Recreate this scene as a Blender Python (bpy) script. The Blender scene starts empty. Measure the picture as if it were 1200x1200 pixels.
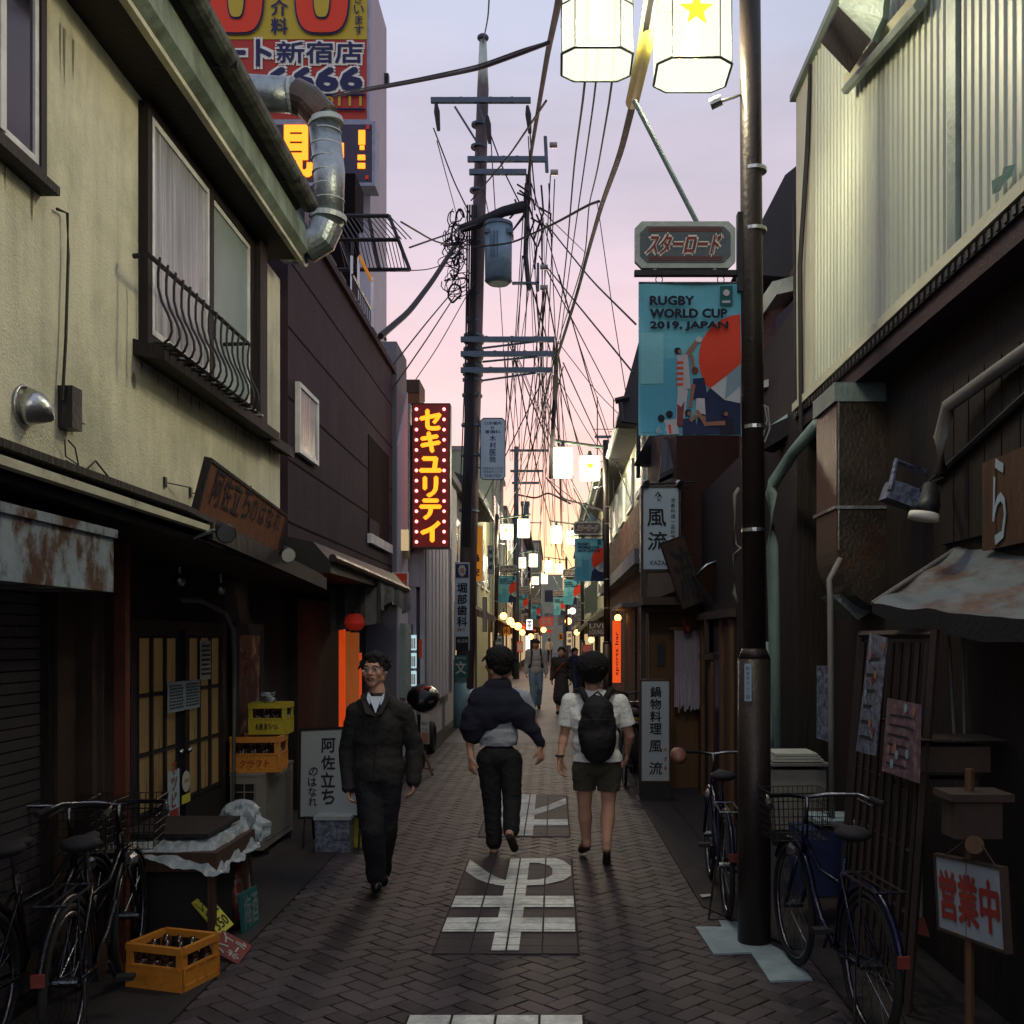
import bpy, bmesh, math, random
from mathutils import Vector, Matrix, noise, Euler
R = math.radians
rnd = random.Random(7)
S = bpy.context.scene
C = S.collection
# ---------------------------------------------------------------- camera, sky, sun, exposure
cd = bpy.data.cameras.new('camera'); cam = bpy.data.objects.new('camera', cd); C.objects.link(cam)
cam.location = (0, 0, 1.78); cam.rotation_euler = (R(90), 0, 0)
cd.sensor_width = 36; cd.lens = 36; cd.shift_x = -50/1200; cd.shift_y = 148/1200
cd.clip_start = .05; cd.clip_end = 3000
S.camera = cam
W = bpy.data.worlds.new("World"); S.world = W; W.use_nodes = True
nt = W.node_tree; nt.nodes.clear()
def wn(t, **k):
    n = nt.nodes.new(t)
    for a, b in k.items(): setattr(n, a, b)
    return n
out = wn('ShaderNodeOutputWorld')
tc = wn('ShaderNodeTexCoord'); sx = wn('ShaderNodeSeparateXYZ'); nt.links.new(tc.outputs['Generated'], sx.inputs[0])
nz = wn('ShaderNodeTexNoise'); nz.inputs['Scale'].default_value = 2.2; nz.inputs['Detail'].default_value = 5
mp = wn('ShaderNodeMapping'); mp.inputs['Scale'].default_value = (1, 1, 3.2); nt.links.new(tc.outputs['Generated'], mp.inputs[0]); nt.links.new(mp.outputs[0], nz.inputs['Vector'])
ma = wn('ShaderNodeMath', operation='MULTIPLY_ADD'); ma.inputs[1].default_value = .26; ma.inputs[2].default_value = -.13
nt.links.new(nz.outputs[0], ma.inputs[0])
ad = wn('ShaderNodeMath', operation='ADD'); nt.links.new(sx.outputs[2], ad.inputs[0]); nt.links.new(ma.outputs[0], ad.inputs[1])
cr = wn('ShaderNodeValToRGB'); el = cr.color_ramp.elements
stops = [(0, (.92, .56, .28)), (.07, (.86, .50, .31)), (.15, (.70, .42, .39)), (.25, (.60, .42, .45)), (.36, (.46, .39, .46)), (.50, (.33, .345, .44)), (1, (.26, .285, .39))]
el[0].position = 0; el[0].color = (*stops[0][1], 1); el[1].position = 1; el[1].color = (*stops[-1][1], 1)
for p, c in stops[1:-1]:
    e = el.new(p); e.color = (*c, 1)
nt.links.new(ad.outputs[0], cr.inputs[0])
# away from the sunset the sky cools down
mr = wn('ShaderNodeMapRange'); mr.inputs[1].default_value = -1; mr.inputs[2].default_value = .9; mr.inputs[3].default_value = 0; mr.inputs[4].default_value = 1
nt.links.new(sx.outputs[1], mr.inputs[0])
mx = wn('ShaderNodeMix', data_type='RGBA'); nt.links.new(mr.outputs[0], mx.inputs[0]); mx.inputs[6].default_value = (.35, .38, .50, 1); nt.links.new(cr.outputs[0], mx.inputs[7])
nc = wn('ShaderNodeTexNoise'); nc.inputs['Scale'].default_value = 1.7; nc.inputs['Detail'].default_value = 7; nc.inputs['Roughness'].default_value = .55
mc = wn('ShaderNodeMapping'); mc.inputs['Scale'].default_value = (1, 1, 4.5); mc.inputs['Rotation'].default_value = (0, R(14), 0); nt.links.new(tc.outputs['Generated'], mc.inputs[0]); nt.links.new(mc.outputs[0], nc.inputs['Vector'])
rc = wn('ShaderNodeMapRange'); rc.inputs[1].default_value = .36; rc.inputs[2].default_value = .66; rc.inputs[3].default_value = .90; rc.inputs[4].default_value = 1.16; nt.links.new(nc.outputs[0], rc.inputs[0])
vs = wn('ShaderNodeVectorMath', operation='SCALE'); nt.links.new(mx.outputs[2], vs.inputs[0]); nt.links.new(rc.outputs[0], vs.inputs['Scale'])
bg1 = wn('ShaderNodeBackground'); nt.links.new(vs.outputs[0], bg1.inputs[0]); bg1.inputs[1].default_value = 1.04
sky = wn('ShaderNodeTexSky', sky_type='NISHITA'); sky.sun_disc = False; sky.sun_elevation = R(1.5); sky.sun_rotation = R(0); sky.air_density = 1.4; sky.dust_density = 2
bg2 = wn('ShaderNodeBackground'); nt.links.new(sky.outputs[0], bg2.inputs[0]); bg2.inputs[1].default_value = .02
as_ = wn('ShaderNodeAddShader'); nt.links.new(bg1.outputs[0], as_.inputs[0]); nt.links.new(bg2.outputs[0], as_.inputs[1]); nt.links.new(as_.outputs[0], out.inputs[0])
sl = bpy.data.lights.new('sun', 'SUN'); sl.energy = .25; sl.angle = R(12); sl.color = (1, .72, .55)
so = bpy.data.objects.new('sun', sl); C.objects.link(so); so.rotation_euler = (R(-82), 0, R(0))
S.view_settings.view_transform = 'Standard'; S.view_settings.look = 'None'; S.view_settings.exposure = .62; S.view_settings.gamma = 1
S.view_settings.use_curve_mapping = False
# ---------------------------------------------------------------- measuring: eye 1.78 m above the street, level lens
F, VX, VY, CH = 1200., 650., 748., 1.78
def P(px, py, d): return Vector(((px-VX)*d/F, d, CH+(VY-py)*d/F))
def G(px, py, z=0.):
    d = CH*F/(py-VY); return Vector(((px-VX)*d/F, d, z))
def PX(px, py, X):
    d = X*F/(px-VX); return Vector((X, d, CH+(VY-py)*d/F))
# ---------------------------------------------------------------- materials
M = {}
def mat(name, col, rough=.75, metal=0, var=.3, scale=4, bump=.2, bscale=40, col2=None, thr=.55, sharp=.08, s2=3, emit=0, ecol=None, alpha=1, stretch=None, island=0, spec=.4, trans=0, streak=0, big=0):
    m = bpy.data.materials.new(name); m.use_nodes = True; t = m.node_tree; N = t.nodes; L = t.links
    b = N['Principled BSDF']
    b.inputs['Roughness'].default_value = rough; b.inputs['Metallic'].default_value = metal; b.inputs['Specular IOR Level'].default_value = spec
    if trans: b.inputs['Transmission Weight'].default_value = trans
    if alpha < 1: b.inputs['Alpha'].default_value = alpha
    tc = N.new('ShaderNodeTexCoord'); mp = N.new('ShaderNodeMapping'); L.new(tc.outputs['Object'], mp.inputs[0])
    if stretch: mp.inputs['Scale'].default_value = stretch
    n1 = N.new('ShaderNodeTexNoise'); n1.inputs['Scale'].default_value = scale; n1.inputs['Detail'].default_value = 6; n1.inputs['Roughness'].default_value = .62
    L.new(mp.outputs[0], n1.inputs['Vector'])
    r = N.new('ShaderNodeMapRange'); r.inputs[1].default_value = .25; r.inputs[2].default_value = .75; r.inputs[3].default_value = 1-var; r.inputs[4].default_value = 1+var
    L.new(n1.outputs[0], r.inputs[0])
    last = r.outputs[0]
    if island:
        oi = N.new('ShaderNodeObjectInfo'); gi = N.new('ShaderNodeNewGeometry')
        a = N.new('ShaderNodeMath'); a.operation = 'ADD'; L.new(oi.outputs['Random'], a.inputs[0]); L.new(gi.outputs['Random Per Island'], a.inputs[1])
        f = N.new('ShaderNodeMath'); f.operation = 'FRACT'; L.new(a.outputs[0], f.inputs[0])
        r2 = N.new('ShaderNodeMapRange'); r2.inputs[3].default_value = 1-island; r2.inputs[4].default_value = 1+island; L.new(f.outputs[0], r2.inputs[0])
        mu = N.new('ShaderNodeMath'); mu.operation = 'MULTIPLY'; L.new(last, mu.inputs[0]); L.new(r2.outputs[0], mu.inputs[1]); last = mu.outputs[0]
    for amt, sc_, coord, lo, hi in ((streak, (2.6, 2.6, .35), 'o', .40, .75), (big, (.55, .55, .55), 'p', .30, .70)):
        if not amt: continue
        m2 = N.new('ShaderNodeMapping'); m2.inputs['Scale'].default_value = sc_
        if coord == 'o': L.new(tc.outputs['Object'], m2.inputs[0])
        else: L.new(N.new('ShaderNodeNewGeometry').outputs['Position'], m2.inputs[0])
        n5 = N.new('ShaderNodeTexNoise'); n5.inputs['Scale'].default_value = 1.6; n5.inputs['Detail'].default_value = 8; n5.inputs['Roughness'].default_value = .68; L.new(m2.outputs[0], n5.inputs['Vector'])
        r5 = N.new('ShaderNodeMapRange'); r5.inputs[1].default_value = lo; r5.inputs[2].default_value = hi; r5.inputs[3].default_value = 1+amt*.25; r5.inputs[4].default_value = 1-amt; L.new(n5.outputs[0], r5.inputs[0])
        mu5 = N.new('ShaderNodeMath'); mu5.operation = 'MULTIPLY'; L.new(last, mu5.inputs[0]); L.new(r5.outputs[0], mu5.inputs[1]); last = mu5.outputs[0]
    base = N.new('ShaderNodeRGB'); base.outputs[0].default_value = (*col, 1); src = base.outputs[0]
    if col2:
        n2 = N.new('ShaderNodeTexNoise'); n2.inputs['Scale'].default_value = s2; n2.inputs['Detail'].default_value = 9; n2.inputs['Roughness'].default_value = .7
        L.new(mp.outputs[0], n2.inputs['Vector'])
        r3 = N.new('ShaderNodeMapRange'); r3.inputs[1].default_value = thr-sharp; r3.inputs[2].default_value = thr+sharp; L.new(n2.outputs[0], r3.inputs[0])
        mxx = N.new('ShaderNodeMix'); mxx.data_type = 'RGBA'; L.new(r3.outputs[0], mxx.inputs[0]); L.new(src, mxx.inputs[6]); mxx.inputs[7].default_value = (*col2, 1); src = mxx.outputs[2]
    vm = N.new('ShaderNodeVectorMath'); vm.operation = 'SCALE'; L.new(src, vm.inputs[0]); L.new(last, vm.inputs['Scale'])
    L.new(vm.outputs[0], b.inputs['Base Color'])
    if emit:
        b.inputs['Emission Strength'].default_value = emit; b.inputs['Emission Color'].default_value = (*(ecol or col), 1)
    if bump:
        n3 = N.new('ShaderNodeTexNoise'); n3.inputs['Scale'].default_value = bscale; n3.inputs['Detail'].default_value = 5; L.new(mp.outputs[0], n3.inputs['Vector'])
        bp = N.new('ShaderNodeBump'); bp.inputs['Strength'].default_value = bump; bp.inputs['Distance'].default_value = .02; L.new(n3.outputs[0], bp.inputs['Height']); L.new(bp.outputs[0], b.inputs['Normal'])
    rr = N.new('ShaderNodeMapRange'); rr.inputs[3].default_value = max(0, rough-.12); rr.inputs[4].default_value = min(1, rough+.12); L.new(n1.outputs[0], rr.inputs[0]); L.new(rr.outputs[0], b.inputs['Roughness'])
    M[name] = m; return m
mat('stain', (.20, .20, .14), .95)
mat('cream', (.76, .73, .51), rough=.9, streak=.26, var=.10, scale=1.2, bump=.5, bscale=90, col2=(.31, .33, .22), thr=.60, sharp=.16, s2=.9)
mat('cream_trim', (.52, .50, .34), .7, col2=(.2, .2, .14), thr=.62, s2=6)
mat('green_fascia', (.22, .28, .21), rough=.8, streak=.5, col2=(.08, .10, .07), thr=.58, sharp=.15, s2=2.5)
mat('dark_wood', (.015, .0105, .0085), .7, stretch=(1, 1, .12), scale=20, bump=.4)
mat('brown_wood', (.050, .025, .014), .7, stretch=(6, 6, .4), scale=6, bump=.5, bscale=14)
mat('sign_wood', (.15, .052, .022), .75, stretch=(2, 2, 1), scale=5, col2=(.05, .025, .018), thr=.62, s2=4)
mat('red_wood', (.095, .022, .011), .6, var=.35)
mat('mauve_wall', (.036, .0175, .025), rough=.85, streak=.35, var=.12, bump=.35, bscale=70)
mat('groove', (.008, .005, .006), .95, spec=.1)
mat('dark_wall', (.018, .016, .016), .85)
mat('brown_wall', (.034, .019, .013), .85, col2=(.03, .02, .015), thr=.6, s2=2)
mat('black', (.010, .010, .011), .55, var=.2)
mat('soft_black', (.011, .010, .012), .8)
mat('dark_metal', (.035, .033, .033), .45, .6)
mat('pole_paint', (.032, .024, .020), .42, .3, var=.2, scale=3)
mat('steel', (.45, .46, .45), .32, 1, var=.2)
mat('galv', (.30, .34, .34), .38, .85, var=.25, scale=8, col2=(.16, .19, .18), thr=.6, s2=5)
mat('stainless', (.085, .068, .052), .36, .7, var=.35, scale=3, col2=(.10, .042, .018), thr=.6, s2=2.2)
mat('alu', (.42, .45, .40), .45, .5)
mat('white_alu', (.72, .72, .68), .5)
mat('glass_dark', (.022, .018, .032), .12, spec=.35, var=.1, bump=0)
mat('glass_frost', (.26, .34, .31), .35, spec=.7, bump=.5, bscale=240, var=.1)
mat('curtain_glass', (.34, .35, .36), .25, spec=.9, stretch=(1, 9, .3), scale=3, var=.5)
mat('glass_warm', (.16, .11, .05), .3, stretch=(1, 6, .5), scale=3, var=.5, emit=.014, ecol=(1, .62, .22), bump=0)
mat('glass_orange', (.2, .07, .02), .4, stretch=(6, 6, .6), scale=4, var=.6, emit=.10, ecol=(1, .25, .05), bump=0)
mat('corrugated', (.44, .48, .39), rough=.5, metal=.1, streak=.18, var=.08, scale=1, bump=.05, col2=(.42, .44, .36), thr=.62, sharp=.15, s2=1.3)
mat('corr_trim', (.52, .52, .38), .6, var=.1)
mat('moss_metal', (.09, .11, .09), .6, .3, col2=(.03, .035, .03), thr=.5, s2=7)
mat('hood', (.20, .25, .23), .5, .4)
mat('rust_panel', (.24, .29, .31), .75, var=.25, scale=6, col2=(.075, .034, .016), thr=.50, sharp=.05, s2=4.6, bump=.4, bscale=20, stretch=(1, 1, .7))
mat('shutter', (.055, .046, .052), .6, .2, var=.2)
mat('concrete', (.028, .023, .022), rough=.85, big=.5, var=.25, scale=7, bump=.4, bscale=60)
mat('asphalt', (.040, .036, .036), .9, var=.3, scale=30, bump=.5, bscale=120)
mat('joint', (.012, .009, .010), .95)
mat('brick_paver', (.054, .042, .047), rough=.56, big=.45, var=.2, scale=9, bump=.55, bscale=110, island=.38, spec=.35)
mat('tile_paver', (.048, .037, .040), rough=.66, big=.4, var=.18, scale=9, bump=.5, bscale=110, island=.15, spec=.35)
mat('road_paint', (.80, .82, .76), rough=.7, big=.25, var=.25, scale=26, bump=.5, bscale=110, col2=(.19, .20, .22), thr=.57, sharp=.16, s2=2.4)
mat('stone_patch', (.25, .32, .33), .8, var=.25, scale=8, bump=.4)
mat('far_street', (.15, .125, .13), rough=.65, big=.4, var=.25, scale=5, bump=.3, stretch=(1, .5, 1))
mat('brick_wall', (.115, .042, .026), .85, var=.3, island=.35)
mat('pole_concrete', (.105, .080, .080), rough=.85, streak=.5, var=.2, scale=3)
mat('pole_band', (.16, .28, .32), .7)
mat('arm_metal', (.085, .11, .14), .55, .5)
mat('transformer', (.16, .24, .30), .5, .2)
mat('insulator', (.25, .24, .22), .3)
mat('wire', (.010, .009, .012), .7, var=.1, bump=0)
mat('cable_guard', (.50, .44, .10), .6)
mat('lantern_glass', (.0035, .0034, .003), .6, emit=.86, ecol=(1, .93, .72), var=.3, bump=0, alpha=.55, scale=3, spec=0)
mat('lamp_tube', (.9, .88, .78), .5, emit=3, ecol=(1, .95, .8), var=.0, bump=0)
mat('lantern_far', (.0035, .0034, .003), .6, emit=2.6, ecol=(1, .86, .56), var=.3, bump=0, alpha=.6, scale=3, spec=0)
mat('lantern_frame', (.035, .055, .045), .5, .4)
mat('star', (.8, .6, .02), .5, emit=.9, ecol=(1, .86, .03), var=0, bump=0)
mat('plaque_edge', (.38, .42, .36), .5, .2)
mat('plaque', (.085, .11, .115), .5)
mat('cream_letter', (.75, .72, .60), .6, var=.05, bump=0)
mat('red_letter', (.22, .028, .022), .6, var=.05, bump=0)
mat('teal', (.14, .45, .53), .7, var=.10, scale=3, bump=.1)
mat('teal_light', (.21, .52, .56), .7, var=.08, bump=.1)
mat('teal_dark', (.09, .37, .48), .7, var=.08, bump=.1)
mat('navy', (.012, .022, .07), .7, var=.2, bump=.1)
mat('navy_print', (.018, .02, .075), .7, var=.08, bump=0)
mat('banner_red', (.72, .052, .018), .7, var=.05, bump=.1)
mat('banner_white', (.55, .58, .57), .7, var=.08, bump=.1)
mat('banner_grey', (.25, .34, .38), .7, var=.08, bump=.1)
mat('print_skin', (.30, .14, .09), .8, var=.2, bump=0)
mat('print_white', (.50, .47, .48), .8, var=.2, bump=0)
mat('print_black', (.012, .014, .025), .8, var=.2, bump=0)
mat('green_logo', (.01, .10, .09), .7)
mat('bb_yellow', (.50, .36, .03), .7, var=.06, bump=0)
mat('bb_red', (.42, .042, .028), .7, var=.06, bump=0)
mat('bb_frame', (.26, .27, .34), .6)
mat('pale_wall', (.40, .38, .42), .85, var=.12, scale=1.5)
mat('led_panel', (.030, .022, .05), .4)
mat('led', (.5, .1, .01), .5, emit=1.8, ecol=(1, .22, .01), var=0, bump=0)
mat('neon_box', (.045, .008, .008), .4, var=.3, emit=.045, ecol=(1, .03, .02))  # weak emission stands in for the red halo of the neon on its backing
mat('neon', (.8, .3, .02), .5, emit=1.7, ecol=(1, .23, .008), var=0, bump=0)
mat('bulb', (.9, .5, .5), .4, emit=3.2, ecol=(1, .22, .20), var=0, bump=0)
mat('orange_sign', (.62, .22, .012), .6, emit=.12, ecol=(1, .35, .02), var=.08, bump=0)
mat('orange_glow', (.7, .1, .02), .6, emit=.5, ecol=(1, .10, .015), var=.1, bump=0)
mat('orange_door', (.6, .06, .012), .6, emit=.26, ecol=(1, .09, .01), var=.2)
mat('red_lantern', (.40, .026, .018), .7, emit=.05, ecol=(1, .05, .02), var=.2)
mat('sign_white', (.30, .34, .37), .5, var=.06, scale=2, bump=0)
mat('sign_blue_white', (.33, .42, .47), .5, var=.08, bump=0)
mat('ink', (.014, .014, .018), .8, var=.1, bump=0)
mat('ink_red', (.26, .03, .02), .8, var=.1, bump=0)
mat('paper', (.40, .41, .36), .85, var=.12, scale=9, bump=.1)
mat('paper_blue', (.24, .31, .35), .7, var=.15, scale=9, bump=.1)
mat('yellow_card', (.50, .47, .05), .7, var=.1)
mat('red_card', (.16, .025, .02), .55, var=.3, scale=12)
mat('poster', (.06, .035, .028), .4, var=.6, scale=9, col2=(.36, .25, .18), thr=.58, sharp=.05, s2=8, bump=0)
mat('poster_blue', (.18, .22, .28), .4, var=.5, scale=14, col2=(.05, .05, .09), thr=.5, sharp=.07, s2=26, bump=0)
mat('poster_pink', (.13, .07, .09), .4, var=.5, scale=14, col2=(.25, .2, .22), thr=.55, sharp=.07, s2=20, bump=0)
mat('crate_yellow', (.40, .33, .02), .5, var=.12)
mat('crate_orange', (.52, .20, .025), .5, var=.12)
mat('bottle', (.030, .014, .006), .12, spec=.8, var=.1, bump=0)
mat('plastic_bag', (.42, .48, .50), .28, var=.3, bump=.5, bscale=30, alpha=.68)
mat('ac_grey', (.20, .19, .165), .6, var=.12)
mat('tarp', (.115, .14, .15), .6, var=.3, scale=5, col2=(.09, .05, .035), thr=.55, sharp=.06, s2=3.2, stretch=(1, .5, 2))
mat('awning_grey', (.105, .10, .10), .8, var=.3, scale=8, bump=.6, bscale=20)
mat('pipe_teal', (.13, .19, .18), .5, var=.2)
mat('pipe_grey', (.16, .155, .145), .6, var=.2)
mat('skin', (.50, .275, .185), .55, var=.08, scale=12, bump=.1, bscale=200, spec=.3)
mat('skin_far', (.36, .20, .14), .6, var=.1)
mat('hair', (.005, .004, .004), .7, stretch=(1, 1, .3), scale=60, bump=.8, bscale=160, var=.4)
mat('jacket', (.020, .018, .017), .82, var=.35, scale=7, bump=.6, bscale=30)
mat('trousers', (.010, .010, .013), .85, var=.3, bump=.5, bscale=50)
mat('navy_knit', (.014, .015, .034), .9, var=.3, bump=.8, bscale=120)
mat('grey_tee', (.33, .36, .40), .9, var=.12, scale=9, bump=.5, bscale=50)
mat('white_tee', (.76, .77, .75), .9, var=.06, bump=.5, bscale=40)
mat('shirt_white', (.50, .56, .66), .85, var=.06)
mat('khaki', (.062, .058, .042), .9, var=.25, bump=.5, bscale=50)
mat('denim', (.10, .17, .25), .9, var=.3)
mat('grey_shirt', (.26, .25, .28), .9, var=.15)
mat('dark_skirt', (.016, .014, .018), .9, var=.5, scale=40)
mat('lip', (.20, .065, .05), .5, bump=0)
mat('eye_dark', (.008, .006, .005), .2, bump=0)
mat('eye_white', (.45, .42, .40), .3, bump=0)
mat('tyre', (.012, .012, .012), .8)
mat('rim', (.16, .165, .18), .3, 1, var=.1)
mat('bike_blue', (.006, .008, .028), .25, .4)
mat('bike_black', (.014, .014, .016), .25, .5)
mat('saddle_brown', (.14, .05, .035), .6)
mat('rope_purple', (.42, .37, .44), .9, stretch=(30, 30, .5), scale=3, var=.4, bump=.8, bscale=20)
mat('tan_wood', (.10, .052, .022), .7, stretch=(6, 6, .4), scale=6)
mat('slat_wood', (.045, .030, .022), .8, stretch=(1, 1, .3), scale=9)
mat('roof_tile', (.016, .015, .019), .55, var=.3)
mat('mauve_stucco', (.15, .085, .095), .9, var=.25, bump=.8, bscale=60)
mat('red_stucco', (.034, .012, .010), .9, var=.25, bump=.7, bscale=60)
mat('far_cream', (.34, .33, .23), .85, var=.15, scale=1)
mat('far_green', (.19, .23, .18), .85, var=.15, scale=1)
mat('far_grey', (.16, .155, .17), .85, var=.2, scale=1)
mat('far_brown', (.085, .055, .042), .85, var=.2, scale=1)
mat('lit_window', (.3, .22, .14), .5, emit=.32, ecol=(1, .72, .38), var=.4, scale=8, bump=0)
mat('lit_white', (.8, .8, .8), .5, emit=1.0, ecol=(.9, .97, 1), var=.2, scale=20, bump=0)
mat('vending', (.4, .6, .65), .4, emit=.4, ecol=(.65, .95, 1), var=.5, scale=22, bump=0)
mat('warm_lamp', (1, .6, .2), .5, emit=4.5, ecol=(1, .42, .10), var=0, bump=0)
mat('shop_red', (.42, .035, .03), .6, emit=.15, ecol=(1, .06, .04), var=.15)
mat('plank_lit', (.075, .036, .018), .7, stretch=(3, 3, .5), scale=6, var=.4, bump=.5)  # lighter plank brown; the lit look is put into the colour
# ---------------------------------------------------------------- mesh builder
class MB:
    def __init__(s): s.v = []; s.f = []
    def add(s, vs, fs):
        o = len(s.v); s.v += [Vector(a) for a in vs]; s.f += [tuple(o+i for i in f) for f in fs]; return s
    def box(s, a, b, rot=None, piv=None):
        x0, y0, z0 = a; x1, y1, z1 = b
        vs = [Vector((x, y, z)) for z in (z0, z1) for y in (y0, y1) for x in (x0, x1)]
        if rot is not None:
            c = Vector(piv) if piv is not None else sum(vs, Vector())/8
            m = rot if isinstance(rot, Matrix) else Euler(rot).to_matrix()
            vs = [m @ (v-c)+c for v in vs]
        return s.add(vs, [(0, 2, 3, 1), (4, 5, 7, 6), (0, 1, 5, 4), (2, 6, 7, 3), (0, 4, 6, 2), (1, 3, 7, 5)])
    def prism(s, pts, ext):
        n = len(pts); e = Vector(ext); p = [Vector(a) for a in pts]
        return s.add(p+[a+e for a in p], [tuple(range(n))[::-1], tuple(range(n, 2*n))]+[(i, (i+1) % n, n+(i+1) % n, n+i) for i in range(n)])
    def quad(s, *pts): return s.add(pts, [tuple(range(len(pts)))])
    def tube(s, pts, r, n=8, cap=True, rs=None):
        pts = [Vector(p) for p in pts]; k = len(pts); o = len(s.v); up = None
        for i, p in enumerate(pts):
            d = (pts[min(i+1, k-1)]-pts[max(i-1, 0)])
            if d.length < 1e-9: d = Vector((0, 0, 1))
            d.normalize()
            if up is None: up = Vector((0, 0, 1)) if abs(d.z) < .9 else Vector((1, 0, 0))
            a = d.cross(up)
            if a.length < 1e-4: a = d.orthogonal()
            a.normalize(); b = d.cross(a).normalized(); up = b if False else up
            rr = rs[i] if rs else r
            for j in range(n):
                t = 2*math.pi*j/n; s.v.append(p+a*math.cos(t)*rr+b*math.sin(t)*rr)
        for i in range(k-1):
            for j in range(n):
                s.f.append((o+i*n+j, o+i*n+(j+1) % n, o+(i+1)*n+(j+1) % n, o+(i+1)*n+j))
        if cap: s.f.append(tuple(o+j for j in range(n))[::-1]); s.f.append(tuple(o+(k-1)*n+j for j in range(n)))
        return s
    def cyl(s, a, b, r0, r1=None, n=12): return s.tube([a, b], r0, n, rs=[r0, r0 if r1 is None else r1])
    def ell(s, c, r, n=12, m=8, rot=None):
        c = Vector(c); r = Vector(r) if hasattr(r, '__len__') else Vector((r, r, r)); vs = []; fs = []
        for i in range(m+1):
            t = math.pi*i/m
            for j in range(n):
                u = 2*math.pi*j/n; v = Vector((math.sin(t)*math.cos(u)*r.x, math.sin(t)*math.sin(u)*r.y, math.cos(t)*r.z))
                if rot is not None: v = rot @ v
                vs.append(c+v)
        for i in range(m):
            for j in range(n): fs.append((i*n+j, (i+1)*n+j, (i+1)*n+(j+1) % n, i*n+(j+1) % n))
        return s.add(vs, fs)
    def torus(s, c, R_, r, axis=0, n=28, m=6, a0=0, a1=360):
        c = Vector(c); pts = []
        full = abs(a1-a0) >= 360
        k = n if full else n+1
        o = len(s.v)
        for i in range(k):
            t = R(a0+(a1-a0)*i/n)
            for j in range(m):
                u = 2*math.pi*j/m; q = R_+r*math.cos(u)
                v = [r*math.sin(u), q*math.cos(t), q*math.sin(t)]
                if axis == 2: v = [v[1], v[2], v[0]]
                elif axis == 1: v = [v[1], v[0], v[2]]
                s.v.append(c+Vector(v))
        for i in range(n if full else n):
            i2 = (i+1) % k if full else i+1
            for j in range(m): s.f.append((o+i*m+j, o+i2*m+j, o+i2*m+(j+1) % m, o+i*m+(j+1) % m))
        return s
    def build(s, name, m, parent=None, smooth=False, loc=None):
        org = Vector(loc) if loc is not None else (ORG[0] if parent is not None else None)
        if org is None:
            xs = [v.x for v in s.v]; ys = [v.y for v in s.v]
            org = Vector(((min(xs)+max(xs))/2, (min(ys)+max(ys))/2, min(v.z for v in s.v)))
        me = bpy.data.meshes.new(name); me.from_pydata([v-org for v in s.v], [], s.f); me.update()
        bm = bmesh.new(); bm.from_mesh(me); bmesh.ops.recalc_face_normals(bm, faces=bm.faces); bm.to_mesh(me); bm.free()
        me.materials.append(M[m] if isinstance(m, str) else m)
        if smooth: me.shade_smooth()
        o = bpy.data.objects.new(name, me); C.objects.link(o)
        if parent is not None: o.parent = parent
        else: o.location = org
        return o
ORG = [Vector((0, 0, 0))]
def tag(o, label=None, cat=None, group=None, kind=None):
    if label: o['label'] = label
    if cat: o['category'] = cat
    if group: o['group'] = group
    if kind: o['kind'] = kind
    return o
def thing(name, label, cat, loc=(0, 0, 0), group=None):
    o = bpy.data.objects.new(name, None); C.objects.link(o); o.location = loc; ORG[0] = Vector(loc)
    o.empty_display_size = .1
    return tag(o, label, cat, group)
def struct(o): return tag(o, kind='structure')
def B(a, b, name, m, parent=None, **k): return MB().box(a, b, **k).build(name, m, parent)
def copy_tree(o, parent=None):
    c = o.copy(); C.objects.link(c)
    if parent is not None: c.parent = parent
    for ch in o.children: copy_tree(ch, c)
    return c
def place(o, loc, rz=0, label=None, group=None):
    o.location = loc; o.rotation_euler = (0, 0, rz)
    if label: o['label'] = label
    if group: o['group'] = group
    return o
# lettering: flat printed glyphs laid on the plane (origin, right, up)
TC = {}
def glyph(txt, bold=0.):
    k = (txt, bold)
    if k in TC: return TC[k]
    cu = bpy.data.curves.new('t', 'FONT'); cu.body = txt; cu.size = 1; cu.resolution_u = 2; cu.offset = bold
    cu.align_x = 'LEFT'
    ob = bpy.data.objects.new('t', cu); C.objects.link(ob)
    me = bpy.data.meshes.new_from_object(ob)
    vs = [v.co.copy() for v in me.vertices]; fs = [tuple(p.vertices) for p in me.polygons]
    bpy.data.objects.remove(ob); bpy.data.curves.remove(cu); bpy.data.meshes.remove(me)
    if vs:
        x0 = min(v.x for v in vs); x1 = max(v.x for v in vs); y0 = min(v.y for v in vs); y1 = max(v.y for v in vs)
    else: x0 = x1 = y0 = y1 = 0
    TC[k] = (vs, fs, x0, x1, y0, y1); return TC[k]
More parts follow.
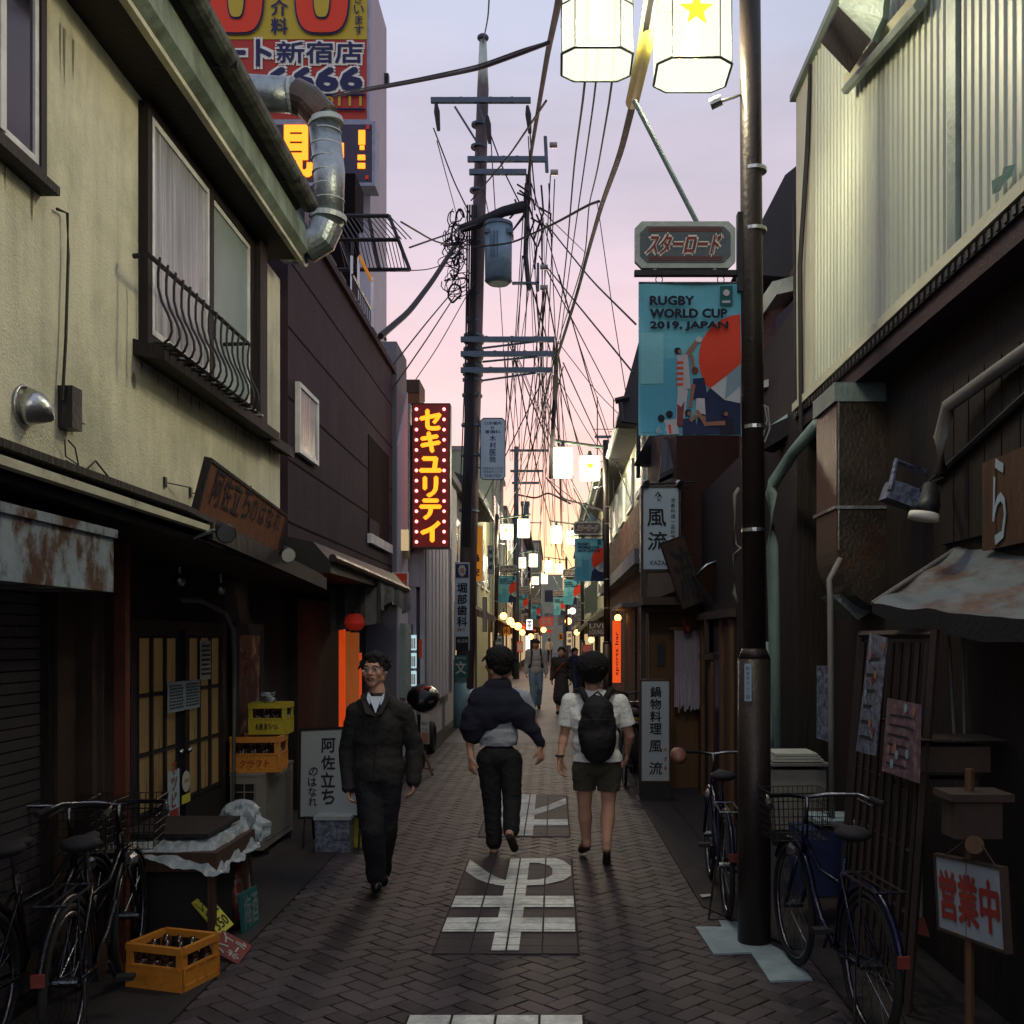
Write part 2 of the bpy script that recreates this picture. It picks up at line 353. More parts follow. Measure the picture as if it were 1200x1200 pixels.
def text(txt, o, r, u, w=None, h=None, m='ink', parent=None, vertical=False, bold=.01, off=.003, name='lettering', jit=0, mb=None):
    """fills the w x h frame whose lower left corner is o; r, u unit right and up vectors"""
    o = Vector(o); r = Vector(r).normalized(); u = Vector(u).normalized(); nrm = r.cross(u)
    B_ = mb or MB()
    def put(t, ox, oy, ww, hh, keep):
        vs, fs, x0, x1, y0, y1 = glyph(t, 0)
        if not vs: return
        sx_, sy_ = ww/max(x1-x0, 1e-4), hh/max(y1-y0, 1e-4)
        if keep: s_ = min(sx_, sy_); ox += (ww-(x1-x0)*s_)/2; oy += (hh-(y1-y0)*s_)/2; sx_ = sy_ = s_
        a = rnd.uniform(-jit, jit)
        bs = bold*.62*min(hh, ww*2) if bold > .004 else 0
        for q_, (bx_, by_) in enumerate(((0, 0),) if not bs else ((-bs, 0), (bs, 0), (0, bs), (0, -bs)) if bs < .03 else ((-bs, -bs), (bs, bs), (-bs, bs), (bs, -bs), (-bs, 0), (bs, 0), (0, bs), (0, -bs))):
            pts = []
            for v in vs:
                X = (v.x-x0)*sx_+ox; Y = (v.y-y0)*sy_+oy
                pts.append(o+r*(X+bx_+a*(Y-oy))+u*(Y+by_+a*.3*(X-ox))+nrm*(off+.0004*q_))
            B_.add(pts, fs)
    if vertical:
        n = len(txt); ch = h/n
        for i, c in enumerate(txt):
            if c in ' ': continue
            put(c, w*.03, h-(i+1)*ch+ch*.07, w*.94, ch*.86, c not in 'ー')
    else: put(txt, 0, 0, w, h, False)
    if mb is None:
        return B_.build(name, m, parent)
def board(o, r, u, w, h, t, m, parent, name='board', edge=None, em='dark_metal', ename='frame'):
    o = Vector(o); r = Vector(r).normalized(); u = Vector(u).normalized(); n = r.cross(u)
    b = MB().prism([o, o+r*w, o+r*w+u*h, o+u*h], -n*t).build(name, m, parent)
    if edge:
        f = MB()
        for (a, ww, hh) in ((o-r*edge-u*edge, w+2*edge, edge), (o-r*edge+u*h, w+2*edge, edge), (o-r*edge, edge, h), (o+r*w, edge, h)):
            f.prism([a+n*.006, a+r*ww+n*.006, a+r*ww+u*hh+n*.006, a+u*hh+n*.006], -n*(t+.01))
        f.build(ename, em, parent)
    return b
XR, UP = Vector((1, 0, 0)), Vector((0, 0, 1))
# ================================================================ THE SETTING: ground and paving
def clip(poly, a, b):      # keep the part of poly left of the line a->b (2-D)
    out_ = []
    for i in range(len(poly)):
        p, q = poly[i], poly[(i+1) % len(poly)]
        sp = (b[0]-a[0])*(p[1]-a[1])-(b[1]-a[1])*(p[0]-a[0]); sq = (b[0]-a[0])*(q[1]-a[1])-(b[1]-a[1])*(q[0]-a[0])
        if sp >= 0: out_.append(p)
        if (sp > 0 > sq) or (sp < 0 < sq):
            t = sp/(sp-sq); out_.append((p[0]+(q[0]-p[0])*t, p[1]+(q[1]-p[1])*t))
    return out_
def clipc(poly, conv):
    for i in range(len(conv)):
        poly = clip(poly, conv[i], conv[(i+1) % len(conv)])
        if len(poly) < 3: return []
    return poly
def area(p): return abs(sum(p[i][0]*p[(i+1) % len(p)][1]-p[(i+1) % len(p)][0]*p[i][1] for i in range(len(p))))/2
gr = struct(MB().quad((-400, -60, -.04), (400, -60, -.04), (400, 1500, -.04), (-400, 1500, -.04)).build('ground', 'asphalt'))
ORG[0] = Vector((0, 0, 0))
street = struct(MB().quad((-2.1, -3, -.014), (1.6, -3, -.014), (1.6, 17.5, -.014), (-2.1, 17.5, -.014)).build('street', 'joint', loc=(0, 0, 0)))
fs = struct(MB().quad((-2.3, 17.5, .0), (1.7, 17.5, .0), (2.4, 140, .0), (-3.0, 140, .0)).build('far_street', 'far_street', loc=(0, 0, 0)))
reg = [(-1.78, 2.2), (1.42, 2.2), (1.42, 5.75), (1.02, 6.6), (.93, 9), (.88, 17.5), (-1.9, 17.5)]
regs = [[(-1.78, 2.2), (1.42, 2.2), (1.42, 5.85), (-1.78, 5.85)], [(-1.78, 5.85), (1.36, 5.85), (.98, 6.8), (-1.79, 6.8)], [(-1.79, 6.8), (.98, 6.8), (.86, 17.5), (-1.9, 17.5)]]
bw, bl, n3 = .105, .210, 2
c45 = math.sqrt(.5)
panels = [(-.686, .134, 2.3, 4.82), (-.686, .134, 5.765, 8.28), (-.686, .134, 9.17, 11.62)]
def inside_panel(poly):
    for (x0, x1, y0, y1) in panels:
        if all(x0 <= p[0] <= x1 and y0 <= p[1] <= y1 for p in poly): return True
    return False
def brick_mesh(poly, g=.0035, zt=0., bev=.004):
    cx = sum(p[0] for p in poly)/len(poly); cy = sum(p[1] for p in poly)/len(poly)
    def shr(k):
        r_ = []
        for p in poly:
            dx, dy = cx-p[0], cy-p[1]; d = math.hypot(dx, dy) or 1
            r_.append((p[0]+dx/d*k, p[1]+dy/d*k))
        return r_
    a, b_ = shr(g*1.4), shr(g*1.4+bev*1.4); n = len(poly)
    vs = [(*p, zt-.03) for p in a]+[(*p, zt-bev*.8) for p in a]+[(*p, zt) for p in b_]
    f_ = [tuple(range(2*n, 3*n))]
    for k in (0, n): f_ += [(k+i, k+(i+1) % n, k+n+(i+1) % n, k+n+i) for i in range(n)]
    return vs, f_
cand = []
for m_ in range(-45, 45):
    for k in range(-60, 150):
        for kind in (0, 1):
            if kind == 0: x0, y0, w_, h_ = k+2*n3*m_, k, n3, 1
            else: x0, y0, w_, h_ = k, k+1-2*n3*m_, 1, n3
            pts = []
            for (a, b_) in ((x0, y0), (x0+w_, y0), (x0+w_, y0+h_), (x0, y0+h_)):
                X = (a-b_)*bw*c45*1.0; Y = (a+b_)*bw*c45
                pts.append((X-.276, Y+4.9))
            cy = sum(p[1] for p in pts)/4; cx = sum(p[0] for p in pts)/4
            if cy < 3.6 or cy > 17.6 or cx < -2.1 or cx > 1.6: continue
            cand.append((cy, cx, pts, kind))
proto_me = {}
single = []; rest = MB()
pieces = []
for cy, cx, pts, kind in cand:
    for rg in regs:
        q = clipc(pts, rg)
        if len(q) < 3 or area(q) < .0012: continue
        if inside_panel(q): continue
        full = area(q) > bw*bl*.995
        pieces.append((math.hypot(cy, cx), q, full, kind, cx, cy))
pieces.sort(key=lambda t: t[0])
vis = [p for p in pieces if p[5] > 4.45]
nn = 0
for d, q, full, kind, cx, cy in pieces:
    zt = rnd.uniform(-.0022, .0012)
    if cy > 4.45 and nn < 296:
        nn += 1
        if full:
            if kind not in proto_me:
                c0 = [(p[0]-cx, p[1]-cy) for p in q]; vs, f_ = brick_mesh(c0)
                me = bpy.data.meshes.new('brick'); me.from_pydata(vs, [], f_); me.materials.append(M['brick_paver']); proto_me[kind] = me
            o = bpy.data.objects.new('brick', proto_me[kind]); C.objects.link(o); o.parent = street; o.location = (cx, cy, zt)
            o.rotation_euler = (rnd.uniform(-.006, .006), rnd.uniform(-.006, .006), 0)
        else:
            vs, f_ = brick_mesh(q, zt=zt); MB().add(vs, f_).build('brick', 'brick_paver', street)
    else:
        vs, f_ = brick_mesh(q, zt=zt); rest.add(vs, f_)
tag(rest.build('brick_field', 'brick_paver', street), kind='stuff')
# lettered tile panels let into the paving
tile_me = {}
def panel(x0, x1, y0, y1, rows, marks, idx):
    cw = (x1-x0)/4; rh = (y1-y0)/rows
    bed = MB().box((x0-.008, y0-.008, -.03), (x1+.008, y1+.008, .0015)).build('panel_bed', 'joint', street)
    key = round(rh, 3)
    if key not in tile_me:
        vs, f_ = brick_mesh([(-cw/2, -rh/2), (cw/2, -rh/2), (cw/2, rh/2), (-cw/2, rh/2)], g=.0022, bev=.002)
        me = bpy.data.meshes.new('tile'); me.from_pydata(vs, [], f_); me.materials.append(M['tile_paver']); tile_me[key] = me
    paint = MB()
    for c in range(4):
        for r_ in range(rows):
            cx, cy = x0+cw*(c+.5), y0+rh*(r_+.5)
            o = bpy.data.objects.new('tile', tile_me[key]); C.objects.link(o); o.parent = street; o.location = (cx, cy, .006+rnd.uniform(-.0006, .0006))
            e = .006 if True else 0
            cell = [(cx-cw/2+e, cy-rh/2+.004), (cx+cw/2-e, cy-rh/2+.004), (cx+cw/2-e, cy+rh/2-.004), (cx-cw/2+e, cy+rh/2-.004)]
            for mi, mk in enumerate(marks):
                q = clipc(cell, mk)
                if len(q) >= 3: paint.add([(*p, .0085+.00035*mi) for p in q], [tuple(range(len(q)))])
    paint.build('road_marking', 'road_paint', street)
def conv(pts, f):
    q = [f(*p) for p in pts]; q = [(v.x, v.y) for v in q]
    s_ = sum(q[i][0]*q[(i+1) % len(q)][1]-q[(i+1) % len(q)][0]*q[i][1] for i in range(len(q)))
    return q if s_ > 0 else q[::-1]
g1 = lambda x, y: G(480+x/5.4545, 990+y/5.4545)
g2 = lambda x, y: G(540+x/7.5, 900+y/7.5)
mk1 = [conv(p, g1) for p in (
    [(385, 100), (448, 145), (430, 225), (355, 172)], [(448, 145), (510, 190), (500, 251), (430, 225)], [(510, 190), (560, 216), (556, 264), (500, 251)], [(560, 216), (615, 235), (612, 270), (556, 264)],
    [(645, 95), (702, 95), (608, 685), (521, 685)], [(702, 95), (768, 95), (698, 685), (608, 685)],
    [(700, 95), (930, 93), (830, 124), (765, 121)], [(930, 93), (985, 110), (890, 141), (830, 124)], [(985, 110), (1030, 145), (912, 162), (890, 141)], [(1030, 145), (1033, 205), (912, 200), (912, 162)],
    [(1033, 205), (985, 236), (880, 220), (912, 200)], [(985, 236), (860, 266), (830, 232), (880, 220)], [(860, 266), (745, 270), (752, 235), (830, 232)],
    [(286, 338), (1047, 338), (1051, 410), (260, 410)], [(237, 478), (1054, 478), (1058, 568), (202, 568)])]
mk2 = [conv(p, g2) for p in (
    [(335, 250), (398, 248), (365, 535), (300, 535)], [(535, 240), (602, 240), (550, 600), (480, 600)], [(602, 240), (662, 240), (632, 602), (550, 602)],
    [(655, 368), (760, 336), (762, 384), (640, 425)], [(760, 336), (922, 270), (928, 322), (760, 385)], [(630, 460), (938, 458), (943, 512), (628, 514)])]
mk0 = [[(-.70, 4.52), (.15, 4.52), (.15, 4.83), (-.70, 4.83)], [(-.4, 2.4), (-.2, 2.4), (-.2, 4.5), (-.4, 4.5)]]
panel(*panels[1], 17, mk1, 1); panel(*panels[2], 17, mk2, 2); panel(*panels[0], 17, mk0, 0)
# side strips, kerb stones, pale slab round the lamp post
st_r = struct(MB().prism([(1.42, -3, -.012), (6, -3, -.012), (6, 60, -.012), (.93, 60, -.012), (.86, 17.5, -.012), (.98, 6.8, -.012), (1.38, 5.85, -.012), (1.42, 5.85, -.012)], (0, 0, .016)).build('pavement', 'concrete', loc=(0, 0, 0)))
st_l = struct(MB().prism([(-6, -3, -.012), (-1.78, -3, -.012), (-1.78, 5.85, -.012), (-1.9, 17.5, -.012), (-2.2, 60, -.012), (-6, 60, -.012)], (0, 0, .016)).build('pavement', 'concrete', loc=(0, 0, 0)))
for i in range(9):
    y0 = 6.9+i*.9; x0 = .98-.012*i
    MB().prism([(x0+.32, y0, .003), (x0+.35, y0, .003), (x0+.34, y0+.88, .003), (x0+.31, y0+.88, .003)], (0, 0, .004)).build('drain_slot', 'joint', st_r)
MB().prism([G(*p, .001) for p in ((815, 1088), (846, 1088), (842, 1080), (872, 1083), (905, 1110), (928, 1122), (952, 1150), (902, 1152), (880, 1118), (836, 1120))], (0, 0, .011)).build('pale_slab', 'stone_patch', st_r)
tag(MB().prism([G(*p, .012) for p in ((820, 1051), (832, 1050), (835, 1052), (823, 1054))], (0, 0, .004)).build('litter', 'paper'), 'scrap of white paper on the ground right of the walkers', 'litter')
# ================================================================ LEFT: cream two-storey house
XW, XG = -2.35, -2.70
h = hh_house = thing('cream_house', 'cream plastered two-storey eatery with green eaves at the left', 'building', (-4.5, 5, 0))
B((-9, .3, 2.5), (XW, 8.76, 4.85), 'upper_wall', 'cream', h)
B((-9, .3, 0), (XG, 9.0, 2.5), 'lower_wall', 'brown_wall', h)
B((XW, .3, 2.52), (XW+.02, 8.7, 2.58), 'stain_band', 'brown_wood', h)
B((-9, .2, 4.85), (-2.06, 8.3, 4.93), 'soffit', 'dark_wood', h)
B((-2.09, .2, 4.84), (-2.05, 8.32, 4.87), 'eave_strip', 'cream_trim', h)
MB().prism([(-2.06, .2, 4.87), (-2.0, .2, 4.92), (-2.02, .2, 5.12), (-2.2, .2, 5.12)], (0, 8.1, 0)).build('fascia', 'green_fascia', h)
MB().prism([(-2.02, .2, 5.12), (-1.90, .2, 5.2), (-1.93, .2, 5.24), (-5, .2, 6.3), (-5, .2, 5.12)], (0, 7.8, 0)).build('roof', 'roof_tile', h)
gt = MB()
for i in range(14):
    a0 = math.pi*(i/13)
    pass
prof = [(-1.93+.075*math.cos(math.pi+math.pi*i/8), 5.20+.075*math.sin(math.pi+math.pi*i/8)) for i in range(9)]
prof2 = [(-1.93+.068*math.cos(2*math.pi-math.pi*i/8), 5.20+.068*math.sin(2*math.pi-math.pi*i/8)) for i in range(9)]
gt.prism([(x, .2, z) for x, z in prof+prof2], (0, 7.85, 0)); gt.build('gutter', 'moss_metal', h)
for y in (1.5, 3, 4.5, 6, 7.5): MB().box((-2.03, y, 5.13), (-1.86, y+.02, 5.16)).build('gutter_bracket', 'dark_metal', h)
# window at frame edge
def frame_x(x, y0, y1, z0, z1, w, d, name, m, parent):
    f = MB(); f.box((x, y0, z0), (x+d, y0+w, z1)); f.box((x, y1-w, z0), (x+d, y1, z1)); f.box((x, y0+w, z0), (x+d, y1-w, z0+w)); f.box((x, y0+w, z1-w), (x+d, y1-w, z1))
    return f.build(name, m, parent)
def window(y0, y1, z0, z1, parent, x=XW, fm='dark_wood', panes=('glass_dark', 'glass_dark'), sm='alu', w=.05, d=.09):
    s_ = 1 if x < 0 else -1
    dd = d*s_
    wf = frame_x(x, y0, y1, z0, z1, w, dd, 'window', fm, parent)
    n = len(panes); sw = (y1-y0-2*w)/n
    for i, pm in enumerate(panes):
        a = y0+w+i*sw; b_ = a+sw; off = (.038 if i % 2 == 0 else .020)*s_
        frame_x(x+off, a+(.0 if i % 2 == 0 else -.02), b_, z0+w+.003, z1-w-.003, .035, .02*s_, 'sash', sm, wf)
        B((min(x+.002*s_, x+off+.008*s_), a+.03, z0+w+.03), (max(x+.002*s_, x+off+.008*s_), b_-.03, z1-w-.03), 'pane', pm, wf)
    return wf
window(3.0, 4.64, 3.84, 4.80, h, panes=('glass_dark', 'glass_dark'), w=.05, sm='white_alu', d=.05)
B((XW, 2.9, 3.80), (XW+.09, 4.68, 3.84), 'window_sill', 'dark_wood', h)
B((XW+.028, 4.25, 3.90), (XW+.052, 4.295, 4.74), 'sash_stile', 'white_alu', h)
w2 = window(5.78, 7.83, 3.45, 4.82, h, panes=('curtain_glass', 'glass_frost'), w=.06, d=.055, sm='white_alu')
B((XW, 7.83, 3.40), (XW+.10, 8.02, 4.85), 'window_post', 'dark_wood', h)
B((XW+.03, 6.80, 3.51), (XW+.062, 6.88, 4.76), 'mullion', 'dark_wood', h)
MB().prism([(XW+.002, 5.70, 3.36), (XW+.18, 5.70, 3.33), (XW+.18, 5.70, 3.40), (XW+.002, 5.70, 3.45)], (0, 2.38, 0)).build('window_sill', 'dark_wood', h)
MB().prism([(XW, 8.02, 3.36), (XW+.12, 8.02, 3.32), (XW+.12, 8.02, 3.40), (XW, 8.02, 3.44)], (0, .74, 0)).build('sill_ledge', 'dark_wood', h)
rl = MB().tube([(XW+.08, 5.52, 3.84), (XW+.17, 5.50, 3.84), (XW+.21, 7.16, 3.84), (XW+.02, 7.18, 3.84)], .014, 6)
rl = rl.tube([(XW+.02, 5.72, 3.42), (XW+.2, 5.72, 3.42), (XW+.2, 7.2, 3.42), (XW+.02, 7.2, 3.42)], .011, 6).build('balcony_rail', 'black', h)
for i in range(15):
    y = 5.54+i*(7.16-5.54)/14
    MB().tube([(XW+.215, y, 3.84), (XW+.205, y, 3.76), (XW+.205, y, 3.68), (XW+.225, y, 3.60), (XW+.255, y, 3.54), (XW+.275, y, 3.49), (XW+.28, y, 3.44), (XW+.265, y, 3.40), (XW+.235, y, 3.375), (XW+.18, y, 3.38)], .0075, 6).build('railing_bar', 'black', h)
for i in range(20):
    y = 5.75+i*.095; B((XW+.03, y, 3.425), (XW+.19, y+.045, 3.435), 'shelf_slat', 'alu' if i % 2 else 'dark_metal', rl)
# canopy over the ground floor
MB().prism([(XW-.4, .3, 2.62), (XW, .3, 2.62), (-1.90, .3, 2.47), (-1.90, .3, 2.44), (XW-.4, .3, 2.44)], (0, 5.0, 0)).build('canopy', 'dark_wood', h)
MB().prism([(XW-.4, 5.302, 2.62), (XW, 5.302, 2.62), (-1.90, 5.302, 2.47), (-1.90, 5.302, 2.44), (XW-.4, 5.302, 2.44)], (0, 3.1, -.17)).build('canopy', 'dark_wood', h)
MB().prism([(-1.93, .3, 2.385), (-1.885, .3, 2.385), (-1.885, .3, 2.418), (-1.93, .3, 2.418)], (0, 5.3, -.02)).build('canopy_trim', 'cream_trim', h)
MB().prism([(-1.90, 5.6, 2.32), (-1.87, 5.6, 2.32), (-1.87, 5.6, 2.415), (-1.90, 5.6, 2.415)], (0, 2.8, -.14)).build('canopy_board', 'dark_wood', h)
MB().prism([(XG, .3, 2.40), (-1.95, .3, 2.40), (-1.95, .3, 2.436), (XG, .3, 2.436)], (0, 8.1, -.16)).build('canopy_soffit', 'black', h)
# rusted signboard over the shutter
rb = B((-2.32, .6, 1.985), (-1.96, 4.55, 2.26), 'signboard', 'rust_panel', h)
B((-2.33, .6, 2.225), (-1.945, 4.56, 2.262), 'signboard_trim', 'rust_panel', rb)
sh = frame_x(-2.6, 2.0, 5.15, 0, 2.25, .05, .08, 'shutter', 'dark_metal', h)
for i in range(36): B((-2.585+.012*(i % 2)*0, 2.05, .06+i*.054), (-2.56, 5.10, .06+i*.054+.047), 'shutter_slat', 'shutter', sh)
B((XG, 5.15, 0), (-2.5, 5.6, 2.3), 'pier', 'brown_wall', h)
B((-2.5, 5.36, 0), (-2.42, 5.5, 2.3), 'timber_post', 'brown_wall', h)
B((-2.34, 5.44, 0), (-2.28, 5.50, 2.3), 'timber_post', 'red_wood', h)
# sliding lattice doors, light on behind
dr = frame_x(XG, 6.38, 8.22, .05, 1.90, .06, .06, 'door_frame', 'black', h)
for k, (a, b_) in enumerate(((6.46, 7.28), (7.30, 8.14))):
    x = XG+.02+.02*k
    d_ = frame_x(x, a, b_, .06, 1.84, .055, .03, 'door', 'black', h)
    B((x+.002, a+.05, .1), (x+.015, b_-.05, .62), 'kick_panel', 'dark_wood', d_)
    for c in range(3):
        for r_ in range(3):
            ya = a+.06+c*(b_-a-.12)/3; za = .64+r_*.385
            B((x+.004, ya+.018, za+.012), (x+.012, ya+(b_-a-.12)/3-.018, za+.37), 'pane', 'glass_warm', d_)
    for c in range(4):
        ya = a+.06+c*(b_-a-.12)/3; B((x+.01, ya-.016, .62), (x+.03, ya+.016, 1.80), 'muntin', 'black', d_)
    for r_ in range(4): B((x+.012, a+.05, .625+r_*.385), (x+.026, b_-.05, .645+r_*.385), 'muntin', 'black', d_)
    MB().ell((x+.04, (b_-.04) if k == 0 else a+.05, .98), .02, 8, 6).build('handle', 'steel', d_)
def notice(px0, py0, px1, py1, X, label, m='paper', lines=6, cat='notice', tm='ink'):
    a = PX(px0, py1, X); b_ = PX(px1, py1, X); c = PX(px0, py0, X)
    t = thing('notice', label, cat, a)
    if X < 0: o, r = a, Vector((0, 1, 0)); wd = b_.y-a.y
    else: o, r = b_ if b_.y > a.y else a, Vector((0, -1, 0)); wd = abs(a.y-b_.y); o = a if a.y > b_.y else b_
    hh = c.z-a.z; o = Vector((o.x, o.y, a.z))
    board(o, r, UP, wd, hh, .004, m, t, 'sheet')
    mb = MB(); n = r.cross(UP)
    for i in range(lines):
        z = hh*(.9-.84*i/lines); x = wd*.08
        while x < wd*.85:
            l = rnd.uniform(.05, .16)*wd; l = min(l, wd*.92-x)
            q = o+n*.003+r*x+UP*(z-hh*.45/lines*.9); mb.quad(q, q+r*l, q+r*l+UP*hh*.4/lines, q+UP*hh*.4/lines); x += l+.03*wd
    mb.build('lettering', tm, t)
    return t
notice(197, 800, 216, 836, -2.62, 'left of the two pale sheets taped across the sliding door', 'paper_blue', 8)
notice(216.5, 798, 234, 832, -2.62, 'right of the two pale sheets taped across the sliding door', 'paper_blue', 8)
notice(235, 751, 247, 797, -2.62, 'tall cream notice near the top corner of the sliding door', 'paper', 7)
a = PX(197, 972, -2.60); t = thing('sticker', 'pale blue strip with red katakana on the dark door', 'sign', a)
board(a, (0, 1, 0), UP, .21, PX(197, 905, -2.6).z-a.z, .004, 'sign_blue_white', t)
text('ホッピー', a+Vector((0, .02, .02)), (0, 1, 0), UP, .17, .44, 'ink_red', t, True, .03)
a = PX(213, 926, -2.60); t = thing('sticker', 'small round white sticker beside the blue katakana strip', 'sticker', a)
MB().tube([a+Vector((0, .08, .05)), a+Vector((.004, .08, .05))], .075, 16).build('disc', 'paper', t)
MB().box(a+Vector((0, 0, -.10)), a+Vector((.004, .16, -.04))).build('yellow_strip', 'yellow_card', t)
text('CAFE', a+Vector((.004, .03, .04)), (0, 1, 0), UP, .10, .03, 'ink_red', t, bold=0)
# service pipe that curves round the door
tag(MB().tube([(-2.62, 7.2, 2.05), (-2.60, 7.5, 2.06), (-2.58, 8.0, 1.98), (-2.57, 8.18, 1.85), (-2.57, 8.2, 1.6), (-2.57, 8.2, .03)], .022, 8).build('service_pipe', 'pipe_grey', smooth=True), 'grey pipe curving down beside the sliding door', 'pipe')
a = PX(277, 862, -2.66)
t = thing('poster', 'dark food poster in a grey frame behind the crates', 'poster', a)
board(a+Vector((.02, 0, 0)), (0, 1, 0), UP, .62, .84, .02, 'poster', t, edge=.10, em='concrete')
text('料理', a+Vector((.02, .08, .5)), (0, 1, 0), UP, .2, .22, 'ink_red', t, True, .02)
B((XG, 9.0, 0), (-2.45, 9.12, 2.4), 'timber_post', 'red_wood', h); B((XG, 9.5, 0), (-2.45, 9.64, 2.4), 'timber_post', 'red_wood', h)
# wall lamp dome, meter box, cable drops, hooks on the plaster
a = PX(32, 476, XW+.02)
t = thing('vent_hood', 'round steel vent hood on the cream wall', 'vent', a)
MB().tube([a+Vector((-.01, 0, 0)), a+Vector((.03, .01, -.01)), a+Vector((.07, .02, -.03)), a+Vector((.10, .03, -.055))], .09, 18, rs=[.085, .078, .052, .010]).build('hood', 'steel', t, True); MB().torus(a+Vector((-.01, 0, 0)), .087, .008, 0).build('rim', 'steel', t, True)
a = PX(77, 505, XW)
t = thing('meter_box', 'small rusty junction box at the end of the wall conduit', 'junction box', a)
B(a+Vector((0, -.08, 0)), a+Vector((.07, .02, .20)), 'box', 'dark_metal', t); B(a+Vector((0, .025, .05)), a+Vector((.06, .09, .17)), 'cover', 'cream_trim', t)
MB().tube([PX(67, 245, XW+.02), PX(79, 250, XW+.03), PX(80, 300, XW+.03), PX(77, 400, XW+.03), PX(73, 470, XW+.03)], .008, 6).build('conduit', 'dark_metal', t)
MB().tube([PX(76, 515, XW+.04), PX(77, 535, XW+.05), PX(92, 545, XW+.06), PX(88, 525, XW+.05), PX(80, 516, XW+.04)], .004, 5).build('cable', 'wire', t)
MB().tube([PX(77, 540, XW+.05), PX(100, 552, XW+.07), PX(112, 540, XW+.02), PX(140, 575, XW+.07)], .005, 5).build('cable', 'wire', t)
for (x, y) in ((192, 565), (222, 577)):
    a = PX(x, y, XW); tag(MB().box(a+Vector((0, -.015, -.03)), a+Vector((.015, .015, .03))).tube([a, a+Vector((.08, .22, 0))], .004, 5).build('wall_hook', 'dark_metal'), 'thin iron stay bolted to the wall left of the wooden signboard' if x < 200 else 'thin iron stay holding the left edge of the wooden signboard', 'bracket')
# leaning wooden name board with its two clip lamps
bl_, br_ = P(229, 607, 5.98), P(321, 657, 7.66); tl_, tr_ = P(247, 541, 6.02), P(339, 590, 7.7)
t = thing('wooden_signboard', 'weathered reddish wooden signboard with brushed black characters above the canopy', 'sign', bl_)
r = (br_-bl_).normalized(); u = (tl_-bl_); u = (u-r*u.dot(r)).normalized(); n = r.cross(u)
wd, hh = (br_-bl_).length, (tl_-bl_).length
o0 = bl_+r*.02
board(o0, r, u, wd, hh, .035, 'sign_wood', t, 'plank_board', edge=.02, em='dark_wood')
for i, c in enumerate('阿佐立ちのはなれ'):
    s_ = .20 if i < 4 else .16
    text(c, o0+r*(.12+i*.19)+u*(.12+.012*i), r, u, s_*.80, s_*1.1 if i < 4 else s_*.95, 'ink', t, bold=.016, jit=.10)
for (x, y, d, lab, m_) in ((262, 622, 5.55, 'black clip-on spotlight in front of the wooden signboard', 'steel'), (335, 648, 7.1, 'white-faced spotlight at the lower corner of the wooden signboard', 'paper')):
    a = P(x, y, d); t = thing('spotlight', lab, 'lamp', a)
    MB().tube([a+Vector((-.16, -.02, -.04)), a+Vector((-.06, 0, 0)), a], .012, 6).build('arm', 'steel', t)
    MB().tube([a+Vector((-.03, .05, .02)), a+Vector((.03, -.05, -.02))], .05, 14, rs=[.035, .055]).build('head', 'dark_metal', t, True)
    MB().tube([a+Vector((.0305, -.051, -.0205)), a+Vector((.033, -.055, -.022))], .048, 14).build('lens', m_, t)
for (x, y, d) in ((210, 680, 7.0), (258, 690, 7.6)):
    a = P(x, y, d); tag(MB().ell(a, .045, 10, 8).tube([a+Vector((0, 0, .03)), a+Vector((0, 0, .3))], .01, 6).build('canopy_lamp', 'steel', smooth=True), 'small unlit lamp under the canopy, %s the door' % ('above' if x < 230 else 'right of'), 'lamp')
# ================================================================ silver duct over the eaves
t = thing('spiral_duct', 'silver spiral duct elbowing over the green eaves', 'duct', P(380, 290, 8.5))
dz = 8.5
MB().tube([P(285, 108, dz), P(345, 112, dz)], .14, 20).build('duct_pipe', 'galv', t, True)
MB().tube([P(345, 112, dz), P(362, 120, dz), P(380, 140, dz)], .142, 20).build('elbow', 'stainless', t)
MB().tube([P(379, 137, dz), P(386, 200, dz), P(384, 262, dz)], .128, 20).build('duct_pipe', 'galv', t, True)
MB().tube([P(384, 262, dz), P(377, 280, dz), P(358, 291, dz)], .13, 20).build('elbow', 'galv', t)
MB().tube([P(358, 291, dz), P(335, 292, dz+.1)], .12, 20).build('duct_pipe', 'galv', t, True)
for (a, b_) in (((340, 112), (344, 112)), ((381, 141), (382, 147)), ((385.5, 252), (385, 258)), ((357, 291), (352, 291))):
    MB().tube([P(*a, dz), P(*b_, dz)], .147, 20).build('collar', 'alu', t)
for k in range(6): MB().tube([P(382+k*.7, 155+k*16, dz), P(382+k*.7, 156.2+k*16, dz)], .1305, 20).build('seam', 'alu', t)
t = thing('roof_bracket', 'dark steel brackets and lamp between duct and gutter', 'bracket', P(345, 240, 8.6))
MB().tube([P(322, 218, 8.4), P(340, 240, 8.5), P(358, 268, 8.6)], .03, 8).build('strut', 'arm_metal', t)
MB().box(P(322, 262, 8.6), P(362, 215, 8.75)).build('plate', 'dark_metal', t)
MB().tube([P(322, 242, 8.3), P(358, 232, 8.3), P(360, 222, 8.3)], .02, 8).build('arm', 'galv', t)
